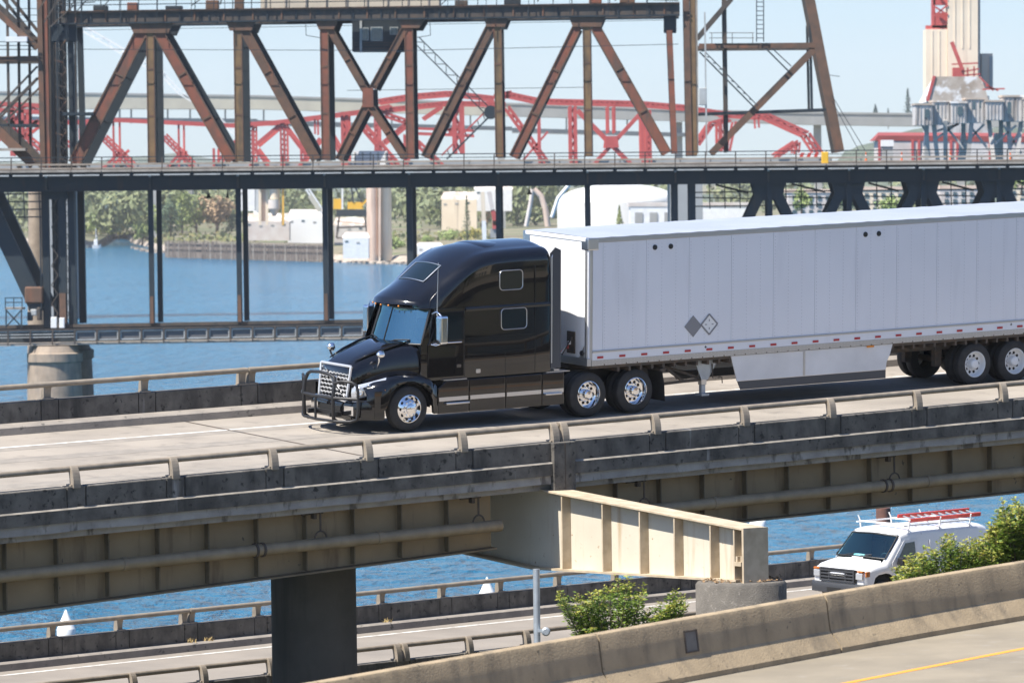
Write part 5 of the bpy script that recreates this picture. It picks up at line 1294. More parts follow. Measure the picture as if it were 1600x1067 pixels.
# yellow crane and conveyor works
yc = thing('yellow_crane', at(545, 400, 1800), 'yellow gantry crane on the wharf left of the twin silos', 'crane')
fbox('cab', 521, 533, 311, 327, 1800, 4, 'yellow_paint', yc); fbox('house', 543, 567, 316, 327, 1800, 5, 'yellow_paint', yc)
fbox('turntable', 526, 573, 328, 338, 1800, 5, 'steel_dark', yc)
for a, b, m_ in (((535, 327), (535, 290), 'white_paint'), ((552, 316), (548, 285), 'steel_dark'), ((565, 316), (552, 285), 'steel_dark'), ((565, 322), (580, 304), 'yellow_paint'), ((530, 338), (526, 372), 'steel_mid'), ((570, 338), (574, 372), 'steel_mid'), ((526, 372), (574, 372), 'timber'), ((526, 356), (574, 354), 'steel_mid'), ((526, 346), (572, 350), 'cream_pink')):
    MB().beam(at(*a, 1800), at(*b, 1800), .55, .5, YAX).build('gantry_bar', M[m_], yc)
rh = thing('red_hoist', at(772, 392, 1500), 'red and white slender hoist left of the trailer front', 'crane')
for k, (a, b, m_) in enumerate((((754, 300), (756, 345), 'cream'), ((756, 345), (757, 375), 'white_paint'), ((764, 300), (770, 330), 'roof_pale'), ((770, 328), (774, 352), 'red_steel'), ((775, 345), (775, 358), 'red_steel'))):
    MB().beam(at(*a, 1500), at(*b, 1500), 1.1 if k != 4 else 1.9, .8, YAX).build('boom', M[m_], rh)
fbox('base', 766, 784, 358, 372, 1500, 3, 'viaduct_grey', rh)
cj = thing('curved_loader', at(840, 360, 1450), 'pinkish curved loading boom just above the trailer front corner', 'crane')
pts = [at(822, 354, 1450), at(829, 318, 1450), at(832, 296, 1450)]; MB().tube(pts, .55, 8).build('mast', M['roof_pale'], cj, smooth=60)
pts = [at(834, 296, 1450), at(845, 306, 1450), at(852, 326, 1450), at(856, 354, 1450)]; MB().tube(pts, .75, 8).build('boom', M['cream_pink'], cj, smooth=60)
MB().tube([at(862, 340, 1450), at(872, 310, 1450), at(890, 288, 1450)], .5, 8).build('stay', M['white_paint'], cj)
ww = thing('white_conveyor', at(480, 380, 1780), 'white slanting conveyor with a walkway above the wharf', 'conveyor')
for k in (0, 3): MB().beam(at(478 + k, 296 - k, 1780), at(505 + k, 336 - k, 1780), .5, .8, YAX).build('conveyor_rail', M['white_paint'], ww)
MB().beam(at(484, 306, 1780), at(500, 330, 1780), 1.3, 1.0, YAX).build('conveyor_belt', M['viaduct'], ww)
# timber wharf
wf = thing('timber_wharf', on_water(360, 404), 'old timber wharf wall of upright piles along the far shore', 'wharf')
rnd = random.Random(5)
for i in range(74):
    px = 262 + i * 3.35 + rnd.uniform(-.6, .6)
    if 308 < px < 313: continue
    q = on_water(px, 403 + (px - 262) * .028); s = q.y / FPX
    h = rnd.uniform(23, 28) * s
    MB().beam(q - V3((0, 1.5, .5)), q + V3((rnd.uniform(-.2, .2), -1.5, h)), rnd.uniform(.28, .5), .4, YAX).build('pile', M['timber' if i % 5 else 'deck_pale'], wf)
a = on_water(258, 402) - YAX * .9; b = on_water(512, 409) - YAX * .9
for dz, hh in ((4.9, .6), (3.0, .35), (5.6, .25)): MB().beam(a + V3((0, 0, dz)), b + V3((0, 0, dz)), hh, .5, YAX).build('waler', M['timber'], wf)
MB().hexa([a + V3((0, .6, -.5)), b + V3((0, .6, -.5)), b + V3((0, 1.0, -.5)), a + V3((0, 1.0, -.5)), a + V3((0, .6, 5.2)), b + V3((0, .6, 5.2)), b + V3((0, 1.0, 5.2)), a + V3((0, 1.0, 5.2))]).build('back_wall', M['timber'], wf)
for k in range(4):
    MB().beam(at(272 + k * 12, 384, a.y - 3), at(282 + k * 12, 400, a.y - 3), .35, .3, YAX).build('brace', M['timber'], wf)
rk = MB()
for i in range(420):
    px = rnd.uniform(205, 660); t = (px - 205) / 455; q = on_water(px, 388 + 26 * t ** .55 + rnd.uniform(-2.5, 1.0)); s = rnd.uniform(.35, 1.1)
    rk.cbox((0, 0, 0), s * 1.6, s * 1.2, s, lambda x, y, z: q + Matrix.Rotation(rnd.random() * 0 + px, 3, 'Z') @ V3((x, y, z + .2)))
tag(rk.build('shore_rocks', M['riprap']), 'pale rocks scattered along the far shore', 'rocks', kind='stuff')
# small pier bridge over the inlet, boats
br = thing('inlet_footbridge', on_water(172, 372), 'low footbridge across the inlet left of the yellow tree', 'bridge')
Yq = on_water(172, 374).y
MB().beam(at(140, 370, Yq), at(192, 366.5, Yq), .7, 3, YAX).build('deck', M['timber'], br)
for x in (144, 158, 172, 186): MB().beam(at(x, 369, Yq), at(x, 378, Yq), .5, .5, YAX).build('pile', M['timber'], br)
def boat(px, py, L, label, m_, flip=1):
    q = on_water(px, py); s = q.y / FPX
    root = thing('moored_boat', q, label, 'boat', 'boats moored by the far bank')
    Lm = L * s; hull = []
    for t, w, z in ((-.5, .75, .95), (-.3, 1, .8), (.2, 1, .85), (.42, .5, 1.15), (.5, .05, 1.4)):
        x = t * Lm * flip; wv = w * Lm * .14
        hull.append([q + V3((x, -wv, z * 1.4)), q + V3((x * .94, -wv * .6, -.2)), q + V3((x * .94, wv * .6, -.2)), q + V3((x, wv, z * 1.4))])
    mb = MB().grid(hull, True); mb.f.append((0, 1, 2, 3)); mb.build('hull', M[m_], root)
    MB().box(-Lm * .3, Lm * .12, -Lm * .09, Lm * .09, 1.2, 3.4, lambda x, y, z: q + V3((x * flip, y, z))).build('cabin', M['white_paint'], root, bevel=.15)
    MB().box(-Lm * .1, Lm * .08, -Lm * .07, Lm * .07, 3.42, 5.0, lambda x, y, z: q + V3((x * flip, y, z))).build('wheelhouse', M['white_paint'], root, bevel=.15)
    MB().box(-Lm * .08, Lm * .085, -Lm * .075, Lm * .075, 4.0, 4.6, lambda x, y, z: q + V3((x * flip, y, z))).build('window_band', M['glass_dark'], root)
    MB().tube([q + V3((-Lm * .05 * flip, 0, 5)), q + V3((-Lm * .05 * flip, 0, 8))], .12, 6).build('mast', M['white_paint'], root)
boat(62, 390, 34, 'long dark hulled boat with white cabin at the far left', 'steel_dark')
boat(126, 388, 24, 'boat with a buff hull moored just right of the bridge leg', 'cream', -1)
boat(151, 388, 14, 'small white boat moored near the inlet', 'white_paint')
# ================================================================== lorry: tractor
_U = V3((math.cos(TH), math.sin(TH), GR)).normalized(); _V = V3((-math.sin(TH), math.cos(TH), BK)); _V = (_V - _U * _U.dot(_V)).normalized(); _W = _U.cross(_V)
TM = Matrix((-_U, -_V, _W)).transposed()
T0 = A0 + _V * 1.22 + _W * 0.012
def car_paint(name, col, rough=0.25, coat=1.0):
    m = mat(name, col, rough, coat=coat, spec=.25, bump=.10, bscale=1.3, bdist=.05, local=True); m.node_tree.nodes['Principled BSDF'].inputs['Coat Roughness'].default_value = 0.02; return m
M['black_paint'] = car_paint('glossy_black_paint', (0.004, 0.004, 0.005), 0.10)
M['black_plastic'] = mat('black_plastic', (0.015, 0.015, 0.016), 0.45)
M['dark_grey'] = mat('dark_grey_panel', (0.055, 0.06, 0.07), 0.4)
M['chrome'] = mat('chrome', (0.82, 0.82, 0.83), 0.08, 1.0)
M['satin_alu'] = mat('satin_aluminium', (0.62, 0.62, 0.63), 0.32, 1.0)
M['rubber'] = mat('tyre_rubber', (0.018, 0.018, 0.019), 0.75, col2=(0.03, 0.029, 0.028), scale=6, bump=.2, bscale=30)
M['windshield'] = mat('windscreen_glass', (0.03, 0.12, 0.16), 0.04, spec=1.0, coat=1.0)
M['cab_glass'] = mat('tinted_cab_glass', (0.006, 0.012, 0.015), 0.04, spec=0.8)
M['lamp_clear'] = mat('clear_lamp', (0.55, 0.57, 0.6), 0.12, 0.4, coat=1.0)
M['amber'] = mat('amber_lens', (0.75, 0.25, 0.02), 0.25, coat=1.0)
M['red_lens'] = mat('red_reflector', (0.42, 0.025, 0.03), 0.35)
M['wheel_dark'] = mat('wheel_hole', (0.008, 0.008, 0.008), 0.8)
def thin_glass(name, tint, refl):
    m = bpy.data.materials.new(name); m.use_nodes = True; t = m.node_tree; t.nodes.remove(t.nodes['Principled BSDF'])
    tp = t.nodes.new('ShaderNodeBsdfTransparent'); tp.inputs[0].default_value = (*tint, 1); gl = t.nodes.new('ShaderNodeBsdfGlossy'); gl.inputs['Roughness'].default_value = .03; gl.inputs[0].default_value = (.55, .93, 1, 1)
    lw = t.nodes.new('ShaderNodeLayerWeight'); lw.inputs[0].default_value = refl; mx = t.nodes.new('ShaderNodeMixShader')
    t.links.new(lw.outputs['Fresnel'], mx.inputs[0]); t.links.new(tp.outputs[0], mx.inputs[1]); t.links.new(gl.outputs[0], mx.inputs[2]); t.links.new(mx.outputs[0], t.nodes['Material Output'].inputs['Surface'])
    return m
M['windshield'] = thin_glass('windscreen_glass', (0.50, 0.92, 1.0), 0.74)
M['interior'] = mat('cab_interior', (0.02, 0.02, 0.022), 0.8)


tr = thing('lorry_tractor', T0, 'glossy black long nosed lorry tractor with tall sleeper cab and tube grille guard', 'lorry', rot=TM)
def lerpv(xs, x):
    if x >= xs[0][0]: return xs[0][1]
    for (a, ya), (b, yb) in zip(xs[:-1], xs[1:]):
        if b <= x <= a:
            t = (a - x) / (a - b); return ya + (yb - ya) * t
    return xs[-1][1]
def smooth_curve(xs, x):      # Catmull-Rom through decreasing x
    if x >= xs[0][0]: return xs[0][1]
    if x <= xs[-1][0]: return xs[-1][1]
    for i in range(len(xs) - 1):
        if xs[i + 1][0] <= x <= xs[i][0]:
            p1, p2 = xs[i], xs[i + 1]; p0 = xs[i - 1] if i else p1; p3 = xs[i + 2] if i + 2 < len(xs) else p2
            t = (p1[0] - x) / (p1[0] - p2[0])
            m1 = (p2[1] - p0[1]) / max(1e-6, (p0[0] - p2[0])) * (p1[0] - p2[0]) if p0 is not p1 else (p2[1] - p1[1])
            m2 = (p3[1] - p1[1]) / max(1e-6, (p1[0] - p3[0])) * (p1[0] - p2[0]) if p3 is not p2 else (p2[1] - p1[1])
            return (2 * t**3 - 3 * t**2 + 1) * p1[1] + (t**3 - 2 * t**2 + t) * m1 + (-2 * t**3 + 3 * t**2) * p2[1] + (t**3 - t**2) * m2
Z_SH = [(-.02, 2.80), (-.25, 2.93), (-.55, 3.07), (-.85, 3.23), (-1.2, 3.46), (-1.58, 3.68), (-1.95, 3.83), (-2.3, 3.90), (-2.8, 3.93), (-3.4, 3.94), (-3.86, 3.94)]
def roof_hw(x): return smooth_curve([(0, .94), (-.5, 1.03), (-1.0, 1.10), (-1.6, 1.16), (-2.4, 1.19), (-3.86, 1.19)], x)
def roof_bow(x): return max(0, .44 * (1 + x / 1.9)) if x > -1.9 else 0.0
Z_SEAM = 2.70
def roof_ring(x):
    hw = roof_hw(x); zs = smooth_curve(Z_SH, x); crown = .06 + .05 * min(1, -x / 2.0); r = min(.30, (zs - Z_SEAM) * .85)
    half = [(hw, Z_SEAM + (0.0)), (hw - .004, Z_SEAM + (zs - r - Z_SEAM) * .5), (hw - .015, zs - r)]
    for k in range(1, 9):
        a = math.pi / 2 * k / 8; half.append((hw - .015 - r * 1.15 * (1 - math.cos(a)), zs - r + r * math.sin(a)))
    yl = half[-1][0]
    for k in range(1, 6):
        t = k / 6; half.append((yl * (1 - t), zs + crown * (1 - (1 - t) ** 2)))
    half.append((0.0, zs + crown))
    full = half + [(-y, z) for y, z in reversed(half[:-1])]
    return [V3((x - roof_bow(x) * (y / hw) ** 2, y, z)) for y, z in full]
xs = [-.02, -.06, -.14, -.25, -.4, -.55, -.7, -.85, -1.0, -1.2, -1.4, -1.58, -1.78, -1.95, -2.12, -2.3, -2.55, -2.8, -3.1, -3.4, -3.7, -3.80, -3.86]
rings = [roof_ring(x) for x in xs]
# soften the lip and the rear edge
def shrink(r, k, zc, dz=0): return [V3((p.x, p.y * k, zc + (p.z - zc) * k + dz)) for p in r]
rings[0] = [V3((p.x - .0, p.y * .985, min(p.z, 2.78))) for p in rings[0]]
rings[-1] = shrink(rings[-1], .985, Z_SEAM)
rf = MB(); rf.grid(rings); n = len(rings[0])
rf.f.append(tuple(reversed(range(n)))); rf.f.append(tuple(range((len(rings) - 1) * n, len(rings) * n)))
fair = rf.build('roof_fairing', M['black_paint'], tr, smooth=50)
# underside of the visor
MB().grid([[V3((p.x, p.y, Z_SEAM + .002)) for p in (rings[0][0], rings[0][-1])], [V3((-.62, 1.0, Z_SEAM + .002)), V3((-.62, -1.0, Z_SEAM + .002))]]).build('visor_underside', M['black_plastic'], tr)
def roof_at(x, yf, lift=.004):
    """point on the roof fairing: x station, y metres from the middle"""
    ring = roof_ring(x); pts = sorted([p for p in ring[3:-3]], key=lambda p: p.y)
    for a, b in zip(pts[:-1], pts[1:]):
        if a.y <= yf <= b.y:
            t = (yf - a.y) / max(1e-6, b.y - a.y); q = a + (b - a) * t; return q + V3((.35, 0, .9)) * lift
    return pts[0]
sky_rows = [[roof_at(x, -.50 + 1.0 * k / 8, .008) for k in range(9)] for x in [-.80 - .5 * j / 6 for j in range(7)]]
sg = MB().grid(sky_rows).build('skylight', M['cab_glass'], tr, smooth=True)
edge = [r_ for r_ in sky_rows[0]] + [r_[-1] for r_ in sky_rows[1:]] + list(reversed(sky_rows[-1][:-1])) + [r_[0] for r_ in reversed(sky_rows[:-1])]
MB().tube([p + V3((0.004, 0, .008)) for p in edge], .012, 6, False).build('skylight_trim', M['satin_alu'], sg)
# raised spoiler lip at the back of the roof
sp_rows = [[V3((x, y, roof_ring(-2.6)[11].z * 0 + 4.035 - .15 * abs(y / .8) ** 3 + h - .03)) for y in [-.8 + 1.6 * k / 10 for k in range(11)]] for x, h in ((-2.20, -.06), (-2.42, .03), (-2.55, .045), (-2.95, .03), (-3.45, -.03))]
MB().grid(sp_rows).build('roof_spoiler', M['black_paint'], tr, smooth=True)
for k in range(5):
    y = -.52 + k * .26; c = V3((-.045 - roof_bow(-.05) * (y / .94) ** 2, y, 2.745))
    MB().lathe(c, (1, 0, -.2), [(0, .022), (.02, .02), (.03, .01)], 10).build('marker_lamp', M['amber'], fair, smooth=True)

# ---- cab and sleeper body below the seam
side = [(-.36, 1.12), (-.34, 1.90), (-.64, 2.695), (-3.86, 2.695), (-3.86, 1.12)]
cb = MB()
def side_y(z): return 1.205 - .012 * max(0, z - 1.9) / .8 - .0
stn = [-.36, -.5, -.64, -1.2, -2.0, -3.0, -3.80, -3.86]
rows = []
for i, x in enumerate(stn):
    k = .985 if i in (0, len(stn) - 1) else 1.0
    zt_ = 2.695
    x_at = lambda z, x=x: x
    ring = []
    for z in (1.10, 1.14, 1.6, 1.92, 2.3, 2.66, 2.695):
        xx = x
        if i < 3:    # front edge leans back above the belt line
            xx = x - max(0, (z - 1.92)) / .775 * .36 * (1 - i * .33) if i else x - max(0, (z - 1.92)) / .775 * .34
        hw = side_y(z) * k - (.02 if z in (1.10,) else 0) - .11 * (max(0, xx + .75) / .4) ** 1.5 * .5
        ring.append((hw, z, xx))
    rows.append([V3((xx, hw, z)) for hw, z, xx in ring] + [V3((xx, -hw, z)) for hw, z, xx in reversed(ring)])
cb.grid(rows, True); n = len(rows[0]); cb.f.append(tuple(range((len(rows) - 1) * n, len(rows) * n)))
cabo = cb.build('cab_body', M['black_paint'], tr, smooth=40)
# windscreen: bowed glass with black surround and wipers
def ws(z, yf, lift=0.0):
    t = (z - 1.90) / .79
    hw = 1.02 - .05 * t; x0 = -.46 - .27 * t
    return V3((x0 + .36 * (1 - abs(yf) ** 2.2) + lift, yf * hw, z))
wr = [[ws(1.90 + .79 * j / 8, -1 + 2 * k / 16) for k in range(17)] for j in range(9)]
wso = MB().grid(wr).build('windscreen', M['windshield'], tr, smooth=True)
M['dash_dark'] = mat('interior_shade', (0.012, 0.03, 0.04), 0.2)
for pts, r in (([ws(1.90, -1 + k / 8, .004) for k in range(17)], .03), ([ws(2.69, -1 + k / 8, .004) for k in range(17)], .03), ([ws(1.9 + .79 * j / 8, 1.0, .004) for j in range(9)], .035), ([ws(1.9 + .79 * j / 8, -1.0, .004) for j in range(9)], .035)):
    MB().tube(pts, r, 8).build('windscreen_seal', M['black_plastic'], wso, smooth=60)
MB().tube([ws(1.9 + .79 * j / 8, 0, .005) for j in range(9)], .012, 6).build('centre_bar', M['black_plastic'], wso)
for s in (-1, 1):
    MB().tube([ws(1.91, s * .15, .03), ws(1.98, s * .4, .02), ws(2.0, s * .75, .02)], .012, 6).build('wiper', M['black_plastic'], wso)
# dashboard, seats and curtain seen through the glass
M['cab_trim'] = mat('pale_cab_trim', (0.62, 0.64, 0.65), .7); M['seat_cloth'] = mat('seat_cloth', (0.06, 0.065, 0.075), .9)
MB().prism([(-.46, 1.60), (-.42, 1.84), (-.48, 1.92), (-.66, 1.95), (-.74, 1.84), (-.74, 1.60)], lambda a, b, d: V3((a, d, b)), -.84, .84).build('dashboard', M['cab_trim'], tr, bevel=.02)
for s in (-.52, .52):
    st_ = MB().box(-1.45, -.98, s - .25, s + .25, 1.55, 1.68).build('seat', M['seat_cloth'], tr, bevel=.04)
    MB().hexa([V3((-1.36, s - .24, 1.62)), V3((-1.36, s + .24, 1.62)), V3((-1.50, s + .24, 1.62)), V3((-1.50, s - .24, 1.62)), V3((-1.48, s - .2, 2.30)), V3((-1.48, s + .2, 2.30)), V3((-1.60, s + .2, 2.30)), V3((-1.60, s - .2, 2.30))]).build('seat_back', M['seat_cloth'], st_, bevel=.04)
MB().tube([V3((-.80 + .12 * math.sin(a), .52 + .22 * math.cos(a), 2.02 + .17 * math.sin(a))) for a in [2 * math.pi * k / 20 for k in range(21)]], .017, 6, False).build('steering_wheel', M['seat_cloth'], tr)
MB().box(-1.75, -1.72, -1.1, 1.1, 1.2, 2.69).build('cab_curtain', M['cab_trim'], tr)
MB().box(-1.7, -.4, -1.1, 1.1, 1.2, 1.3).build('cab_floor', M['seat_cloth'], tr)
# ---- doors, windows and seams on both sides
def rounded(x0, x1, z0, z1, r, n=4):
    pts = []
    for cx_, cz_, a0 in ((x1 - r, z1 - r, 0), (x0 + r, z1 - r, 90), (x0 + r, z0 + r, 180), (x1 - r, z0 + r, 270)):
        for k in range(n + 1):
            a = rad(a0 + 90 * k / n); pts.append((cx_ + r * math.cos(a), cz_ + r * math.sin(a)))
    return pts
def side_panel(name, poly, s, y, th, m, parent, bevel=0): return MB().prism(poly, lambda a, b, d: V3((a, s * (y + d), b)), 0, th).build(name, M[m], parent, bevel=bevel)
for s in (1, -1):
    door = side_panel('door', [(-.50, 1.16), (-.50, 1.90), (-.84, 2.62), (-1.47, 2.62), (-1.47, 1.16)], s, 1.196, .018, 'black_paint', tr, .008)
    side_panel('window', [(-.60, 1.93), (-.60, 1.98), (-.86, 2.56), (-.95, 2.585), (-1.36, 2.585), (-1.40, 2.54), (-1.40, 1.97), (-1.36, 1.93)], s, 1.206, .014, 'cab_glass', door)
    MB().tube([V3((-.60, s * 1.222, 1.93)), V3((-1.40, s * 1.222, 1.93))], .014, 6).build('sill_trim', M['chrome'], door)
    side_panel('handle', rounded(-1.38, -1.26, 1.36, 1.43, .02), s, 1.214, .02, 'chrome', door)
    side_panel('badge', rounded(-1.92, -1.80, 1.20, 1.29, .02), s, 1.203, .012, 'satin_alu', tr)
    for (x0, x1, z0, z1) in ((-2.45, -3.08, 3.03, 3.47), (-2.48, -3.18, 2.19, 2.66)):
        w_ = side_panel('sleeper_window', rounded(x1, x0, z0, z1, .09), s, 1.176 if z0 > 2.9 else 1.197, .02, 'cab_glass', tr)
        y_ = 1.2 if z0 > 2.9 else 1.22
        MB().tube([V3((a, s * y_, b)) for a, b in rounded(x1, x0, z0, z1, .09) + [rounded(x1, x0, z0, z1, .09)[0]]], .011, 6, False).build('window_trim', M['satin_alu'], w_, smooth=60)
        if z0 < 2.9: w_.location.z = -.05
    for (a, b, w) in (((-1.49, 1.14), (-1.49, 2.68), .014), ((-3.42, 1.14), (-3.42, 3.55), .012), ((-1.55, 2.0), (-3.42, 2.0), .01), ((-1.5, 1.62), (-3.42, 1.66), .008), ((-2.6, 1.14), (-2.6, 1.64), .01)):
        MB().beam(V3((a[0], s * 1.200, a[1])), V3((b[0], s * 1.200, b[1])), w, .012, (0, 1, 0)).build('seam', M['wheel_dark'], tr)
    # sleeper belt crease catching the sky
    MB().grid([[V3((x, s * 1.192, 2.70)), V3((x, s * 1.235, 2.665)), V3((x, s * 1.205, 2.61))] for x in (-1.52, -2.4, -3.2, -3.84)]).build('belt_moulding', M['black_paint'], tr, smooth=True)
    # side extender behind the sleeper
    ex = side_panel('side_extender', [(-3.86, 1.18), (-3.84, 3.80), (-3.98, 3.93), (-4.14, 3.86), (-4.14, 1.18)], s, 1.17, .03, 'dark_grey', tr, .008)
    MB().tube([V3((-3.88, s * 1.2, 1.3)), V3((-3.88, s * 1.2, 3.7)), V3((-3.95, s * 1.16, 3.86))], .018, 6).build('extender_edge', M['satin_alu'], ex)
# back wall of the sleeper
MB().box(-4.0, -3.87, -1.05, 1.05, 1.2, 3.7).build('back_wall', M['black_plastic'], tr)

# ---- bonnet
def hood_ring(x):
    zc = smooth_curve([(1.22, 1.40), (1.12, 1.50), (.85, 1.66), (.4, 1.82), (0, 1.93), (-.38, 2.0)], x)
    w = smooth_curve([(1.22, .64), (1.12, .67), (.85, .70), (.4, .83), (0, .95), (-.38, 1.08)], x)
    zb_ = 1.0; pts = []
    for k in range(25):
        a = math.pi * k / 24
        cy_, sy_ = math.cos(a), math.sin(a)
        pts.append(V3((x - .05 * abs(cy_) ** 2, w * math.copysign(abs(cy_) ** .42, cy_), zb_ + (zc - zb_) * abs(sy_) ** .55)))
    return pts
hr = [hood_ring(x) for x in (1.20, 1.15, 1.05, .9, .7, .5, .3, .1, -.1, -.25, -.40)]
hb = MB(); hb.grid(hr); n = len(hr[0]); hb.f.append(tuple(range(n)))
hood = hb.build('bonnet', M['black_paint'], tr, smooth=55)
# raised ridges on the bonnet
for s in (-1, 1):
    MB().tube([V3((1.0, s * .5, 1.575)), V3((.6, s * .58, 1.735)), V3((.1, s * .68, 1.885)), V3((-.3, s * .76, 1.97))], [.015, .035, .035, .02], 8).build('bonnet_ridge', M['black_paint'], hood, smooth=True)
# ---- fenders with wheel arches
def fender(s):
    rows = []
    N = 34
    for i in range(N + 1):
        x = 1.02 - 1.76 * i / N
        zf = smooth_curve([(1.02, .98), (.8, 1.14), (.5, 1.27), (.1, 1.335), (-.3, 1.30), (-.6, 1.18), (-.74, 1.10)], x)
        arch = .5 + math.sqrt(max(0, .615 ** 2 - x * x)) if abs(x) < .615 else 0
        zb_ = max(.36 if x < 0 else .52, arch if abs(x) < .615 else 0)
        zb_ = min(zb_, zf - .12)
        fl = .035 * math.exp(-((abs(x) - .6) / .15) ** 2) + (.03 if abs(x) < .6 else 0)
        yo = 1.205 + fl - .16 * max(0, (x - .72) / .3) ** 2
        row = [V3((x, s * .55, zf - .02)), V3((x, s * .80, zf + .015)), V3((x, s * .98, zf)), V3((x, s * (yo - .09), zf - .05)), V3((x, s * (yo - .02), zf - .13)), V3((x, s * yo, (zf - .13) * .55 + zb_ * .45)), V3((x, s * (yo + .004), zb_)), V3((x, s * (yo - .07), zb_ + .01))]
        rows.append(row)
    return MB().grid(rows)
for s in (1, -1):
    fo = fender(s).build('fender', M['black_paint'], tr, smooth=60)
    # inner arch
    MB().grid([[V3((.60 * math.cos(a), s * 1.15, .5 + .60 * math.sin(a))), V3((.60 * math.cos(a), s * .55, .5 + .60 * math.sin(a)))] for a in [math.pi * k / 14 for k in range(15)]]).build('wheel_arch', M['wheel_dark'], fo)
    # headlamp: clear lens over two bowls, swept back into the fender
    hl = MB(); rows = []
    for i in range(9):
        t = i / 8; x = 1.17 - .56 * t; y = .64 + .53 * t ** .75
        zt_ = 1.04 + .20 * t; zb_ = .72 + .24 * t
        rows.append([V3((x - .02, s * (y - .02), zb_)), V3((x + .02, s * (y + .015), zb_ + (zt_ - zb_) * .5)), V3((x - .04, s * (y - .03), zt_))])
    lamp = hl.grid(rows).build('headlamp', M['lamp_clear'], tr, smooth=True)
    for t, r in ((.2, .10), (.48, .095)):
        c = V3((1.17 - .56 * t + .02, s * (.64 + .53 * t ** .75 + .012), .88 + .22 * t))
        MB().lathe(c, (1, s * .7, 0), [(0, r), (.012, r * .9), (-.02, r * .5), (-.03, .02)], 16, False, True).build('lamp_bowl', M['chrome'], lamp, smooth=True)
    MB().box(.60, .66, s * 1.205, s * 1.225, .93, .985).build('side_marker', M['amber'], tr)
    side_panel('fender_trim', [(.56, 1.10), (.20, 1.28), (.20, 1.30), (.58, 1.13)], s, 1.0, .0, 'chrome', fo) if False else None
# ---- grille
def gx(z): return 1.255 - .10 * (z - .72) / .78
GZ0, GZ1, GW0, GW1 = .70, 1.47, .56, .61
gw = lambda z: GW0 + (GW1 - GW0) * (z - GZ0) / (GZ1 - GZ0)
MB().add([V3((gx(GZ0) - .06, -GW0, GZ0)), V3((gx(GZ0) - .06, GW0, GZ0)), V3((gx(GZ1) - .06, GW1, GZ1)), V3((gx(GZ1) - .06, -GW1, GZ1))], [(0, 1, 2, 3)]).build('grille_back', M['wheel_dark'], tr)
fr = [V3((gx(GZ0), -GW0, GZ0)), V3((gx(GZ0), GW0, GZ0)), V3((gx(GZ1), GW1, GZ1)), V3((gx(GZ1), -GW1, GZ1))]
gf = MB()
for a, b in zip(fr, fr[1:] + fr[:1]): gf.beam(a, b, .055, .05, (1, 0, 0))
M['bright_bar'] = mat('bright_silver', (0.72, 0.72, 0.73), .25, .55)
gfo = gf.build('grille_frame', M['bright_bar'], tr, bevel=.012)
for r in range(9):      # woven bars
    z = GZ0 + .045 + (GZ1 - GZ0 - .06) * r / 8; w = gw(z) - .03; k = 16; ph = r % 2
    pts = [V3((gx(z) - .02, -w + 2 * w * i / k, z + (.016 if (i + ph) % 2 else -.016))) for i in range(k + 1)]
    g_b = MB()
    for a, b in zip(pts[:-1], pts[1:]): g_b.beam(a, b, .028, .022, (1, 0, 0))
    g_b.build('grille_bar', M['bright_bar'], gfo)
MB().box(1.16, 1.20, -.10, .10, 1.06, 1.22, lambda x, y, z: V3((x + .03 - .05 * (z - 1.0), y, z))).build('grille_badge', M['satin_alu'], gfo, bevel=.02)
MB().beam(V3((gx(.78) + .005, .46, .78)), V3((gx(1.42) + .005, -.5, 1.42)), .03, .01, (1, 0, 0)).build('grille_sash', M['chrome'], gfo)
# ---- bumper
bp = []
for i in range(25):
    t = -1 + i / 12; y = 1.20 * t; x = 1.32 - .10 * t * t - .55 * max(0, abs(t) - .72) ** 1.3 / .28 ** 1.3 * .75
    bp.append([V3((x - .16, y * .96, .27)), V3((x - .02, y, .30)), V3((x, y, .45)), V3((x, y, .60)), V3((x - .03, y, .70)), V3((x - .16, y * .98, .735))])
bump_o = MB().grid(bp).build('bumper', M['black_paint'], tr, smooth=50)
for s in (-1, 1):
    MB().grid([[V3((1.322 - .10 * t * t, s * 1.2 * t, z)) for z in (.40, .60)] for t in (.45, .55, .65, .72)]).build('fog_lamp_bezel', M['chrome'], bump_o)
    MB().lathe(V3((1.27, s * .70, .50)), (1, s * .1, 0), [(0, .07), (.012, .05)], 14).build('fog_lamp', M['lamp_clear'], bump_o)
    # end of bumper running back to the wheel arch
    MB().grid([[V3((x, s * (1.20 + .012), z)) for z in (.30, .45, .62, .74, .95)] for x in (.93, .80, .66)]).build('bumper_end', M['black_paint'], tr, smooth=60)
MB().grid([[V3((1.325, y, z)) for z in (.44, .58)] for y in (-.42, 0, .42)]).build('air_intake', M['wheel_dark'], bump_o)
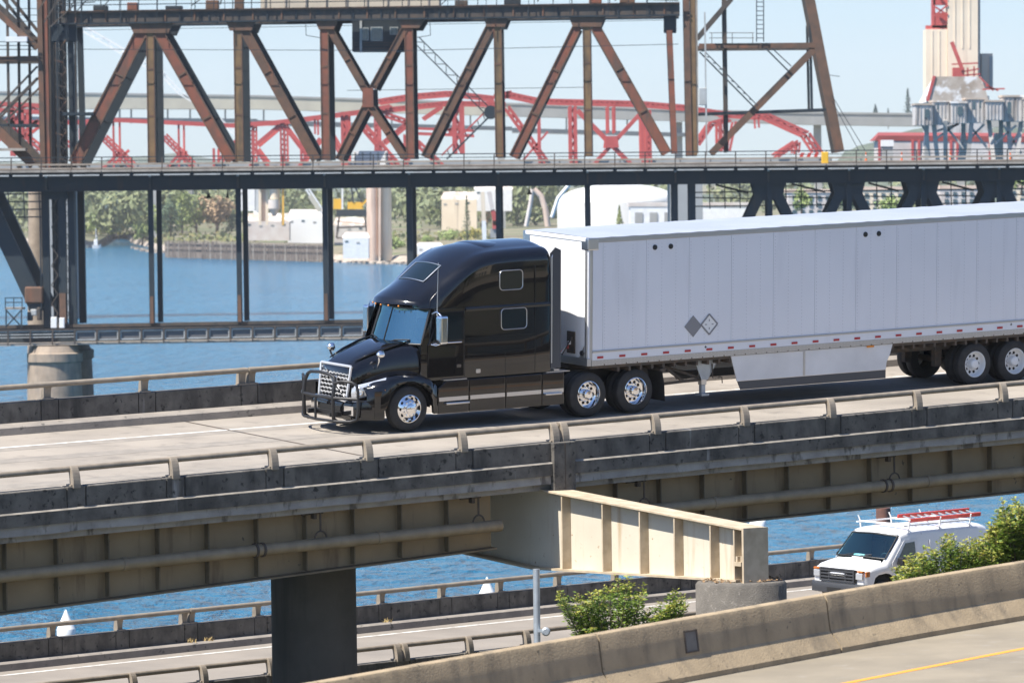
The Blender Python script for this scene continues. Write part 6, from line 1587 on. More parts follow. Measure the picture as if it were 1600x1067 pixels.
# ---- tube grille guard
gd = MB(); R = .034
gd2 = lambda pts, r=R: MB().tube(pts, r, 10).build('guard_tube', M['black_plastic'], gobj, smooth=60)
gobj = MB().box(1.34, 1.40, -.5, .5, .36, .46).build('grille_guard', M['black_plastic'], tr)
for s in (-1, 1): MB().box(1.40, 1.62, s * .45 - .02, s * .45 + .02, .36, .46).build('guard_bracket', M['black_plastic'], gobj)
for s in (-1, 1):
    gd2([V3((1.50, s * .60, .24)), V3((1.62, s * .60, .34)), V3((1.64, s * .60, .8)), V3((1.60, s * .60, 1.10)), V3((1.56, s * .55, 1.24))], .044)
    gd2([V3((1.61, s * .60, 1.12)), V3((1.54, s * .78, 1.18)), V3((1.40, s * 1.0, 1.17)), V3((1.33, s * 1.10, 1.10)), V3((1.31, s * 1.12, .95)), V3((1.31, s * 1.12, .5)), V3((1.33, s * 1.10, .34)), V3((1.42, s * .98, .29)), V3((1.54, s * .78, .28)), V3((1.62, s * .60, .28))])
    gd2([V3((1.64, s * .60, .80)), V3((1.56, s * .78, .80)), V3((1.38, s * 1.03, .80)), V3((1.31, s * 1.12, .80))], .034)
gd2([V3((1.62, -.60, .28)), V3((1.70, 0, .28)), V3((1.62, .60, .28))])
gd2([V3((1.64, -.60, .80)), V3((1.71, 0, .80)), V3((1.64, .60, .80))])
gd2([V3((1.56, -.55, 1.24)), V3((1.58, -.4, 1.30)), V3((1.60, 0, 1.33)), V3((1.58, .4, 1.30)), V3((1.56, .55, 1.24))], .038)
gd2([V3((1.71, 0, .28)), V3((1.71, 0, .80))], .03)
# shine pads on the uprights
# ---- mirrors
for s in (1, -1):
    mr = MB().box(-.80, -.58, s * 1.38, s * 1.60, 1.94, 2.58)
    mo = mr.build('door_mirror', M['chrome'], tr, bevel=.05, bseg=3)
    MB().tube([V3((-.62, s * 1.20, 2.60)), V3((-.64, s * 1.36, 2.66)), V3((-.68, s * 1.48, 2.57))], .02, 8).build('mirror_arm', M['chrome'], mo, smooth=60)
    MB().tube([V3((-.58, s * 1.20, 1.92)), V3((-.62, s * 1.36, 1.90)), V3((-.68, s * 1.48, 1.95))], .02, 8).build('mirror_arm', M['chrome'], mo, smooth=60)
    MB().box(-.81, -.802, s * 1.40, s * 1.58, 2.0, 2.5).build('mirror_glass', M['cab_glass'], mo)
    MB().tube([V3((.62, s * .86, 1.42)), V3((.66, s * .98, 1.60)), V3((.68, s * 1.0, 1.68))], .022, 8).build('bonnet_mirror_stalk', M['chrome'] if s > 0 else M['black_plastic'], tr, smooth=60)
    MB().lathe(V3((.60, s * 1.0, 1.74)), (1, s * .2, .1), [(-.03, .07), (0, .095), (.06, .085), (.12, .05), (.14, .02)], 16).build('bonnet_mirror', M['chrome'], tr, smooth=60)
MB().tube([V3((-.72, 1.24, 2.55)), V3((-.74, 1.26, 3.75))], [.012, .005], 6).build('aerial', M['satin_alu'], tr)
# ---- chassis skirts, steps
for s in (1, -1):
    for x0, x1 in ((-.77, -1.60), (-1.615, -2.60), (-2.615, -3.60), (-3.615, -4.22)):
        nose = x0 == -.77
        poly = [(x0, .34), (x0 - (.0 if nose else 0), 1.0 if not nose else .92), (x0 - (.22 if nose else 0), 1.08), (x1, 1.08), (x1, .34)]
        side_panel('chassis_skirt', poly, s, 1.13, .09, 'black_paint', tr, .02)
        side_panel('bright_strip', [(x0 - .02, .62), (x0 - .02, .71), (x1 + .02, .71), (x1 + .02, .62)], s, 1.218, .010, 'satin_alu', tr)
    for (x0, x1, z) in ((-.95, -1.58, .54), (-3.66, -4.12, .58)):
        MB().box(x1, x0, s * 1.16, s * 1.30, z, z + .05).build('step', M['satin_alu'], tr, bevel=.015)
        side_panel('step_well', [(x0, z + .05), (x0, z + .14), (x1, z + .14), (x1, z + .05)], s, 1.219, .004, 'wheel_dark', tr)
    MB().box(-1.55, -.92, s * 1.02, s * 1.215, 1.082, 1.10).build('step_plate', M['satin_alu'], tr)
    MB().box(-4.4, -3.75, s * .75, s * 1.19, 1.082, 1.10).build('step_plate', M['satin_alu'], tr)
    MB().box(-4.1, -3.95, s * .9, s * 1.2, 1.12, 1.15).build('top_step', M['satin_alu'], tr)
# ---- chassis rails, fifth wheel, rear quarter
for s in (-1, 1): MB().box(-7.3, .9, s * .42 - .04, s * .42 + .04, .72, 1.0).build('chassis_rail', M['black_plastic'], tr)
MB().box(-6.2, -4.9, -.45, .45, 1.02, 1.12).build('fifth_wheel', M['iron'], tr, bevel=.02)
MB().box(-3.9, -.8, -1.05, 1.05, .5, 1.1).build('tank_block', M['wheel_dark'], tr)
for s in (-1, 1):
    MB().grid([[V3((x, s * 1.2, z)), V3((x, s * .62, z))] for x, z in ((-7.0, .92), (-7.06, .6), (-7.08, .22))]).build('mudflap', M['rubber'], tr)
    MB().box(-7.10, -6.95, s * .62, s * 1.2, .92, .98).build('mudflap_bar', M['iron'], tr)

# ---- wheels
def wheel(parent, x, yo, s, kind, rim_m='chrome', R_=.51):
    """yo: outer face of the tyre; s: side; kind front (dished out) or dual (deep dish)"""
    w = .29
    def ring(y_out, name='tyre'):
        c = V3((x, s * (y_out - w), R_)); pr = [(0, .30), (.015, .36), (.02, R_ - .07), (.05, R_ - .012), (.09, R_), (w - .09, R_), (w - .05, R_ - .012), (w - .02, R_ - .06), (w - .008, .38), (w - .02, .31), (w - .05, .295)]
        return MB().lathe(c, (0, s, 0), pr, 40, False, False).build(name, M['rubber'], wo, smooth=40)
    wo = bpy.data.objects.new('wheel', None); COL.objects.link(wo); wo.parent = parent
    ring(yo)
    if kind == 'dual': ring(yo - .33)
    c = V3((x, s * yo, R_))
    if kind == 'front':
        pr = [(-.03, .30), (-.012, .315), (-.006, .30), (-.03, .285), (-.05, .27), (-.03, .23), (.01, .20), (.03, .14), (.035, .12), (.06, .115), (.075, .09), (.08, .0)]
        hy, hr_, hz = -.012, .235, .035
    else:
        pr = [(-.03, .30), (-.012, .315), (-.006, .30), (-.04, .288), (-.13, .275), (-.15, .25), (-.155, .12), (-.10, .115), (-.02, .11), (.0, .085), (.004, 0.0)]
        hy, hr_, hz = -.148, .20, .035
    rim = MB().lathe(c, (0, s, 0), pr, 40, False, False).build('rim', M[rim_m], wo, smooth=35)
    for k in range(10):
        a = 2 * math.pi * k / 10
        MB().lathe(c + V3((hr_ * math.cos(a), s * hy, hr_ * math.sin(a))), (0, s, 0), [(0, hz), (.004, hz)], 12).build('hand_hole', M['wheel_dark'], rim)
        a += math.pi / 10
        MB().lathe(c + V3((.165 * math.cos(a), s * (hy + (.03 if kind == 'front' else 0)), .165 * math.sin(a))), (0, s, 0), [(0, .016), (.035, .012)], 6).build('wheel_nut', M['chrome'], rim)
    return wo
for s in (1, -1):
    wheel(tr, 0, 1.22, s, 'front')
    wheel(tr, -4.92, 1.22, s, 'dual'); wheel(tr, -6.24, 1.22, s, 'dual')
for x in (0, -4.92, -6.24): MB().tube([V3((x, -.9, .5)), V3((x, .9, .5))], .09, 10).build('axle', M['iron'], tr)

# ================================================================== trailer
M['trailer_white'] = mat('white_trailer_skin', (0.74, 0.755, 0.79), 0.35, col2=(0.69, 0.705, 0.74), scale=.4, local=True, bump=.10, bscale=1.6, bdist=.03, streak=(0.60, 0.615, 0.65), sscale=1.5, sstretch=.15, slo=.58, shi=.85)
M['trailer_front'] = mat('white_trailer_front', (0.80, 0.80, 0.80), 0.4)
M['trailer_alu'] = mat('trailer_aluminium', (0.50, 0.50, 0.50), 0.38, 0.85, col2=(0.48, 0.48, 0.48), scale=3, local=True)
M['skirt_grey'] = mat('skirt_white', (0.70, 0.70, 0.70), 0.45, col2=(0.60, 0.60, 0.60), scale=1.2, local=True)
M['placard_grey'] = mat('placard_grey', (0.22, 0.22, 0.23), 0.5)
M['roof_white'] = mat('trailer_roof', (0.34, 0.37, 0.42), 0.45, col2=(0.29, 0.32, 0.37), scale=.6, local=True)
tl = thing('box_trailer', T0 + TM @ V3((-10, 0, 0)), 'long white dry van trailer coupled behind the black tractor', 'trailer', rot=TM)
TX = 10.0
M['rivet'] = mat('painted_rivet', (0.50, 0.51, 0.54), .5)
def TL(x, y, z): return V3((x + TX, y, z))
class TB(MB):
    pass
def tbox(name, x0, x1, y0, y1, z0, z1, m, par=None, bevel=0):
    return MB().box(x0, x1, y0, y1, z0, z1, TL).build(name, M[m], par or tl, bevel=bevel)
XF, XR, ZB, ZT, HY = -4.83, -20.98, 1.17, 4.11, 1.295
tbox('box_core', XR, XF - .02, -HY + .02, HY - .02, ZB + .1, ZT - .03, 'trailer_white')
seams = [XF - .12] + [-6.46 - 1.219 * k for k in range(-1, 12)] + [XR + .05]
for s in (1, -1):
    for a, b in zip(seams[:-1], seams[1:]):
        y0, y1 = sorted((s * (HY - .019), s * HY))
        pn = tbox('side_panel', b + .004, a - .004, y0, y1, 1.50, 3.98, 'trailer_white')
        # rivet rows on posts
        if s > 0:
            for kx in (.02, .41, .81):
                if a - b < 1: continue
                rv = MB()
                for j in range(30):
                    z = 1.56 + j * .08; x = a - .03 - kx
                    rv.box(x - .008, x + .008, HY, HY + .004, z - .008, z + .008, TL)
                rv.build('rivet_row', M['rivet'], pn)
    # logistics crease between panels
    y0, y1 = sorted((s * HY, s * (HY + .022)))
    tbox('rub_rail', XR, XF - .12, y0, y1, 1.47, 1.52, 'trailer_alu', bevel=.01)
    y0, y1 = sorted((s * (HY - .04), s * (HY + .006)))
    tbox('base_panel', XR, XF - .12, y0, y1, 1.30, 1.469, 'trailer_white')
    y0, y1 = sorted((s * (HY - .06), s * (HY + .012)))
    tbox('bottom_rail', XR, XF - .10, y0, y1, ZB, 1.299, 'trailer_alu')
    tbox('top_rail', XR, XF - .05, y0, y1, 3.985, ZT - .02, 'trailer_alu', bevel=.01)
    x = XF - .25; k = 0
    while x > XR + .3:
        y0, y1 = sorted((s * (HY + .012), s * (HY + .017)))
        tbox('red_reflector', x - .17, x, y0, y1, 1.335, 1.385, 'red_lens') if s > 0 else None
        x -= .62; k += 1
# rivet pattern along the bottom rail (one row)
rv = MB()
x = XF - .2
while x > XR:
    for z in (1.20, 1.27): rv.box(x - .008, x + .008, HY + .012, HY + .018, z - .008, z + .008, TL)
    x -= .1
rv.build('rail_rivets', M['satin_alu'], tl)
x = XF - .45; bolt = MB()
while x > XR:
    bolt.box(x - .012, x + .012, HY + .012, HY + .02, 1.175, 1.20, TL); x -= .31
bolt.build('rail_bolts', M['iron'], tl)
# roof with faint bows
rr_ = [[TL(x, y, ZT - .015 + .012 * (1 - (y / HY) ** 2) + (.006 if i % 3 == 0 else 0)) for y in [-HY + 2 * HY * k / 8 for k in range(9)]] for i, x in enumerate([XF - .02 - 16.1 * j / 78 for j in range(79)])]
MB().grid(rr_).build('roof', M['roof_white'], tl, smooth=30)
# front wall with bright rounded corner posts
tbox('front_wall', XF - .03, XF, -HY + .12, HY - .12, 1.35, ZT - .04, 'trailer_front')
for s in (1, -1):
    pr = [(XF - .13, HY), (XF - .11, HY), (XF - .06, HY - .015), (XF - .015, HY - .06), (XF, HY - .11), (XF, HY - .14), (XF - .05, HY - .14), (XF - .13, HY - .05)]
    MB().prism(pr, lambda a, b, d: TL(a, s * b, d), 1.30, ZT - .03).build('corner_post', M['trailer_alu'], tl, smooth=60)
    tbox('corner_cap', XF - .30, XF + .012, *sorted((s * (HY - .28), s * (HY + .014))), ZT - .30, ZT - .015, 'satin_alu', bevel=.03)
tbox('front_top_rail', XF - .06, XF + .015, -HY + .1, HY - .1, ZT - .10, ZT - .012, 'white_paint', bevel=.01)
tbox('front_sill', XF - .10, XF + .02, -HY, HY, ZB, 1.349, 'trailer_alu', bevel=.012)
MB().prism([(HY - .14, 1.35), (HY - .14, 1.62), (HY - .32, 1.35)], lambda a, b, d: TL(XF + d, a, b), .002, .02).build('corner_gusset', M['trailer_alu'], tl)
tbox('air_line_box', XF + .001, XF + .03, .50, .80, 1.42, 1.92, 'iron')
for k, (y, m_) in enumerate(((.56, 'red_steel'), (.64, 'white_paint'), (.72, 'steel_mid'))):
    tbox('glad_hand', XF + .031, XF + .09, y - .025, y + .025, 1.52 + k * .1, 1.60 + k * .1, m_)
    MB().tube([TL(XF + .07, y, 1.56 + k * .1), TL(XF + .28, y - .05, 1.40), TL(XF + .5, y - .15, 1.62), TL(XF + .74, y - .3, 1.75)], .018, 6).build('air_line', M[m_], tl, smooth=60)
for y, z in (): MB().lathe(TL(XF, y, z), (1, 0, 0), [(0, .02), (.02, .02)], 8).build('front_marker', M['amber'], tl)
MB().lathe(TL(XF + .0, 1.10, 1.46), (1, 0, 0), [(0, .06), (.06, .055)], 12).build('air_inlet', M['black_plastic'], tl)
# vents, placards
for x in (-6.70, -7.15, -12.83, -13.23):
    v_ = MB().lathe(TL(x, HY, 3.80), (0, 1, 0), [(0, .062), (.02, .058), (.025, .03)], 18).build('round_vent', M['black_plastic'], tl)
pcx = -7.80
dia = lambda cx_, cz_, r, r2: [(cx_ - r2, cz_), (cx_, cz_ + r), (cx_ + r2, cz_), (cx_, cz_ - r)]
MB().prism(dia(pcx, 1.92, .25, .25), lambda a, b, d: TL(a, HY + d, b), .001, .012).build('placard', M['placard_grey'], tl)
pl = MB().prism(dia(pcx - .46, 1.94, .25, .25), lambda a, b, d: TL(a, HY + d, b), .001, .008).build('placard', M['white_paint'], tl)
dp = dia(pcx - .46, 1.94, .235, .235)
for a, b in zip(dp, dp[1:] + dp[:1]):
    MB().beam(TL(a[0], HY + .012, a[1]), TL(b[0], HY + .012, b[1]), .035, .01, (0, 1, 0)).build('placard_frame', M['placard_grey'], pl)
for a in range(4):
    t = rad(90 * a); c_ = (pcx - .46 + .07 * math.cos(t), 1.94 + .07 * math.sin(t))
    MB().beam(TL(c_[0], HY + .011, c_[1]), TL(c_[0] + .05 * math.cos(t), HY + .011, c_[1] + .05 * math.sin(t)), .02, .006, (0, 1, 0)).build('placard_clip', M['placard_grey'], pl)
for x in (-8.16, -17.3):
    tbox('arrow_mark', x - .01, x + .01, HY + .007, HY + .009, 1.39, 1.45, 'wheel_dark'); tbox('arrow_mark', x - .035, x + .035, HY + .007, HY + .009, 1.41, 1.425, 'wheel_dark')
tbox('side_lamp', -13.1, -12.9, HY + .0, HY + .03, 1.125, 1.165, 'amber')
# floor and cross members
tbox('floor', XR, XF - .1, -HY + .05, HY - .05, 1.10, ZB - .002, 'iron')
cm_ = MB()
x = XF - .9
while x > XR: cm_.box(x - .03, x + .03, -HY + .06, HY - .06, 1.0, 1.098, TL); x -= .32
cm_.build('cross_members', M['iron'], tl)
# landing gear
for s in (1, -1):
    lg = tbox('landing_leg', -8.42, -8.27, *sorted((s * .86, s * 1.0)), .50, 1.09, 'satin_alu', bevel=.01)
    tbox('inner_leg', -8.40, -8.29, *sorted((s * .88, s * .98)), .30, .498, 'galv', lg)
    tbox('foot', -8.45, -8.24, *sorted((s * .80, s * 1.06)), .25, .298, 'galv', lg)
    MB().prism([(-8.05, 1.09), (-8.75, 1.09), (-8.44, .62), (-8.26, .62)], lambda a, b, d: TL(a, s * (1.001 + d), b), 0, .02).build('leg_plate', M['galv'], lg)
    MB().beam(TL(-8.35, s * .9, .62), TL(-7.2, s * .6, 1.06), .06, .05, (0, 1, 0)).build('brace', M['iron'], lg)
    MB().beam(TL(-7.2, s * .9, .58), TL(-8.3, s * .9, .62), .06, .05, (0, 1, 0)).build('brace', M['iron'], lg)
    MB().beam(TL(-7.8, s * .9, .62), TL(-7.2, s * .8, 1.06), .06, .05, (0, 1, 0)).build('brace', M['iron'], lg)
MB().beam(TL(-8.34, -.9, .72), TL(-8.34, .9, .72), .08, .08, (0, 0, 1)).build('cross_shaft', M['iron'], tl)
MB().tube([TL(-8.55, 1.04, .98), TL(-8.55, 1.06, .66), TL(-8.8, 1.08, .66), TL(-8.8, 1.1, .52)], .014, 6).build('crank_handle', M['iron'], tl)
# side skirts
for s in (1, -1):
    y0, y1 = HY - .05, HY - .02
    for i, poly in enumerate(([(-8.92, 1.16), (-11.05, 1.16), (-11.05, .56), (-9.10, .56)], [(-11.06, 1.16), (-13.70, 1.16), (-13.62, .92), (-13.52, .74), (-13.50, .56), (-11.06, .56)])):
        MB().prism(poly, lambda a, b, d: TL(a, s * (y0 + d), b), 0, .03).build('side_skirt', M['skirt_grey'], tl, bevel=.006)
    MB().prism([(-9.11, .555), (-13.50, .555), (-13.50, .36), (-9.20, .36)], lambda a, b, d: TL(a, s * (y0 + d), b), .008, .022).build('skirt_flap', M['dark_grey'], tl)
    for x in (-11.055,): tbox('skirt_joint', x - .03, x + .03, *sorted((s * (HY - .019), s * (HY - .012))), .58, 1.14, 'trailer_alu')
# bogie
for s in (1, -1):
    for x in (-16.28, -17.52): wheel(tl, x + TX, 1.22, s, 'dual', 'white_paint')
    tbox('slider_rail', -18.6, -14.2, *sorted((s * .5, s * .6)), .85, 1.08, 'iron')
    MB().grid([[TL(x, s * 1.2, z), TL(x, s * .62, z)] for x, z in ((-18.3, .95), (-18.36, .25))]).build('mudflap', M['rubber'], tl)
    tbox('spring_hanger', -15.7, -15.5, *sorted((s * .5, s * .64)), .45, 1.0, 'iron'); tbox('spring_hanger', -17.0, -16.8, *sorted((s * .5, s * .64)), .45, 1.0, 'iron')
    # spare wheels carried in a rack ahead of the bogie
for x in (-16.28, -17.52): MB().tube([TL(x, -.9, .5), TL(x, .9, .5)], .075, 10).build('axle', M['iron'], tl)
for y in (): MB().lathe(TL(-14.6, y, .62), (0, 1, 0), [(-.15, .2), (-.12, .30), (0, .32), (.12, .30), (.15, .2)], 20).build('air_tank', M['iron'], tl, smooth=40)
for xx in ():
    MB().lathe(TL(xx, .62, .52), (0, 1, 0), [(0, .30), (.02, .44), (.06, .49), (.2, .49), (.24, .44), (.26, .30)], 28).build('carried_tyre', M['rubber'], tl, smooth=40)
tbox('rear_bumper', XR - .02, XR + .05, -1.1, 1.1, .5, .62, 'iron')
tbox('rear_doors', XR - .03, XR - .001, -HY, HY, 1.2, ZT - .05, 'trailer_front')
# ================================================================== white van on the lower road
_UL = V3((math.cos(THL), math.sin(THL), 0.0104)).normalized(); _VL = V3((-math.sin(THL), math.cos(THL), .04)); _VL = (_VL - _UL * _UL.dot(_VL)).normalized(); _WL = _UL.cross(_VL)
VM = Matrix((-_UL, -_VL, _WL)).transposed()
VC = -1.25
uf = u_at(RL, lambda u: VC + .97, .6, 1264)
V0 = RL(uf + .84, VC, 0.012)
van = thing('white_van', V0, 'white work van with a red ladder on its roof rack driving on the lower road', 'van', rot=VM)
M['van_white'] = mat('van_white_paint', (0.78, 0.78, 0.78), 0.25, coat=.6)
M['van_grey'] = mat('van_grey_plastic', (0.035, 0.037, 0.042), 0.55)
M['van_glass'] = thin_glass('van_windscreen', (0.55, 0.85, 0.88), 0.5)
M['amber_dull'] = mat('amber_lamp_dull', (0.42, 0.13, 0.02), .3)
M['ladder_red'] = mat('red_fibreglass', (0.50, 0.045, 0.03), 0.5)
def vtop(x): return smooth_curve([(.80, .86), (.74, 1.02), (.62, 1.09), (.3, 1.17), (.02, 1.24), (-.03, 1.27), (-.40, 1.62), (-.74, 1.94), (-.90, 2.02), (-1.3, 2.07), (-3.0, 2.08), (-4.3, 2.06), (-4.55, 1.98)], x)
def vhw(x): return smooth_curve([(.80, .90), (.7, .95), (.5, .985), (0, 1.0), (-4.3, 1.0), (-4.55, .97)], x)
rings = []
vx = [.80, .77, .70, .6, .45, .3, .15, .02, -.03, -.15, -.3, -.45, -.6, -.74, -.82, -.9, -1.05, -1.3, -1.7, -2.2, -3.0, -3.8, -4.3, -4.48, -4.55]
for x in vx:
    zt_, hw = vtop(x), vhw(x); zb_ = .42
    r = min(.16, (zt_ - .9) * .5) if zt_ > 1.0 else .06
    tum = .10 * max(0, zt_ - 1.25) / .8
    half = []
    arch = .52 + math.sqrt(max(0, .44 ** 2 - x * x)) * .95 if abs(x) < .43 else (.38 + math.sqrt(max(0, .43 ** 2 - (x + 3.5) ** 2)) if abs(x + 3.5) < .43 else 0)
    zb2 = max(zb_, min(arch, zt_ - .2))
    half.append((hw - .02, zb2)); half.append((hw, zb2 + .05)); half.append((hw + .005, (zb2 + min(1.15, zt_ - r)) / 2)); half.append((hw, min(1.15, zt_ - r) - .01))
    half.append((hw - tum * .5, (min(1.15, zt_ - r) + zt_ - r) / 2)); half.append((hw - tum, zt_ - r))
    for k in range(1, 6):
        a = math.pi / 2 * k / 5; half.append((hw - tum - r * 1.2 * (1 - math.cos(a)), zt_ - r + r * math.sin(a)))
    yl = half[-1][0]
    for k in (1, 2, 3): half.append((yl * (1 - k / 4), zt_ + .03 * k / 3))
    half.append((0, zt_ + .035))
    bow = .10 if x > .5 else (.16 if -.8 < x < .05 else .0)
    rings.append([V3((x - bow * (y / hw) ** 2 * (1 if x > .5 else 1), y, z)) for y, z in half + [(-y, z) for y, z in reversed(half[:-1])]])
vb = MB().grid(rings); n = len(rings[0]); vb.f.append(tuple(range(n))); vb.f.append(tuple(reversed(range((len(rings) - 1) * n, len(rings) * n))))
vb.f = [f_ for f_ in vb.f if len(f_) > 4 or not (-.70 < sum(vb.v[i].x for i in f_) / 4 + .08 < -.02 and sum(vb.v[i].z for i in f_) / 4 > 1.22 and max(abs(vb.v[i].y) for i in f_) < .90 and min(vb.v[i].z for i in f_) > 1.15)]
vbody = vb.build('body', M['van_white'], van, smooth=45)
MB().box(-4.4, .6, -.85, .85, .35, .9).build('underbody', M['wheel_dark'], van)
M['van_trim'] = mat('van_grey_trim', (0.16, 0.165, 0.17), .8)
MB().box(-.62, -.12, -.88, .88, .92, 1.16).build('dashboard', M['van_trim'], van, bevel=.05)
for s in (-.45, .45):
    MB().box(-1.55, -1.40, s - .24, s + .24, .9, 1.72).build('seat', M['seat_cloth'], van, bevel=.06)
MB().box(-1.72, -1.70, -.9, .9, .5, 1.95).build('bulkhead', M['van_trim'], van)
MB().tube([V3((-.78 + .08 * math.sin(a), .45 + .19 * math.cos(a), 1.26 + .16 * math.sin(a))) for a in [2 * math.pi * k / 16 for k in range(17)]], .016, 6, False).build('steering_wheel', M['seat_cloth'], van)
# windscreen
def vws(t, yf, l=.012):
    x = -.06 - .66 * t; z = vtop(x) - .0; hw = .90 - .07 * t
    return V3((x - .16 * (yf * hw / 1.0) ** 2 + l * .8, yf * hw, z + .035 * (1 - abs(yf)) + l))
wr = [[vws(.03 + .93 * j / 7, -1 + k / 7) for k in range(15)] for j in range(8)]
wso = MB().grid(wr).build('windscreen', M['van_glass'], van, smooth=True)
for pts in ([r_ for r_ in wr[0]], [r_ for r_ in wr[-1]], [r_[0] for r_ in wr], [r_[-1] for r_ in wr]):
    MB().tube([p + V3((.004, 0, .004)) for p in pts], .018, 6).build('seal', M['black_plastic'], wso)
for s in (-.55, .1): MB().tube([vws(.03, s, .03), vws(.12, s + .4, .03)], .01, 5).build('wiper', M['black_plastic'], wso)
for s in (1, -1):
    dr = MB().prism([(-.42, .62), (-.40, 1.22), (-.95, 1.80), (-1.50, 1.82), (-1.50, .62)], lambda a, b, d: V3((a, s * (1.004 - .10 * max(0, b - 1.15) / .8 * .9 + d), b)), 0, .008).build('door', M['van_white'], van)
    MB().prism([(-.58, 1.20), (-1.0, 1.72), (-1.38, 1.74), (-1.40, 1.20)], lambda a, b, d: V3((a, s * (1.010 - .10 * max(0, b - 1.15) / .8 * .9 + d), b)), 0, .008).build('window', M['cab_glass'], dr)
    MB().box(-.72, -.56, s * 1.04, s * 1.24, 1.12, 1.36).build('door_mirror', M['black_plastic'], van, bevel=.03)
    MB().box(-.66, -.60, s * .98, s * 1.05, 1.16, 1.22).build('mirror_arm', M['black_plastic'], van)
    for x in (-1.54, -2.5, -3.2): MB().box(x - .006, x + .006, s * .995, s * 1.009, .55, 1.3).build('panel_seam', M['van_grey'], van)
    for k in range(4): MB().prism([(-2.0 - k * .55, 1.25), (-2.04 - k * .55, 1.25), (-2.04 - k * .55, 1.75), (-2.0 - k * .55, 1.75)], lambda a, b, d: V3((a, s * (1.0 - .05 * (b - 1.15) / .8 + d - .03), b)), 0, .04).build('side_rib', M['van_white'], van)
    # headlamp with amber corner
    hl = MB().box(.66, .755, *sorted((s * .62, s * .90)), .80, .98).build('headlamp', M['lamp_clear'], van, bevel=.015)
    MB().box(.64, .75, *sorted((s * .70, s * .905)), 1.0, 1.05).build('indicator', M['amber_dull'], van, bevel=.01)
    MB().box(.50, .66, *sorted((s * .93, s * .972)), .88, 1.03).build('corner_lamp', M['amber_dull'], van, bevel=.01)
    for x in (0, -3.5):
        wo = bpy.data.objects.new('wheel', None); COL.objects.link(wo); wo.parent = van
        c = V3((x, s * .74, .37))
        MB().lathe(c, (0, s, 0), [(0, .2), (.02, .33), (.06, .37), (.18, .37), (.22, .33), (.235, .22)], 28, False, False).build('tyre', M['rubber'], wo, smooth=40)
        MB().lathe(c, (0, s, 0), [(.21, .23), (.19, .2), (.18, .1), (.22, .07), (.225, 0)], 20, False, False).build('rim', M['galv'], wo, smooth=40)
# grille and bumper
MB().box(.70, .77, -.66, .66, .70, 1.06).build('grille_back', M['wheel_dark'], van)
gf = MB()
gr_ = MB().box(.755, .80, -.62, .62, 1.03, 1.075).build('grille_frame', M['van_grey'], van, bevel=.01)
for z in (.70, .79, .88, .97): MB().box(.76, .80, -.60, .60, z, z + .045).build('grille_bar', M['van_grey'], gr_, bevel=.008)
for y in (-.61, .61, -.3, .3): MB().box(.758, .80 if abs(y) > .5 else .79, y - .025, y + .025, .70, 1.06).build('grille_post', M['van_grey'], gr_, bevel=.008)
bp = []
for i in range(13):
    t = -1 + i / 6; y = 1.02 * t; x = .90 - .06 * t * t - (.16 if abs(t) > .9 else 0)
    bp.append([V3((x - .1, y, .38)), V3((x, y, .40)), V3((x, y, .50)), V3((x + .01, y, .58)), V3((x - .02, y, .66)), V3((x - .12, y, .67))])
MB().grid(bp).build('bumper', M['van_grey'], van, smooth=40)
MB().box(.895, .91, -.26, .26, .43, .54).build('bumper_slot', M['wheel_dark'], van)
# roof rack and ladders
rk_ = MB().box(-1.22, -1.16, -.90, .90, 2.18, 2.22).build('roof_rack', M['white_paint'], van)
for x in (-1.19, -2.5, -3.8):
    if x != -1.19: MB().box(x - .03, x + .03, -.9, .9, 2.18, 2.22).build('rack_bar', M['white_paint'], rk_)
    for s in (-1, 1):
        MB().tube([V3((x, s * .88, 2.0)), V3((x, s * .92, 2.24)), V3((x + .03, s * .96, 2.36))], .02, 6).build('rack_post', M['white_paint'], rk_)
for s in (-1, 1): MB().box(-4.0, -1.0, s * .86 - .02, s * .86 + .02, 2.17, 2.21).build('rack_rail', M['white_paint'], rk_)
for y0, x0, x1, lab, zz in ((.25, -4.75, -1.7, 'long red sided ladder lying on the white van roof rack', 2.25),):
    lo = thing('ladder', V0 + VM @ V3(((x0 + x1) / 2, y0, zz + .02)), lab, 'ladder', None, rot=VM @ Matrix.Rotation(rad(-12), 3, 'X'))
    xc = (x0 + x1) / 2
    for s in (-1, 1): MB().box(x0 - xc, x1 - xc, s * .22 - .02, s * .22 + .02, -.01, .095).build('rail', M['ladder_red'], lo)
    for k in range(int((x1 - x0) / .3)):
        MB().box(x0 - xc + .15 + k * .3 - .018, x0 - xc + .15 + k * .3 + .018, -.2, .2, .03, .06).build('rung', M['galv'], lo)
# ================================================================== shrubs between the roads
def translucent_leaf(name, a, b):
    m = mat(name, a, 0.5, col2=b, scale=9.0, lo=.3, hi=.7, detail=2)
    t = m.node_tree; p = t.nodes['Principled BSDF']; out = t.nodes['Material Output']
    tr_ = t.nodes.new('ShaderNodeBsdfTranslucent'); mx = t.nodes.new('ShaderNodeMixShader'); mx.inputs[0].default_value = 0.3
    src = p.inputs['Base Color'].links[0].from_socket
    t.links.new(src, tr_.inputs['Color']); t.links.new(p.outputs[0], mx.inputs[1]); t.links.new(tr_.outputs[0], mx.inputs[2]); t.links.new(mx.outputs[0], out.inputs['Surface'])
    return m
M['leaf_shrub'] = translucent_leaf('shrub_leaf', (0.10, 0.18, 0.025), (0.20, 0.26, 0.045))
M['leaf_tip'] = translucent_leaf('shrub_tip_leaf', (0.42, 0.38, 0.07), (0.32, 0.36, 0.07))  # yellower leaf colour, mostly at the shoot tips
M['twig'] = mat('twig', (0.10, 0.07, 0.04), .9)
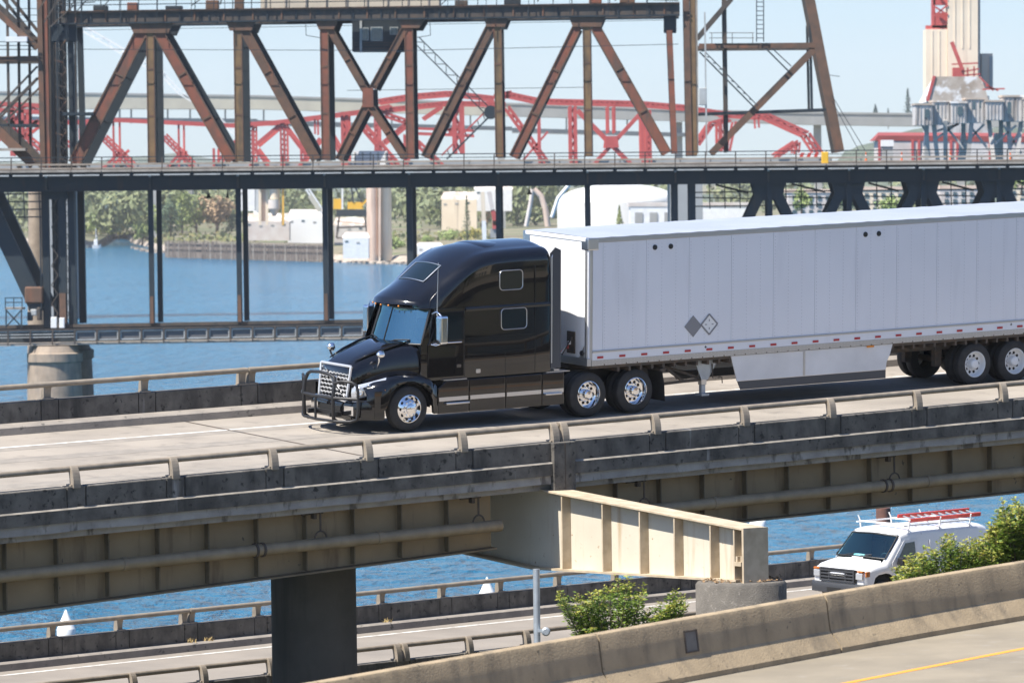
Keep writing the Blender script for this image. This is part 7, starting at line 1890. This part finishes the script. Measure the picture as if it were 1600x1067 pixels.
def shrub(label, base, stems, seed, leaf=.05, per=70):
    rnd = random.Random(seed)
    root = thing('leafy_shrub', base, label, 'shrub')
    tw = MB(); lf = MB(); tip = MB()
    for (dx, dy, top, lean) in stems:
        b = base + V3((dx * .35, dy * .4, 0)); e = base + V3((dx + lean, dy, top))
        mid = b.lerp(e, .5) + V3((rnd.uniform(-.1, .1), rnd.uniform(-.1, .1), .1))
        pts = []
        for i in range(9):
            t = i / 8; pts.append(b * (1 - t) ** 2 + mid * 2 * t * (1 - t) + e * t * t)
        tw.tube(pts, [.012 * (1 - .7 * i / 8) for i in range(9)], 5)
        L = (e - b).length
        for k in range(int(per * max(.4, L))):
            t = rnd.uniform(.18, 1) ** .9
            i = min(7, int(t * 8)); f = t * 8 - i; p = pts[i].lerp(pts[i + 1], f)
            a = rnd.uniform(0, 6.28); spread = .20 * (1 - t) + .045
            d = V3((math.cos(a), math.sin(a), rnd.uniform(-.2, .7))).normalized()
            c = p + d * spread * rnd.uniform(.2, 1)
            s = leaf * rnd.uniform(.6, 1.25) * (1.0 if t < .9 else .8)
            up = V3((rnd.uniform(-.6, .6), rnd.uniform(-.6, .6), 1)).normalized(); side = d.cross(up).normalized(); nrm = side.cross(d).normalized()
            mb = tip if (t > .90 and rnd.random() < .8) or rnd.random() < .05 else lf
            tip_ = c + d * s * 1.5; m0 = c + d * s * .7
            mb.add([c, m0 + side * s * .55 + nrm * s * .15, tip_, m0 - side * s * .55 + nrm * s * .15], [(0, 1, 2), (0, 2, 3)])
    tw.build('branches', M['twig'], root, smooth=True)
    lf.build('foliage', M['leaf_shrub'], root, fix=False); tip.build('tip_foliage', M['leaf_tip'], root, fix=False)
    return root
rnd = random.Random(21)
YS = 99.0
def stems_for(pxs, base, n, Y, seed):
    """pxs: outline of the shrub top as (px, py) at distance Y"""
    rnd = random.Random(seed); out = []
    for i in range(n):
        t = rnd.random() * (len(pxs) - 1); k = int(t); f = t - k
        px = pxs[k][0] * (1 - f) + pxs[k + 1][0] * f; py = pxs[k][1] * (1 - f) + pxs[k + 1][1] * f
        tp = at(px, py + abs(rnd.gauss(0, 22)), Y)
        out.append((tp.x - base.x, rnd.uniform(-.7, .7), max(.5, tp.z - base.z), rnd.uniform(-.08, .08)))
    return out
b1 = at(960, 1040, YS)
st = stems_for([(868, 918), (895, 925), (915, 935), (930, 912), (955, 906), (975, 903), (995, 900), (1010, 925), (1030, 935), (1050, 930), (1062, 918), (1075, 950)], b1, 70, YS, 4)
shrub('green shrub poking over the barrier below the cap beam', b1, st, 41, .055, 95)
b2 = at(1500, 985, 97)
st = stems_for([(1395, 890), (1405, 868), (1420, 872), (1440, 858), (1470, 840), (1490, 835), (1510, 850), (1530, 832), (1545, 830)], b2, 90, 97, 5)
shrub('yellow green shrub over the barrier in front of the van', b2, st, 42, .055, 95)
b3 = at(1590, 960, 97.5)
st = stems_for([(1540, 860), (1552, 820), (1556, 785), (1562, 776), (1572, 800), (1580, 830), (1588, 790), (1598, 772), (1615, 775), (1640, 780), (1680, 800)], b3, 110, 97.5, 6)
shrub('taller shrub with upright shoots at the right edge above the barrier', b3, st, 43, .058, 95)
# dry weeds on the lower road kerb
wd_ = MB()
for (px, py) in ((605, 965), (326, 1012), (300, 1005)):
    c = at(px, py, 0 + (RL(u_at(RL, lambda u: 3.1, .2, px), 3.1, .2)).y); c = RL(u_at(RL, lambda u: 3.1, .2, px), 3.1, .205)
    for i in range(18):
        d = V3((rnd.uniform(-.12, .12), rnd.uniform(-.08, .08), rnd.uniform(.05, .14))); s = V3((.012, 0, 0))
        o_ = V3((rnd.uniform(-.12, .12), rnd.uniform(-.06, .06), 0)); wd_.add([c + o_ - s, c + o_ + s, c + o_ + d], [(0, 1, 2)])
M['dry_weed'] = mat('dry_weed', (0.45, 0.33, 0.14), .9)
tag(wd_.build('dry_weeds', M['dry_weed'], fix=False), 'dry straw coloured weeds growing on the kerb of the lower road', 'weeds', kind='stuff')

# ================================================================== air
hz = MB().box(-9600, 9600, -3300, 14600, -6, 330)
hm = bpy.data.materials.new('haze_air'); hm.use_nodes = True
ht = hm.node_tree; ht.nodes.remove(ht.nodes['Principled BSDF'])
pv = ht.nodes.new('ShaderNodeVolumePrincipled'); pv.inputs['Color'].default_value = (0.95, 0.98, 1.0, 1); pv.inputs['Density'].default_value = 0.000045; pv.inputs['Anisotropy'].default_value = 0.0
ht.links.new(pv.outputs[0], ht.nodes['Material Output'].inputs['Volume'])
tag(hz.build('haze', hm), kind='stuff')
# ================================================================== unseen east bank, added to reflect in the lorry's paint
eb = MB().grid([[V3((x, y, 13.5 + .02 * (x - 40))) for y in (-60, 0, 60, 110)] for x in (34, 60, 120, 260)])
tag(eb.build('reflection_bank', M['soil']), kind='structure')
rnd = random.Random(77)
tk = MB().tube([V3((0, 0, -.5)), V3((.2, 0, 3.5)), V3((0, .1, 7))], [.32, .24, .1], 8)
cr_ = MB(); lob = [(V3((0, 0, 6.5)), (2.6, 2.6, 2.6))]
for k in range(9):
    a = rnd.uniform(0, 6.28); lob.append((V3((math.cos(a) * 2.2, math.sin(a) * 2.2, rnd.uniform(4, 9))), (1.7, 1.7, 1.4)))
leaf_cloud(cr_, lob, 1500, .28, rnd)
tme = tk.mesh('trunk', M['bark']); cme = cr_.mesh('crown', LEAF['green'], fix=False)
spots = ['first', 'second', 'third', 'fourth', 'fifth', 'sixth', 'seventh', 'eighth', 'ninth']
for i, w in enumerate(spots):
    o = thing('reflection_tree', V3((46 + i * 13 + rnd.uniform(-3, 3), 92 - i * 7 + rnd.uniform(-3, 3), 13.8 + i * .25)), 'broad unseen tree added for the lorry reflections, %s from the road' % w, 'tree', 'unseen trees added for the lorry reflections')
    inst('trunk', tme, o, (0, 0, 0)); inst('crown', cme, o, (0, 0, 0), Euler((0, 0, i * 1.3)))
    s = rnd.uniform(.8, 1.3); o.scale = (s, s, s)
for i, (x, y, w, d, h, m_, lab) in enumerate(((120, 70, 26, 18, 16, 'cream', 'unseen cream block added for the lorry reflections'), (165, 40, 22, 22, 24, 'viaduct_grey', 'unseen grey block added for the lorry reflections'), (90, 30, 18, 14, 9, 'cream_pink', 'unseen low brown block added for the lorry reflections'))):
    b_ = thing('reflection_building', V3((x, y, 14)), lab, 'building')
    MB().box(x - w / 2, x + w / 2, y - d / 2, y + d / 2, 13, 14 + h).build('wall', M[m_], b_)
    MB().box(x - w / 2 - .3, x + w / 2 + .3, y - d / 2 - .3, y + d / 2 + .3, 14 + h, 14.6 + h).build('roof', M['roof_pale'], b_)
    for k in range(int(d / 3.2)):
        for j in range(int(h / 3.4)):
            MB().box(x - w / 2 - .05, x - w / 2 + .02, y - d / 2 + 1 + k * 3.1, y - d / 2 + 2.8 + k * 3.1, 15 + j * 3.3, 16.9 + j * 3.3).build('window', M['glass_dark'], b_)
